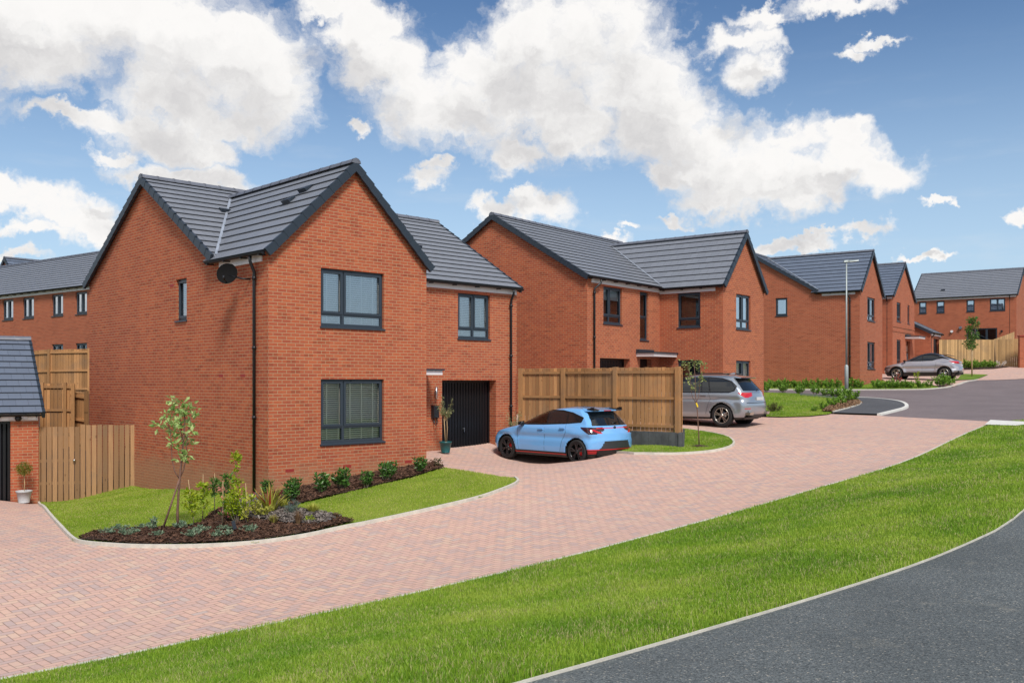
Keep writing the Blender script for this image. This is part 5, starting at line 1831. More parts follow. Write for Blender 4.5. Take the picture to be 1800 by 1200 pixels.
    # wheels
    def wheel():
        r = empty('wheel', (0, 0, 0))
        r.parent = root
        tw = spec.get('tw', .215)
        ri = spec['rim']
        m = MB()
        m.lathe([(ri - .005, -tw / 2 + .02), (ri + .03, -tw / 2), (R_ - .03, -tw / 2 + .004), (R_ - .006, -tw / 2 + .03), (R_, -tw / 2 + .06), (R_, tw / 2 - .06), (R_ - .006, tw / 2 - .03), (R_ - .03, tw / 2 - .004), (ri + .03, tw / 2), (ri - .005, tw / 2 - .02)], n=40, axis='y')
        m.build('tyre', M['tyre'], r)
        m = MB()
        m.lathe([(ri, tw / 2 - .018), (ri - .012, tw / 2 - .012), (ri - .022, tw / 2 - .03), (ri - .03, 0), (ri - .03, -tw / 2 + .03), (0, -tw / 2 + .03)], n=40, axis='y')
        m.build('barrel', M['well'] if spec['rimmat'] == 'rim_black' else M['trim'], r)
        m = MB()
        m.lathe([(ri + .001, tw / 2 - .022), (ri - .003, tw / 2 - .008), (ri - .016, tw / 2 - .006), (ri - .02, tw / 2 - .03)], n=40, axis='y')
        ns = spec.get('spokes', 5)
        for q in range(ns):
            for dlt in (-.13, .13):
                an = 2 * math.pi * q / ns + .3
                ao = an + dlt * 1.35; ah = an + dlt * .35
                p0 = Vector((math.cos(ah) * .05, tw / 2 - .035, math.sin(ah) * .05)); p1 = Vector((math.cos(ao) * (ri - .01), tw / 2 - .018, math.sin(ao) * (ri - .01)))
                m.bar(p0, p1, .03, .026, upv=(0, 1, 0))
        m.lathe([(0, tw / 2 - .012), (.045, tw / 2 - .016), (.06, tw / 2 - .05)], n=16, axis='y')
        m.build('rim', M[spec['rimmat']], r)
        m = MB()
        m.lathe([(0, 0), (.15, 0.0), (.15, .02), (0, .022)], n=26, axis='y')
        m.build('brake_disc', M['steel'], r)
        if spec.get('caliper'):
            m = MB(); m.box(-.15, -.07, .0, .05, -.09, .09); m.build('caliper', M['red_trim'], r)
        return r
    w0 = wheel()
    ty = ww - spec.get('tw', .215) / 2 - .012
    places = [(ax[1], ty, 0), (ax[0], ty, 0), (ax[1], -ty, math.pi), (ax[0], -ty, math.pi)]
    for q, (px, py, rz_) in enumerate(places):
        o = w0 if q == 0 else copy_tree(w0, root)
        o.location = (px, py, R_); o.rotation_euler = (0, (q * .7) if q else 0, rz_)
    return root, V


def band(x, z, x0, z0, x1, z1, t):
    """points within t of the segment"""
    dx, dz = x1 - x0, z1 - z0
    u = np.clip(((x - x0) * dx + (z - z0) * dz) / (dx * dx + dz * dz), 0, 1)
    return np.hypot(x - x0 - u * dx, z - z0 - u * dz) < t


def car_mirror(root, x, y, z, mat, sg):
    m = MB()
    m.hexa([(x - .07, y, z - .07), (x + .07, y, z - .05), (x - .07, y + sg * .17, z - .05), (x + .03, y + sg * .15, z - .04), (x - .07, y, z + .06), (x + .06, y, z + .04), (x - .07, y + sg * .17, z + .05), (x + .02, y + sg * .15, z + .04)])
    m.bar((x + .0, y - sg * .10, z - .06), (x, y + sg * .03, z - .05), .05, .03)
    return m.build('mirror', mat, root)


# ---- light blue hatchback
blue = cpaint('sky_blue_paint', (0.165, 0.42, 0.78), 0.0, 0.24)
sideA = [(.70, .985), (.38, 1.175), (.07, 1.30), (-.12, 1.33), (-.14, 1.015)]
sideB = [(-.20, 1.02), (-.18, 1.335), (-.60, 1.335), (-.82, 1.29), (-.84, 1.055)]
sideC = [(-.89, 1.06), (-.88, 1.295), (-1.10, 1.20), (-1.30, 1.10)]
sideT = [(.80, .960), (.38, 1.215), (.06, 1.335), (-.15, 1.365), (-.62, 1.365), (-1.0, 1.31), (-1.40, 1.19), (-1.36, 1.075), (-.85, 1.03), (-.1, .985)]
hatch = dict(H=1.455, zb=.15, W=1.775, wb=2.58, R=.318, rim=.232, rimmat='rim_black', belt=1.0, paint=blue, caliper=True, tw=.215,
    front=[(.15, 1.93), (.25, 2.06), (.40, 2.13), (.58, 2.12), (.68, 2.07), (.76, 1.93), (.83, 1.68), (.90, 1.32), (.96, 1.06), (1.0, .95), (1.1, .74), (1.2, .52), (1.32, .19), (1.39, -.08), (1.43, -.35), (1.455, -.65)],
    rear=[(.15, -1.78), (.25, -1.88), (.42, -1.93), (.62, -1.95), (.78, -1.92), (.90, -1.86), (.97, -1.80), (1.03, -1.74), (1.15, -1.63), (1.28, -1.50), (1.36, -1.42), (1.41, -1.34), (1.438, -1.12), (1.455, -.6)],
    width=[(.15, .79), (.25, .85), (.42, .880), (.62, .878), (.78, .875), (.88, .865), (.95, .83), (1.0, .785), (1.1, .74), (1.25, .685), (1.35, .635), (1.40, .59), (1.435, .49), (1.455, .25)],
    crease=(.76, .024), flare=.020, haunch=[(-1.29, .80, .42, .07, .022), (-.2, .30, 1.2, .10, .012)], shuts=[[(-.155, .29), (-.155, .99)], [(.80, .29), (.86, .60), (.86, .93)], [(-.86, 1.03), (-.93, .80), (-.80, .62), (-.72, .30)]], fr=.48, rr=.26, gfr=.55, grr=.22, tf=.13, tr=.08,
    trims=[sideT],
    zones=[
        ('lower_trim', 'trim', lambda x, y, z: (z < .285) & (x > -1.95) | ((x < -1.05) & (x > -1.75) & (z < .36) & (y > .6))),
        ('rear_diffuser', 'trim', lambda x, y, z: (x < -1.60) & (z < .375)),
        ('red_trim', 'red_trim', lambda x, y, z: ((z > .225) & (z < .25) & (y > .3) & (x > -.95) & (x < 1.0)) | ((x < -1.62) & (z > .372) & (z < .395)) | ((x < -1.60) & (y > .62) & (np.abs(((z - .24) % .04) - .02) < .008) & (z > .24) & (z < .375)) | ((x > 1.72) & (z > .18) & (z < .25))),
        ('rear_insert', 'grey_insert', lambda x, y, z: (x < -1.7) & (z > .40) & (z < .60) & (y < .60 - (z - .40) * .75)),
        ('window_surround', 'trim', lambda x, y, z: (y > .35) & in_poly(x, z, sideT)),
        ('side_window', 'carglass', lambda x, y, z: (y > .35) & (in_poly(x, z, sideB) | in_poly(x, z, sideC))),
        ('front_side_window', 'carclear', lambda x, y, z: (y > .35) & in_poly(x, z, sideA)),
        ('windscreen', 'carclear', lambda x, y, z: (z > .985) & (z < 1.395) & (x > .0) & (y < .66 - (z - .98) * .33) & ~in_poly(x, z, sideT) | ((z > .985) & (z < 1.395) & (x > -.05) & (y < .30))),
        ('rear_window', 'carglass', lambda x, y, z: (z > .985) & (z < 1.335) & (x < -1.30) & (y < .68 - (z - .98) * .42)),
        ('rear_light', 'smoke_lens', lambda x, y, z: (x < -1.40) & (z > .775 + .0 * x) & (z < .945) & (z > .93 - (-x - 1.40) * .55) & (y > .40) & (z > .80 + (.62 - y) * .35)),
        ('rear_light', 'red_lens', lambda x, y, z: (x < -1.52) & (y > .46) & (z > .80) & (z < .90) & (y < .80) & (np.abs((z - .85) - (y - .66) * .5) < .03)),
        ('light_bar', 'red_trim', lambda x, y, z: (x < -1.7) & (z > .925) & (z < .942) & (y < .62)),
        ('front_light', 'smoke_lens', lambda x, y, z: (x > 1.55) & (z > .66) & (z < .755) & (y > .45) & (z > .80 - (x - 1.45) * .30)),
    ])
cr = Vector((1.754, 25.45)); mid = cr + B1 * 1.29 + A1 * .77
zc = TZ(mid.x, mid.y)
print('car ground', zc - EYE, TZ(1.75, 25.45) - EYE, TZ(-.04, 27.3) - EYE)
c1_, V1 = car('hatchback', hatch, (mid.x + .03, mid.y - .02, zc), TH1 + math.pi / 2)
c1_.scale = (1.05, 1.05, 1.05)
tag(c1_, 'light blue hatchback with black wheels and red lower trim parked facing the black garage door', 'car')
seatm = plain('seat_cloth', (.05, .05, .055), .8)
for sy in (.36, -.36):
    m = MB()
    m.hexa([(-.30, sy - .24, .55), (.28, sy - .24, .60), (-.30, sy + .24, .55), (.28, sy + .24, .60), (-.30, sy - .24, .72), (.28, sy - .24, .78), (-.30, sy + .24, .72), (.28, sy + .24, .78)])
    m.hexa([(-.42, sy - .23, .70), (-.24, sy - .23, .70), (-.42, sy + .23, .70), (-.24, sy + .23, .70), (-.58, sy - .19, 1.16), (-.46, sy - .19, 1.16), (-.58, sy + .19, 1.16), (-.46, sy + .19, 1.16)])
    m.hexa([(-.60, sy - .12, 1.18), (-.50, sy - .12, 1.18), (-.60, sy + .12, 1.18), (-.50, sy + .12, 1.18), (-.63, sy - .10, 1.34), (-.55, sy - .10, 1.34), (-.63, sy + .10, 1.34), (-.55, sy + .10, 1.34)])
    m.build('seat', seatm, c1_)
m = MB(); m.hexa([(.50, -.62, .78), (.85, -.62, .78), (.50, .62, .78), (.85, .62, .78), (.54, -.60, .93), (.85, -.60, .94), (.54, .60, .93), (.85, .60, .94)]); m.build('dashboard', seatm, c1_)
for sg in (1, -1):
    car_mirror(c1_, .70, sg * .83, 1.00, M['trim'], sg)
    for hx, hz in ((-.02, .865), (-.80, .905)):
        m = MB(); m.bar((hx - .09, sg * .885, hz), (hx + .09, sg * .885, hz), .03, .028); m.build('door_handle', blue, c1_)
m = MB()   # roof spoiler
m.hexa([(-1.60, -.56, 1.355), (-1.30, -.59, 1.35), (-1.60, .56, 1.355), (-1.30, .59, 1.35), (-1.60, -.55, 1.380), (-1.22, -.53, 1.432), (-1.60, .55, 1.380), (-1.22, .53, 1.432)])
sp_ = m.build('spoiler', blue, c1_)
for sg in (1, -1):
    m = MB()
    m.hexa([(-1.64, sg * .36, 1.372), (-1.40, sg * .30, 1.41), (-1.64, sg * .57, 1.372), (-1.40, sg * .57, 1.40), (-1.64, sg * .36, 1.39), (-1.40, sg * .30, 1.43), (-1.64, sg * .57, 1.392), (-1.40, sg * .57, 1.42)])
    m.hexa([(-1.62, sg * .545, 1.39), (-1.42, sg * .545, 1.41), (-1.62, sg * .572, 1.39), (-1.42, sg * .572, 1.41), (-1.63, sg * .55, 1.45), (-1.55, sg * .55, 1.45), (-1.63, sg * .565, 1.45), (-1.55, sg * .565, 1.45)])
    m.build('winglet', M['trim'], sp_)
m = MB(); m.box(-1.612, -1.59, -.14, .14, 1.358, 1.376); m.build('brake_light', M['red_lens'], sp_)
m = MB(); m.tube([(-1.88, -.46, .27), (-1.98, -.46, .27)], .045, 14, cap=False); m.build('exhaust', M['steel'], c1_)
m = MB(); m.tube([(-1.745, 0, 1.04), (-1.73, -.28, 1.085)], .011, 6); m.build('rear_wiper', M['trim'], c1_)
m = MB(); m.lathe([(0, .012), (.045, .008), (.05, 0)], n=16, axis='x'); bd_ = m.build('badge', M['rim_black'], c1_); bd_.location = (-1.845, 0, .93); bd_.rotation_euler = (0, math.pi, 0)

# ---- silver suv behind the fence
silver = cpaint('silver_grey_paint', (0.36, 0.40, 0.445), 0.65, 0.30)
sA = [(.97, 1.16), (.64, 1.385), (.36, 1.53), (.07, 1.60), (.05, 1.145)]
sB = [(0.0, 1.145), (.03, 1.63), (-.62, 1.635), (-.70, 1.145)]
sB2 = [(-.735, 1.145), (-.66, 1.635), (-.86, 1.63), (-1.0, 1.145)]
sC = [(-1.04, 1.145), (-.91, 1.628), (-1.38, 1.59), (-1.72, 1.47), (-1.90, 1.33), (-1.86, 1.22), (-1.70, 1.16)]
sT = [(1.08, 1.13), (.66, 1.42), (.38, 1.565), (.05, 1.635), (-.9, 1.64), (-1.40, 1.60), (-1.75, 1.50), (-1.945, 1.33), (-1.89, 1.19), (-1.7, 1.13), (0, 1.12)]
suv = dict(H=1.755, zb=.24, W=1.94, wb=2.93, R=.378, rim=.262, rimmat='rim_silver', belt=1.15, paint=silver, tw=.27,
    front=[(.24, 2.2), (.42, 2.40), (.65, 2.45), (.85, 2.40), (.97, 2.25), (1.05, 1.85), (1.12, 1.3), (1.17, 1.12), (1.3, .95), (1.45, .70), (1.6, .40), (1.68, .15), (1.73, -.1), (1.755, -.5)],
    rear=[(.24, -2.15), (.34, -2.34), (.5, -2.43), (.7, -2.44), (.86, -2.41), (1.0, -2.36), (1.12, -2.33), (1.18, -2.28), (1.3, -2.17), (1.45, -2.03), (1.57, -1.92), (1.64, -1.86), (1.70, -1.72), (1.735, -1.35), (1.755, -.8)],
    width=[(.24, .87), (.4, .94), (.6, .965), (.85, .968), (1.0, .955), (1.1, .93), (1.16, .895), (1.3, .85), (1.5, .775), (1.62, .71), (1.69, .63), (1.73, .48), (1.755, .2)],
    crease=(1.0, .026), flare=.024, haunch=[(-.2, .45, 1.4, .10, .014)], shuts=[[(.03, .38), (.03, 1.13)], [(1.02, .38), (1.08, 1.1)], [(-.98, 1.13), (-1.06, .92), (-1.0, .80)], [(-1.0, .80), (-.88, .38)]], fr=.5, rr=.34, gfr=.5, grr=.30, tr=.07,
    trims=[sT],
    zones=[
        ('lower_trim', 'trim', lambda x, y, z: (z < .31)),
        ('sill', silver, lambda x, y, z: (z > .31) & (z < .37)),
        ('window_surround', 'trim', lambda x, y, z: (y > .35) & in_poly(x, z, sT)),
        ('side_window', 'carglass', lambda x, y, z: (y > .35) & (in_poly(x, z, sA) | in_poly(x, z, sB) | in_poly(x, z, sB2) | in_poly(x, z, sC))),
        ('windscreen', 'carglass', lambda x, y, z: (z > 1.16) & (z < 1.68) & (x > .15) & (y < .74 - (z - 1.16) * .3)),
        ('rear_window', 'carglass', lambda x, y, z: (z > 1.20) & (z < 1.60) & (x < -1.80) & (y < .74 - (z - 1.2) * .32)),
        ('rear_light', 'red_lens', lambda x, y, z: (x < -2.02) & (y > .42) & (z > .955) & (z < 1.125) & (z > .955 + (.70 - y) * .25) & (z > 1.12 - (-x - 2.02) * .75)),
        ('reflector', 'red_lens', lambda x, y, z: (x < -2.2) & (y > .62) & (y < .86) & (z > .60) & (z < .625)),
        ('rear_insert', 'grey_insert', lambda x, y, z: (x < -2.1) & (z < .42) & (y < .62)),
        ('tailgate_recess', 'shut', lambda x, y, z: (x < -2.2) & (np.abs(z - .80) < .009) & (y < .78)),
        ('roof_panel', 'trim', lambda x, y, z: (z > 1.735) & (y < .40)),
    ])
cr = Vector((7.17, 32.0)); mid = cr + B2 * 1.465 + A2 * .84
mid2 = mid
z_r = EYE - 1.545
c2_, V2 = car('silver_suv', suv, (mid.x, mid.y, z_r), TH2 + math.pi / 2)
c2_.scale = (1.02, 1.02, 1.03)
tag(c2_, 'large silver suv with red tail lights, half hidden behind the timber fence', 'car')
for sg in (1, -1):
    car_mirror(c2_, 1.0, sg * .93, 1.18, silver, sg)
    for hx in (.25, -.80):
        m = MB(); m.bar((hx - .11, sg * .955, 1.03), (hx + .11, sg * .955, 1.03), .035, .03); m.build('door_handle', silver, c2_)
    m = MB(); m.tube([(.35, sg * .60, 1.70), (.2, sg * .60, 1.76), (-1.3, sg * .58, 1.765), (-1.55, sg * .57, 1.72)], .018, 8); m.build('roof_rail', M['trim'], c2_)
    m = MB(); m.hexa([(-2.42, sg * .56, .40), (-2.2, sg * .56, .40), (-2.40, sg * .80, .40), (-2.2, sg * .80, .40), (-2.44, sg * .56, .49), (-2.2, sg * .56, .49), (-2.42, sg * .80, .49), (-2.2, sg * .80, .49)]); m.build('exhaust', M['rim_silver'], c2_)
m = MB(); m.box(-2.425, -2.40, -.27, .27, .875, .985); m.build('number_plate', M['plate'], c2_)
m = MB(); m.hexa([(-1.98, -.62, 1.60), (-1.80, -.64, 1.62), (-1.98, .62, 1.60), (-1.80, .64, 1.62), (-2.03, -.60, 1.625), (-1.78, -.62, 1.675), (-2.03, .60, 1.625), (-1.78, .62, 1.675)]); m.build('spoiler', silver, c2_)
m = MB(); m.hexa([(-1.5, -.03, 1.735), (-1.32, -.02, 1.745), (-1.5, .03, 1.735), (-1.32, .02, 1.745), (-1.52, -.012, 1.80), (-1.44, -.01, 1.79), (-1.52, .012, 1.80), (-1.44, .01, 1.79)]); m.build('aerial', silver, c2_)
m = MB(); m.tube([(-2.30, 0, 1.19), (-2.20, -.35, 1.27)], .012, 6); m.build('rear_wiper', M['trim'], c2_)

# ---- small crossover by the gabled house
mauve = cpaint('silver_mauve_paint', (0.45, 0.44, 0.465), 0.55, 0.30)
qA = [(.88, 1.09), (.48, 1.295), (.10, 1.40), (-.05, 1.42), (-.08, 1.10)]
qB = [(-.14, 1.10), (-.12, 1.42), (-.55, 1.395), (-.98, 1.275), (-.88, 1.20), (-.7, 1.12)]
qT = [(1.0, 1.06), (.50, 1.325), (.12, 1.43), (-.05, 1.455), (-.6, 1.43), (-1.15, 1.33), (-1.55, 1.16), (-1.2, 1.22), (-.9, 1.17), (-.65, 1.09), (0, 1.07)]
cross = dict(H=1.555, zb=.19, W=1.80, wb=2.64, R=.345, rim=.245, rimmat='rim_silver', belt=1.07, paint=mauve, nz=70, nx=140,
    front=[(.19, 1.98), (.35, 2.12), (.55, 2.18), (.72, 2.15), (.82, 2.0), (.90, 1.65), (.97, 1.30), (1.03, 1.08), (1.12, .90), (1.25, .63), (1.38, .33), (1.47, .05), (1.53, -.18), (1.555, -.4)],
    rear=[(.19, -1.9), (.35, -2.08), (.5, -2.18), (.62, -2.17), (.75, -2.08), (.88, -2.05), (.97, -2.10), (1.03, -2.05), (1.12, -1.88), (1.22, -1.65), (1.33, -1.38), (1.43, -1.1), (1.51, -.8), (1.555, -.45)],
    width=[(.19, .82), (.35, .88), (.6, .885), (.8, .88), (.92, .86), (1.0, .82), (1.06, .77), (1.25, .69), (1.4, .60), (1.5, .48), (1.54, .33), (1.555, .15)],
    flare=.03, crease=(.72, .03), shuts=[[(-.11, .42), (-.11, 1.06)], [(.92, .42), (.95, 1.0)], [(-.85, 1.02), (-.86, .85), (-.74, .42)]], fr=.5, rr=.4, gfr=.5, grr=.25, haunch=[(-1.32, .86, .42, .10, .045), (1.32, .80, .42, .09, .035)],
    trims=[qT],
    zones=[
        ('cladding', 'trim', lambda x, y, z: (z < .40) | (((np.hypot(x - 1.32, z - .345) < .43) | (np.hypot(x + 1.32, z - .345) < .43)) & (y > .5))),
        ('window_surround', 'trim', lambda x, y, z: (y > .3) & in_poly(x, z, qT)),
        ('roof_panel', 'trim', lambda x, y, z: (z > 1.37) & (x < .75)),
        ('side_window', 'carglass', lambda x, y, z: (y > .3) & (in_poly(x, z, qA) | in_poly(x, z, qB))),
        ('windscreen', 'carglass', lambda x, y, z: (z > 1.07) & (z < 1.45) & (x > .1) & (y < .68 - (z - 1.07) * .3)),
        ('rear_window', 'carglass', lambda x, y, z: (z > 1.10) & (z < 1.42) & (x < -1.05) & (y < .58 - (z - 1.1) * .3)),
        ('rear_light', 'red_lens', lambda x, y, z: (x < -1.50) & (y > .45) & (z > .90) & (z < 1.045) & (z > 1.045 - (-x - 1.50) * .32)),
        ('bumper_trim', 'rim_silver', lambda x, y, z: (x < -1.85) & (z > .40) & (z < .50) & (y > .35)),
    ])
cr = Vector((25.03, 54.3)); mid = cr + B3 * 1.32 + A3 * .78
c3_, V3 = car('crossover', cross, (mid.x, mid.y, TZ(mid.x, mid.y) + .0), TH3 + math.pi / 2)
tag(c3_, 'small mauve silver suv with black roof beside the third house', 'car')
for sg in (1, -1):
    car_mirror(c3_, .88, sg * .84, 1.08, M['trim'], sg)
m = MB(); m.hexa([(-1.62, -.50, 1.34), (-1.2, -.52, 1.42), (-1.62, .50, 1.34), (-1.2, .52, 1.42), (-1.62, -.50, 1.37), (-1.2, -.52, 1.46), (-1.62, .50, 1.37), (-1.2, .52, 1.46)]); m.build('spoiler', M['trim'], c3_)
m = MB(); m.box(-2.10, -2.06, -.26, .26, .76, .87); m.build('number_plate', M['plate'], c3_)
# ================================================================== foliage
LG = leaf_mat('laurel_leaf', (0.028, 0.082, 0.014), (0.10, 0.22, 0.038), 0.2, 0.32)
LH = leaf_mat('hedge_leaf', (0.08, 0.20, 0.018), (0.25, 0.42, 0.045), 0.3, 0.45)
LT = leaf_mat('whitebeam_leaf', (0.16, 0.31, 0.05), (0.52, 0.64, 0.26), 0.35, 0.5)
LT2 = leaf_mat('young_tree_leaf', (0.13, 0.20, 0.06), (0.38, 0.42, 0.15), 0.35, 0.5)
LT3 = leaf_mat('pear_leaf', (0.045, 0.12, 0.022), (0.15, 0.26, 0.05), 0.3, 0.45)
LY = leaf_mat('lime_leaf', (0.20, 0.33, 0.015), (0.48, 0.55, 0.03), 0.4, 0.45)
LYY = leaf_mat('golden_grass_leaf', (0.32, 0.34, 0.04), (0.60, 0.58, 0.12), 0.35, 0.5)
LGR = leaf_mat('grey_green_leaf', (0.10, 0.17, 0.10), (0.26, 0.34, 0.22), 0.2, 0.6)
LLV = leaf_mat('lavender_leaf', (0.07, 0.13, 0.10), (0.17, 0.25, 0.20), 0.2, 0.6)
LBR = leaf_mat('brown_sedge_leaf', (0.12, 0.065, 0.035), (0.30, 0.19, 0.10), 0.2, 0.6)
LRD = leaf_mat('red_leaf', (0.22, 0.03, 0.03), (0.48, 0.09, 0.06), 0.3, 0.45)
LPK = leaf_mat('pink_tip_leaf', (0.55, 0.10, 0.12), (0.75, 0.25, 0.25), 0.3, 0.5)
LOL = leaf_mat('olive_leaf', (0.14, 0.18, 0.07), (0.36, 0.40, 0.20), 0.3, 0.5)
LWH = leaf_mat('white_bloom', (0.55, 0.50, 0.44), (0.80, 0.77, 0.70), 0.3, 0.6)
BK = plain('young_bark', (0.16, 0.085, 0.06), 0.8, var=0.35, vscale=18)
BK2 = plain('grey_bark', (0.20, 0.16, 0.12), 0.85, var=0.3, vscale=14)
CANE = plain('bamboo_cane', (0.42, 0.29, 0.15), 0.6, var=0.2, vscale=9)


def leafset(centres, size, rng, updir=None, aspect=0.5, droop=0.3):
    """one folded leaf (4-gon halves) per centre; returns verts, faces"""
    n = len(centres)
    c = np.asarray(centres)
    d = rng.normal(size=(n, 3)) if updir is None else np.asarray(updir) + rng.normal(size=(n, 3)) * .45
    d[:, 2] -= droop * 0.3
    d /= np.linalg.norm(d, axis=1, keepdims=True)
    r = rng.normal(size=(n, 3)); s = np.cross(d, r); s /= np.linalg.norm(s, axis=1, keepdims=True)
    nn = np.cross(s, d)
    L = size * rng.uniform(.65, 1.25, (n, 1)); Wd = L * aspect * .5
    p0 = c; p1 = c + d * L * .45 + s * Wd + nn * L * .08; p2 = c + d * L - nn * L * .10; p3 = c + d * L * .45 - s * Wd + nn * L * .08
    pm = c + d * L * .5 - nn * L * .02
    v = np.stack([p0, p1, p2, pm, p3], 1).reshape(-1, 3)
    b = np.arange(n)[:, None] * 5
    f = np.concatenate([b + np.array([[0, 1, 2, 3]]), b + np.array([[0, 3, 2, 4]])], 0)
    return v, f


def leaves(name, sets, mat, parent):
    vs, fs, o = [], [], 0
    for v, f in sets:
        vs.append(v); fs.append(f + o); o += len(v)
    return raw_mesh(name, np.concatenate(vs), np.concatenate(fs), mat, parent)


def shrub(name, label, cat, kind, group, seed, h=.45, w=.5, mat=None, n=420, leaf=.07, loc=(0, 0), z=None, sink=.02, aspect=.5, stem=True, tip=None):
    """dense small bush: leaves spread on many upright shoots"""
    rng = np.random.RandomState(seed)
    zz = TZ(*loc) if z is None else z
    root = empty(name, (loc[0], loc[1], zz - sink))
    ns = kind
    shoots = []
    m = MB()
    cs, ds = [], []
    for k in range(ns):
        a = rng.uniform(0, 2 * math.pi); r = w / 2 * math.sqrt(rng.uniform(0.02, 1))
        hh = h * (1.0 - .45 * (r / (w / 2)) ** 2) * rng.uniform(.72, 1.12)
        b = Vector((r * .25 * math.cos(a), r * .25 * math.sin(a), 0)); t = Vector((r * math.cos(a), r * math.sin(a), hh))
        mid_ = b.lerp(t, .5) + Vector((rng.normal() * .02, rng.normal() * .02, 0))
        if stem: m.tube([b, mid_, t], [.007, .005, .002], 4, cap=False)
        per = max(4, n // ns)
        for q in range(per):
            f = rng.uniform(.18, 1.0) ** .8
            p = (b.lerp(mid_, f * 2) if f < .5 else mid_.lerp(t, f * 2 - 1))
            cs.append((p.x + rng.normal() * .012, p.y + rng.normal() * .012, p.z))
            an = rng.uniform(0, 2 * math.pi)
            ds.append((math.cos(an) * 1.0, math.sin(an) * 1.0, .45 + .5 * f))
    if stem: m.build('stem', BK2, root)
    leaves('foliage', [leafset(cs, leaf, rng, ds, aspect)], mat, root)
    if tip:
        sel = [c for c in cs if c[2] > h * .6][:tip[1]]
        if sel: leaves('new_growth', [leafset(sel, leaf * .8, rng, None, aspect)], tip[0], root)
    tag(root, label, cat, group)
    return root


def place(o, loc, rz=0.0, sc=1.0, label=None, sink=.02, dz=0.0, group=None):
    o.location = (loc[0], loc[1], TZ(loc[0], loc[1]) - sink + dz)
    o.rotation_euler = (0, 0, rz); o.scale = (sc, sc, sc)
    if label: o['label'] = label
    if group: o['group'] = group
    return o


rr = random.Random(11)
# laurels along the near house
LA = [(473, 872, .8, 'laurel at the foot of the near house corner, beside its black downpipe'), (506, 886, 1.0, 'low spreading laurel just right of the spiky red and yellow plant'),
      (521, 871, .85, 'laurel against the brick just right of the near house corner'), (562.7, 869.5, 1.05, 'laurel below the left edge of the ground floor window'),
      (603.6, 863, 1.05, 'upright laurel below the middle of the ground floor window'), (643, 858, .9, 'laurel below the right end of the ground floor window sill'),
      (676, 848, .95, 'laurel in the wall bed just right of the ground floor window'), (691, 838, .9, 'round topped laurel close to the wall, right of the window'),
      (735, 834, .85, 'laurel near the right end of the wall bed')]
proto = shrub('laurel', LA[0][3], 'shrub', 14, 'laurels along the front wall of the near house', 5, h=.48, w=.55, mat=LG, n=300, leaf=.105, loc=PX(473, 872)[:2], aspect=.42)
protoB = None
for i, (u, v, sc, lb) in enumerate(LA):
    q = PX(u, v)
    if i == 0: o = proto
    elif i == 3:
        o = protoB = shrub('laurel', lb, 'shrub', 11, 'laurels along the front wall of the near house', 9, h=.50, w=.55, mat=LG, n=260, leaf=.11, loc=(q.x, q.y), aspect=.42)
    else: o = copy_tree(protoB if (i % 2 and protoB) else proto)
    place(o, (q.x, q.y), rr.uniform(0, 6), sc * rr.uniform(.78, .98), lb, dz=.04)
q = PX(770, 823)
shrub('shrub', 'small dark bronze shrub at the very end of the wall bed', 'shrub', 8, None, 15, h=.30, w=.24, mat=leaf_mat('bronze_leaf', (.05, .07, .025), (.20, .13, .06)), n=110, leaf=.06, loc=(q.x, q.y))

# hedges on the far side of the road and around the lamp
HG = 'small green bushes along the road edges'
protoH = shrub('bush', 'x', 'bush', 16, HG, 21, h=.55, w=.72, mat=LH, n=460, leaf=.10)
protoK = shrub('bush', 'x', 'bush', 14, HG, 22, h=.52, w=.62, mat=LH, n=340, leaf=.095)
used = {'H': False, 'K': False}
def bush(u, v, k, sc, lb, grp=HG):
    q = PX(u, v)
    src = protoH if k == 'H' else protoK
    o = src if not used[k] else copy_tree(src)
    used[k] = True
    return place(o, (q.x, q.y), rr.uniform(0, 6), sc, lb, group=grp)
rowA = [1350, 1364, 1376, 1388, 1400, 1412, 1424, 1439, 1457, 1470, 1497, 1511]
for i, u in enumerate(rowA):
    bush(u, 682.5, 'H' if i % 3 else 'K', rr.uniform(.9, 1.15), 'hedge bush at the foot of the blank side wall of the third house', 'hedge row below the third house side wall')
for i, (u, v) in enumerate([(1347, 688), (1378, 689), (1407, 692), (1432, 693), (1452, 696), (1466, 697), (1478, 698)]):
    bush(u, v, 'K', rr.uniform(.8, 1.0), 'small bush on the back edge of the corner lawn by the road', 'bushes on the back edge of the corner lawn')
for i, (u, v, s_, lb) in enumerate([(1447, 719, .65, 'thin bush at the left end of the bark bed on the corner lawn'), (1463, 715, .9, 'bush in the bark bed, second from its left end'), (1477, 712, .8, 'middle bush of the bark bed on the corner lawn'),
                                    (1488, 708, 1.1, 'bush at the foot of the street lamp, front one'), (1498, 706, 1.25, 'largest bush of the bark bed, just right of the street lamp'), (1432, 723, .5, 'tiny seedling bush at the front tip of the corner lawn')]):
    bush(u, v, 'K', s_, lb, 'bushes in the corner bark bed')
for i, (u, v) in enumerate([(1539, 682.6), (1548, 682.5), (1559, 682.5), (1569, 682.3), (1580, 682.2), (1590, 682), (1600, 682), (1618, 681.5), (1634, 680.5), (1652, 679), (1662, 677.5), (1671, 676.3)]):
    bush(u, v, 'H' if i % 2 else 'K', rr.uniform(.8, 1.05) * (1.25 if i > 8 else 1), 'bush in the kerbside hedge in front of the small mauve suv', 'kerbside hedge in front of the small suv')
for i, (u, v) in enumerate([(1697, 648), (1704, 648), (1711, 648), (1719, 647.5), (1727, 647.3), (1735, 647), (1743, 646.8)]):
    bush(u, v, 'H', rr.uniform(1.05, 1.3), 'bush in the row before the pale board fence', 'bushes before the pale fence')
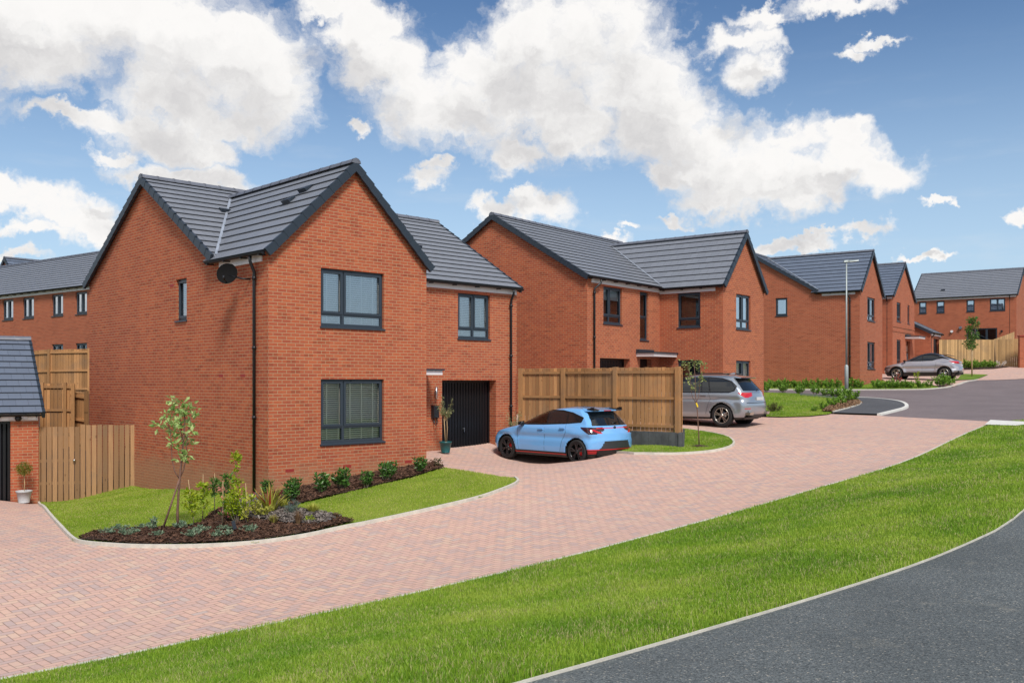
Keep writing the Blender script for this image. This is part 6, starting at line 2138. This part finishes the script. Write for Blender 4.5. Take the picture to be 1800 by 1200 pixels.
q = PX(1578, 678); shrub('shrub', 'red leaved shrub in the lawn behind the kerbside hedge', 'shrub', 7, None, 31, h=.85, w=.4, mat=LRD, n=120, leaf=.09, loc=(q.x, q.y))
q = PX(1611, 676); shrub('shrub', 'pale green upright shrub behind the kerbside hedge, before the small suv', 'shrub', 7, None, 32, h=.9, w=.4, mat=LY, n=110, leaf=.10, loc=(q.x, q.y))
WL = ['white flowered shrub, left one of the pair before the pale gate', 'white flowered shrub, right one of the pair before the pale gate']
for i, (u, v) in enumerate([(1757, 645.5), (1773, 643.5)]):
    q = PX(u, v); shrub('flowering_shrub', WL[i], 'shrub', 12, 'white flowered shrubs before the pale gate', 33 + i, h=.65, w=1.0, mat=LWH, n=190, leaf=.11, loc=(q.x, q.y))
q = PX(1360, 723); shrub('grass_clump', 'brown green grass clump on the corner lawn behind the silver suv', 'plant', 14, None, 36, h=.35, w=.75, mat=leaf_mat('olive_clump', (.06, .08, .02), (.16, .16, .05)), n=320, leaf=.12, loc=(q.x, q.y), aspect=.2)


# small grasses and ground plants in the front bed
def tuft(name, label, u, v, h, w, mats, n, seed, group=None, dz=.05, blade=.012, arch_=.7):
    rng = np.random.RandomState(seed)
    q = PX(u, v)
    root = empty(name, (q.x, q.y, q.z + dz))
    for mi, (mt, frac, nm) in enumerate(mats):
        k = int(n * frac)
        an = rng.uniform(0, 2 * np.pi, k); lean = rng.uniform(.05, 1, k) ** .8 * arch_; L = h * rng.uniform(.7, 1.15, k)
        dirv = np.stack([np.cos(an), np.sin(an)], 1)
        side = np.stack([-np.sin(an), np.cos(an)], 1)
        base = dirv * rng.uniform(0, w * .12, (k, 1))
        vs = []
        for (t, wd) in ((0, 1), (.5, .9), (1.0, .12)):
            out = base + dirv * (lean * t ** 1.3)[:, None] * w * .5
            hz = L * (t - .28 * lean * t ** 2)
            for s_ in (-1, 1):
                vs.append(np.concatenate([out + side * s_ * blade * wd, hz[:, None]], 1))
        V = np.stack(vs, 1).reshape(-1, 3)
        b = np.arange(k)[:, None] * 6
        F = np.concatenate([b + np.array([[0, 1, 3, 2]]), b + np.array([[2, 3, 5, 4]])])
        raw_mesh(nm, V, F, mt, root)
    return tag(root, label, 'plant', group)


tuft('cordyline', 'spiky yellow and red cordyline at the corner of the near house', 474, 906, .56, .80, [(LYY, .68, 'leaves'), (LRD, .32, 'inner_leaves')], 84, 1, blade=.018, arch_=.95)
tuft('grass_tuft', 'small tan grass tuft below the spiky cordyline', 481, 925, .17, .30, [(LYY, .5, 'leaves'), (LBR, .5, 'dry_leaves')], 130, 2, blade=.006)
tuft('grass_tuft', 'pale yellow grass right of the lavender, at the lawn edge', 550, 907, .20, .52, [(LYY, 1, 'leaves')], 190, 3, blade=.006)
tuft('grass_tuft', 'pale yellow grass between the cordyline and the lavender', 498, 898, .20, .42, [(LYY, 1, 'leaves')], 150, 4, blade=.006)
tuft('sedge', 'dark brown sedge at the right tip of the planting bed', 591, 916, .13, .22, [(LBR, 1, 'leaves')], 90, 5, blade=.005)
tuft('sedge', 'wispy brown sedge below the lavender', 524, 927, .26, .36, [(LBR, 1, 'leaves')], 120, 6, blade=.004)
q = PX(516, 908); shrub('lavender', 'blue grey lavender bush in the right half of the planting bed', 'shrub', 16, None, 41, h=.26, w=.38, mat=LLV, n=420, leaf=.05, loc=(q.x, q.y), aspect=.2, sink=-.05, tip=(leaf_mat('lavender_flower', (.10, .08, .16), (.2, .17, .28)), 20))
q = PX(545, 921); shrub('ground_cover', 'low bright yellow plant at the kerb side of the lavender', 'plant', 9, None, 42, h=.10, w=.24, mat=LY, n=120, leaf=.045, loc=(q.x, q.y), sink=-.05)
q = PX(458, 913); shrub('euonymus', 'golden yellow bush left of the cordyline', 'shrub', 16, None, 43, h=.34, w=.52, mat=LYY, n=640, leaf=.05, loc=(q.x, q.y), sink=-.05)
q = PX(419, 922); shrub('lime_shrub', 'dense lime green shrub in the middle of the planting bed', 'shrub', 18, None, 44, h=.62, w=.62, mat=LY, n=900, leaf=.075, loc=(q.x, q.y), sink=-.05, tip=(LPK, 9))
GP = 'low grey green plants along the front of the bed'
gl = [(189, 942, 'leftmost low grey green plant in the bark bed'), (212, 935, 'low grey green plant second from the left tip of the bed, at the lawn edge'), (227, 944, 'low grey green plant third from the left tip of the bed'), (250, 932, 'low dark grey green plant at the lawn edge left of the tree stake'),
      (273, 934, 'tall grey green plant just left of the tree stake foot'), (276, 946, 'low pale plant by the kerb below the tree stake'), (319, 932, 'grey green plant just behind the young tree trunk'), (337, 947, 'grey green plant by the kerb right of the young tree'),
      (354, 938, 'grey green plant right of the young tree, further from the kerb'), (394, 935, 'grey green plant below the lime shrub'), (390, 947, 'pale grey green plant by the kerb below the lime shrub'), (438, 938, 'small grey green plant right of the dark garden spotlight')]
pg = None
for i, (u, v, lb) in enumerate(gl):
    q = PX(u, v)
    if i == 0: o = pg = shrub('ground_cover', lb, 'plant', 12, GP, 51, h=.12, w=.36, mat=LGR, n=260, leaf=.045, loc=(q.x, q.y))
    elif i == 4: o = shrub('ground_cover', lb, 'plant', 9, GP, 52, h=.2, w=.24, mat=LGR, n=180, leaf=.05, loc=(q.x, q.y))
    else: o = copy_tree(pg)
    place(o, (q.x, q.y), rr.uniform(0, 6), rr.uniform(.75, 1.15), lb, dz=.05)


# young staked shrubs with bamboo canes
def caned(u, v, cane_v, clumps, label, mat, seed, cane_u=None, extra=None, sz=.078):
    rng = np.random.RandomState(seed)
    q = PX(u, v); s = q.y / F_PX
    root = empty('young_shrub', (q.x, q.y, q.z + .03))
    up = lambda uu, vv, dy=0.0: Vector(((uu - u) * s, dy, (v - vv) * s))
    if cane_v:
        m = MB(); m.tube([up(u, v + 2, .03), up(cane_u if cane_u else u, cane_v, .03)], .006, 6); m.build('cane', CANE, root)
    m = MB(); tops = min(c[1] for c in clumps)
    pts = [up(u, v)] + [up(c[0] + rng.uniform(-.6, .6), c[1]) for c in sorted(clumps, key=lambda c: -c[1])]
    m.tube(pts, [.008] + [.005] * (len(pts) - 1), 5); m.build('stem', BK2, root)
    cs, ds = [], []
    for (cu, cv, r, n) in clumps:
        c = up(cu, cv)
        for _ in range(int(n * 1.7)):
            g_ = rng.normal(size=3) * r * s * .72
            cs.append((c.x + g_[0], c.y + g_[1], c.z + g_[2])); ds.append((g_[0] * 8, g_[1] * 8, .5))
    leaves('foliage', [leafset(cs, sz, rng, ds, .5)], mat, root)
    if extra:
        cs = []
        for (cu, cv, r, n) in extra:
            c = up(cu, cv)
            for _ in range(n):
                g_ = rng.normal(size=3) * r * s * .5; cs.append((c.x + g_[0], c.y + g_[1], c.z + g_[2]))
        leaves('new_growth', [leafset(cs, .05, rng, None, .45)], LPK, root)
    return tag(root, label, 'shrub', 'young shrubs tied to canes')


caned(341, 931, 846, [(331, 870, 4, 22), (338, 880, 5, 34), (335, 895, 4, 20), (343, 893, 4, 18), (326, 890, 3, 10), (339, 907, 4, 12)], 'leftmost caned shrub, just right of the young tree trunk', LY, 61, cane_u=330)
caned(356, 921, 836, [(356, 857, 5, 30), (360, 869, 5, 30), (352, 880, 5, 26), (362, 888, 5, 20), (356, 900, 4, 12)], 'yellow green caned shrub, second from the left', LY, 62)
caned(376.5, 912, 834, [(376, 851, 6, 42), (374, 862, 5, 26), (377, 873, 3, 8)], 'caned shrub with one round green head, third from the left', LT3, 63)
caned(391, 928, 848, [(393, 885, 3, 6), (390, 905, 3, 6)], 'bare caned shrub with red and pink leaves', LT3, 64, extra=[(389, 862, 4, 12), (393, 878, 4, 12), (388, 900, 4, 6), (402, 908, 3, 5)])
caned(398, 918, None, [(397, 840, 4, 16), (396, 850, 5, 22), (398, 860, 5, 22), (394, 870, 4, 12), (397, 885, 3, 6)], 'slim dark green upright shrub between the canes', LT3, 65)
caned(419, 900, None, [(415, 805, 4, 26), (414, 812, 4, 18), (416, 823, 2.5, 8), (414, 832, 3, 8), (413, 844, 6, 26), (418, 850, 5, 20), (412, 856, 5, 14), (419, 866, 3, 6)], 'tallest lime shoot of the bed with separate leaf tufts, before the brick side wall', LY, 66)
caned(434, 925, 852, [(440, 880, 3, 7), (436, 898, 4, 12), (431, 910, 4, 10)], 'thin brown caned twig left of the golden bush', LYY, 67, cane_u=431)

# dark garden spotlight
q = PX(413, 937)
gsl = empty('garden_spotlight', (q.x, q.y, q.z + .05))
m = MB(); m.bar((0, 0, .03), (-.03, -.01, .17), .075, .06); m.build('lamp_head', plain('dark_plastic', (.03, .038, .05), .4), gsl)
m = MB(); m.tube([(0, 0, -.06), (0, 0, .05)], .01, 6); m.build('spike', M['black'], gsl)
tag(gsl, 'small dark garden spotlight in the bark bed', 'garden light')


# ================================================================== young trees
def tree(name, label, u, v, trunk, branches, clumps, mat, leafsz, seed, r0=.02, dz=0.0, bark=BK, loc=None, ratio=.5, twig=True):
    """trunk and branches as pixel poly-lines in the plane of the tree, pushed to and fro in depth"""
    rng = np.random.RandomState(seed)
    q = PX(u, v) if loc is None else loc
    s = q.y / F_PX
    root = empty(name, (q.x, q.y, q.z + dz))
    up = lambda uu, vv, dy=0.0: Vector(((uu - u) * s, dy, (v - vv) * s))
    m = MB()
    tp = [up(a, b) for a, b in trunk]
    n = len(tp)
    m.tube(tp, [r0 * (1 - .62 * i / (n - 1)) for i in range(n)], 9)
    m.build('trunk', bark, root)
    b_ = MB()
    for bi, br in enumerate(branches):
        k = len(br)
        dep = rng.uniform(-.16, .16)
        b_.tube([up(a, c, dep * i / (k - 1)) for i, (a, c) in enumerate(br)], [r0 * .5 * (1 - .6 * i / (k - 1)) for i in range(k)], 6)
    cs, ds = [], []
    allp = [p for p in trunk[1:]] + [p for br in branches for p in br]
    for (cu, cv, r, n_) in clumps:
        dep = rng.uniform(-.22, .22)
        c = up(cu, cv, dep)
        if twig:
            near = min(allp, key=lambda p: (p[0] - cu) ** 2 + max(0, (p[1] - cv)) ** 2 * .5 + max(0, cv - p[1]) ** 2 * 3)
            b_.tube([up(near[0], near[1], 0), c], [r0 * .16, r0 * .08], 4, cap=False)
        for _ in range(int(n_ * (1.7 if seed == 71 else 1.2))):
            g_ = rng.normal(size=3) * r * s * .62
            cs.append((c.x + g_[0], c.y + g_[1], c.z + g_[2])); ds.append((g_[0] * 9, g_[1] * 9, g_[2] * 5 + .25))
    b_.build('branch', bark, root)
    leaves('crown', [leafset(cs, leafsz, rng, ds, ratio, .8)], mat, root)
    return tag(root, label, 'tree'), root, up


_, t1, up1_ = tree('young_tree', 'young multi stemmed tree with large pale leaves in the front planting bed', 313, 931,
    [(313, 933), (312, 900), (314, 865), (317, 830), (321, 795), (323, 765), (325, 735), (322, 712)],
    [[(316, 842), (308, 828), (304, 808), (303, 780), (302, 755), (298, 738)], [(316, 840), (323, 825), (327, 805), (329, 780), (332, 755), (337, 732)], [(321, 790), (318, 760), (314, 735), (310, 710)]],
    [(309, 702, 5, 9), (314, 712, 5, 8), (330, 706, 4, 6), (336, 712, 5, 9), (328, 720, 5, 9), (294, 712, 4, 6), (298, 722, 5, 7), (288, 728, 5, 8), (297, 733, 6, 10), (307, 728, 5, 10), (318, 727, 5, 9), (336, 725, 5, 9), (342, 727, 4, 6),
     (283, 747, 5, 9), (290, 753, 5, 7), (303, 742, 6, 11), (311, 748, 6, 11), (320, 742, 5, 9), (330, 742, 5, 8), (299, 760, 5, 7), (310, 757, 5, 8), (317, 765, 4, 6), (345, 755, 3.5, 6), (338, 750, 4, 5), (307, 777, 6, 14), (327, 778, 5, 8), (333, 781, 4, 6), (315, 790, 4, 6),
     (320, 806, 5, 9), (332, 799, 4, 7), (324, 799, 4, 6), (326, 768, 4, 6)], LT, .105, 71, r0=.026)
m = MB(); m.tube([up1_(288, 933, -.1), up1_(302, 888, -.06), up1_(316, 842, -.02)], [.02, .018, .016], 8); m.build('stake', BK, t1)

_, t2, up2_ = tree('young_tree', 'thin whippy young tree with a yellow tag on the island lawn by the silver suv', 1229, 783,
    [(1229, 785), (1228.5, 765), (1227, 745), (1226, 725), (1224, 706), (1222, 690), (1222, 665), (1220, 640)],
    [[(1223.5, 708), (1217, 698), (1214, 685), (1212.5, 665), (1209, 648)], [(1223.5, 708), (1228, 698), (1230, 682), (1231, 665), (1234, 645)]],
    [(1219, 636, 3.2, 16), (1225, 641, 3, 9), (1230, 636, 3, 13), (1236, 641, 3.5, 14), (1208, 640, 3.5, 15), (1203, 637, 3, 10), (1213, 647, 3.2, 13), (1212, 655, 3, 9), (1230, 650, 3, 11), (1238, 646, 2.5, 7), (1214, 661, 2.5, 7),
     (1231, 662, 3, 12), (1234, 668, 2.5, 8), (1207, 669, 3.2, 10), (1228, 674, 3, 10), (1213, 679, 2.6, 8), (1218, 678, 2.6, 7), (1223, 686, 2.4, 6)], LT2, .085, 72, r0=.018, bark=BK)
m = MB(); m.bar(up2_(1223.5, 708, -.03), up2_(1226, 715, -.03), .05, .035); m.build('tag', plain('yellow_tag', (.85, .62, .01), .5), t2)
q = PX(1229, 784)
mm = MB()
for k in range(16):
    a = k * 2 * math.pi / 16
    mm.poly([(0, 0, .05), (.30 * math.cos(a) * (1 + .15 * math.sin(3 * a)), .16 * math.sin(a), .012), (.30 * math.cos(a + .3927) * (1 + .15 * math.sin(3 * a + 1.18)), .16 * math.sin(a + .3927), .012)])
ms = mm.build('soil_patch', M['soil']); ms.location = (q.x, q.y, q.z - .004); ms['kind'] = 'stuff'

cl3 = []
rng_ = np.random.RandomState(5)
for k in range(46):
    vv = rng_.uniform(560, 612); t_ = (vv - 556) / 56
    wd = 2.5 + 6.5 * math.sin(math.pi * min(1, t_ * .85 + .1))
    cl3.append((1708 + rng_.uniform(-1, 1) * wd + (2 if vv < 580 else -1), vv, 3, 15))
q3 = PX(1708, 661)
_, t3, up3_ = tree('street_tree', 'staked narrow green street tree on the small lawn before the pale fence', 1708, 661, [(1708.6, 662), (1708.6, 640), (1708.6, 615), (1708, 590), (1709, 565)], [[(1708.5, 612), (1703, 598), (1700, 590)], [(1708.5, 606), (1713, 590), (1715, 575)]], cl3, LT3, .16, 73, r0=.045, bark=BK2)
m = MB(); m.tube([up3_(1706.8, 662, -.12), up3_(1706.8, 606, -.12)], .042, 8); m.build('stake', CANE, t3)


# ================================================================== pots
def pot(name, label, loc, r, h, col, cat='plant pot'):
    root = empty(name, loc)
    m = MB(); m.lathe([(r * .72, 0), (r * .70, .005), (r * .98, h * .86), (r * 1.06, h * .87), (r * 1.08, h), (r * .98, h), (r * .94, h * .9), (0, h * .9)], n=28)
    m.lathe([(0, .001), (r * .72, .001)], n=28)
    m.build('pot', plain(name + '_glaze', col, .35, var=.12, vscale=6), root)
    return tag(root, label, cat)


q = Vector((G8.x - A8.x * .38 + B8.x * -.35, G8.y - A8.y * .38 + B8.y * -.35, 0)); q.z = TZ(q.x, q.y)
po = pot('potted_topiary', 'silver pot with a small round topiary bush beside the left garage door', q, .185, .31, (.45, .46, .47))
m = MB(); m.tube([(0, 0, .25), (.015, 0, .45), (.005, 0, .75)], .011, 7); m.build('stem', CANE, po)
rng_ = np.random.RandomState(8); cs = []
while len(cs) < 760:
    p = rng_.uniform(-1, 1, 3)
    if np.linalg.norm(p) < 1: cs.append((p[0] * .20, p[1] * .20, .86 + p[2] * (.15 if p[2] < 0 else .19 * (1.2 - .5 * abs(p[0])))))
leaves('foliage', [leafset(cs, .05, rng_, None, .35)], leaf_mat('topiary_leaf', (.05, .12, .01), (.26, .24, .03)), po)
wh = MB(); wh.lathe([(0, .283), (.165, .283)], n=20); wh.build('gravel_top', M['kerbw'], po)


def olive(loc, label, seed, hgt=1.15, colr=(.01, .085, .09), potr=.17, poth=.31, n=520):
    po_ = pot('potted_olive', label, loc, potr, poth, colr)
    rng = np.random.RandomState(seed)
    m = MB(); m.tube([(0, 0, .25), (-.02, 0, .6), (-.05, .02, hgt)], .013, 7); m.tube([(.03, 0, .25), (.05, .02, .65), (.03, 0, hgt)], .011, 7)
    tips = []
    for k in range(16):
        a = rng.uniform(0, 6.28); e = Vector((math.cos(a) * rng.uniform(.1, .26), math.sin(a) * rng.uniform(.1, .22), hgt + rng.uniform(-.2, .42)))
        m.tube([(-.01, 0, hgt - .28 + rng.uniform(0, .2)), e], [.006, .002], 4, cap=False); tips.append(e)
    m.build('stem', CANE, po_)
    cs, ds = [], []
    for _ in range(n):
        e = tips[rng.randint(len(tips))]; f = rng.uniform(.25, 1.05)
        p = Vector((-.01, 0, hgt - .15)).lerp(e, f)
        cs.append((p.x + rng.normal() * .025, p.y + rng.normal() * .025, p.z + rng.normal() * .025)); ds.append((e.x * 2, e.y * 2, .6))
    leaves('foliage', [leafset(cs, .065, rng, ds, .26)], LOL, po_)
    return po_


q = PX(783, 795); olive((q.x, q.y, q.z), 'teal pot with a small olive tree at the left of the black garage door', 3)
q = O1 + A1 * 9.50 - B1 * .42
olive((q.x, q.y, TZ(q.x, q.y)), 'small potted olive half hidden between the blue hatchback and the wall end', 4, hgt=.72, colr=(.05, .05, .05), n=300)
# ================================================================== grass blades and bark chips (uncountable: one object each)
def blades(name, poly, n, h, wd, mat, seed, near=None, zoff=0.0, cam_fall=11.0, wind=.4, avoid=(), rim=None, clear=.09):
    rng = np.random.RandomState(seed)
    xs = [p[0] for p in poly]; ys = [p[1] for p in poly]
    pts = []
    tot = 0
    while tot < n:
        x = rng.uniform(min(xs), max(xs), 200000); y = rng.uniform(min(ys), max(ys), 200000)
        d = np.hypot(x, y)
        keep = rng.uniform(0, 1, len(x)) < np.clip((cam_fall / np.maximum(d, 3)) ** 1.6, 0, 1)
        # only what the lens, or one a few steps to its side, could see
        keep &= (np.abs(x) < y * .66 + 3.0) & (y > 3.0)
        x, y = x[keep], y[keep]
        k = inside(x, y, poly)
        for av in avoid: k &= ~inside(x, y, av)
        x, y = x[k], y[k]
        pts.append(np.stack([x, y], 1)); tot += len(x)
        if len(pts) > 60: break
    P = np.concatenate(pts)[:n]
    if rim is not None:            # mown clear of the edging
        rp = np.array([tuple(p) for p in densify(rim, .12, closed=False)])
        ok = np.ones(len(P), dtype=bool)
        for i in range(0, len(P), 20000):
            q = P[i:i + 20000]
            ok[i:i + 20000] = ((q[:, None, 0] - rp[:, 0]) ** 2 + (q[:, None, 1] - rp[:, 1]) ** 2).min(1) > clear ** 2
        P = P[ok]
    k = len(P)
    z = np.concatenate([terrain(P[i:i + 20000, 0], P[i:i + 20000, 1]) for i in range(0, k, 20000)]) + zoff
    d = np.hypot(P[:, 0], P[:, 1])
    grow = np.clip(d / 9.0, 1, 3.2)              # fewer, slightly broader blades far off
    # patches of longer and shorter growth
    pat = .5 + .5 * np.sin(P[:, 0] * 1.3 + 2 * np.sin(P[:, 1] * .7)) * np.sin(P[:, 1] * 1.1 + 1.5 * np.sin(P[:, 0] * .9))
    L = h * rng.uniform(.55, 1.25, k) * (.75 + .5 * pat)
    an = rng.uniform(0, 2 * np.pi, k); ln = rng.uniform(.1, 1.0, k) * wind
    dv = np.stack([np.cos(an), np.sin(an)], 1); an2 = rng.uniform(0, 2 * np.pi, k); sv = np.stack([np.cos(an2), np.sin(an2)], 1) * (wd * grow)[:, None]
    b0 = np.concatenate([P - sv, z[:, None]], 1); b1 = np.concatenate([P + sv, z[:, None]], 1)
    mid_ = P + dv * (L * ln * .35)[:, None]
    m0 = np.concatenate([mid_ - sv * .8, (z + L * .6)[:, None]], 1); m1 = np.concatenate([mid_ + sv * .8, (z + L * .6)[:, None]], 1)
    tp = np.concatenate([P + dv * (L * ln)[:, None], (z + L * (1 - .25 * ln))[:, None]], 1)
    V = np.stack([b0, b1, m1, m0, tp], 1).reshape(-1, 3)
    b = np.arange(k)[:, None] * 5
    F = np.concatenate([b + np.array([[0, 1, 2]]), b + np.array([[0, 2, 3]]), b + np.array([[3, 2, 4]])])
    o = raw_mesh(name, V, F, mat)
    o['kind'] = 'stuff'; o['label'] = name.replace('_', ' ')
    return o


def grass_mat(name, a, b_, c_, dry, drylim=.9):
    m = bpy.data.materials.new(name); m.use_nodes = True
    m.node_tree.nodes.clear()
    N = NT(m.node_tree)
    o = N.node('ShaderNodeOutputMaterial')
    gen = N.node('ShaderNodeTexCoord').outputs['Object']
    rnd = N.node('ShaderNodeNewGeometry').outputs['Random Per Island']
    n1 = N.noise(gen, .55, 5.0, .62)
    c = N.ramp(N.m('ADD', N.m('MULTIPLY', n1, .82), N.m('MULTIPLY', rnd, .18)), [(.36, a), (.49, b_), (.62, c_)])
    dn = N.noise(gen, 1.3, 5.0, .65)
    c = N.mix(N.m('MULTIPLY', N.m('GREATER_THAN', N.m('ADD', rnd, N.m('MULTIPLY', N.m('SUBTRACT', dn, .5), 1.1)), drylim), .8), c, dry)
    pr = N.node('ShaderNodeBsdfPrincipled'); N.put(pr.inputs['Base Color'], c)
    pr.inputs['Roughness'].default_value = .45; pr.inputs['Specular IOR Level'].default_value = .3
    tr = N.node('ShaderNodeBsdfTranslucent'); N.put(tr.inputs[0], c)
    mx = N.node('ShaderNodeMixShader'); mx.inputs[0].default_value = .35
    N.l.new(pr.outputs[0], mx.inputs[1]); N.l.new(tr.outputs[0], mx.inputs[2]); N.l.new(mx.outputs[0], o.inputs[0])
    return m


GA = grass_mat('verge_grass', (.16, .31, .024), (.27, .42, .036), (.40, .50, .075), (.55, .48, .24), .88)
GB = grass_mat('lawn_grass', (.24, .37, .03), (.33, .45, .045), (.42, .50, .08), (.56, .50, .20), .82)
blades('verge_grass', [tuple(p[:2]) for p in VERGE_POLY], 420000, .056, .0028, GA, 1, wind=.7, cam_fall=8.0, avoid=[[tuple(p[:2]) for p in slab]], rim=VERGE_TOP)
blades('lawn_grass', [tuple(p[:2]) for p in front_garden], 110000, .030, .0022, GB, 2, cam_fall=30, avoid=[[tuple(p[:2]) for p in bed1], [tuple(p[:2]) for p in bed2] + [(-1.9, 23.7), (-5.2, 20.5)]])
blades('island_grass', [tuple(p[:2]) for p in island], 36000, .04, .0025, GA, 3, cam_fall=40)
blades('corner_grass', [tuple(p[:2]) for p in l2], 36000, .045, .003, GA, 4, cam_fall=60)
blades('far_grass', [tuple(p[:2]) for p in l3], 20000, .05, .004, GA, 5, cam_fall=90)


def chips(name, poly, n, mats, seed, size=.035, zoff=.05):
    rng = np.random.RandomState(seed)
    xs = [p[0] for p in poly]; ys = [p[1] for p in poly]
    P = []
    while sum(map(len, P)) < n:
        x = rng.uniform(min(xs), max(xs), 40000); y = rng.uniform(min(ys), max(ys), 40000)
        k = inside(x, y, poly); P.append(np.stack([x[k], y[k]], 1))
    P = np.concatenate(P)[:n]; k = len(P)
    z = terrain(P[:, 0], P[:, 1]) + zoff + rng.uniform(-.01, .03, k)
    c = np.concatenate([P, z[:, None]], 1)
    a = rng.normal(size=(k, 3)) * np.array([1, 1, .35]); a /= np.linalg.norm(a, axis=1, keepdims=True)
    r = rng.normal(size=(k, 3)); b = np.cross(a, r); b /= np.linalg.norm(b, axis=1, keepdims=True)
    L = size * rng.uniform(.5, 1.5, (k, 1)); Wd = size * .3 * rng.uniform(.5, 1.4, (k, 1))
    V = np.stack([c - a * L - b * Wd, c + a * L - b * Wd * .6, c + a * L * .9 + b * Wd, c - a * L * .8 + b * Wd], 1).reshape(-1, 3)
    F = np.arange(k * 4).reshape(k, 4)
    o = raw_mesh(name, V, F, mats); o['kind'] = 'stuff'; o['label'] = name.replace('_', ' ')
    return o


BC = leaf_mat('bark_chip', (.035, .017, .011), (.15, .075, .045), 0.0, .85)
SC = leaf_mat('slate_chip', (.07, .055, .05), (.27, .23, .20), 0.0, .8)
chips('bark_chips', [tuple(p[:2]) for p in bed1], 15000, BC, 1, .032)
chips('wall_bark_chips', [tuple(p[:2]) for p in bed2] + [(-1.9, 23.7), (-5.2, 20.5)], 9000, BC, 2, .035)
chips('corner_bark_chips', [tuple(p[:2]) for p in bedc], 2600, leaf_mat('dry_bark_chip', (.12, .06, .03), (.38, .24, .14), 0, .8), 3, .06, .07)
chips('grey_wood_chips', [tuple(PX(u, v)[:2]) for u, v in [(400, 893), (440, 879), (452, 874), (470, 884), (500, 897), (560, 905), (600, 914), (560, 925), (500, 925), (430, 915)]], 5200, SC, 4, .035, .08)
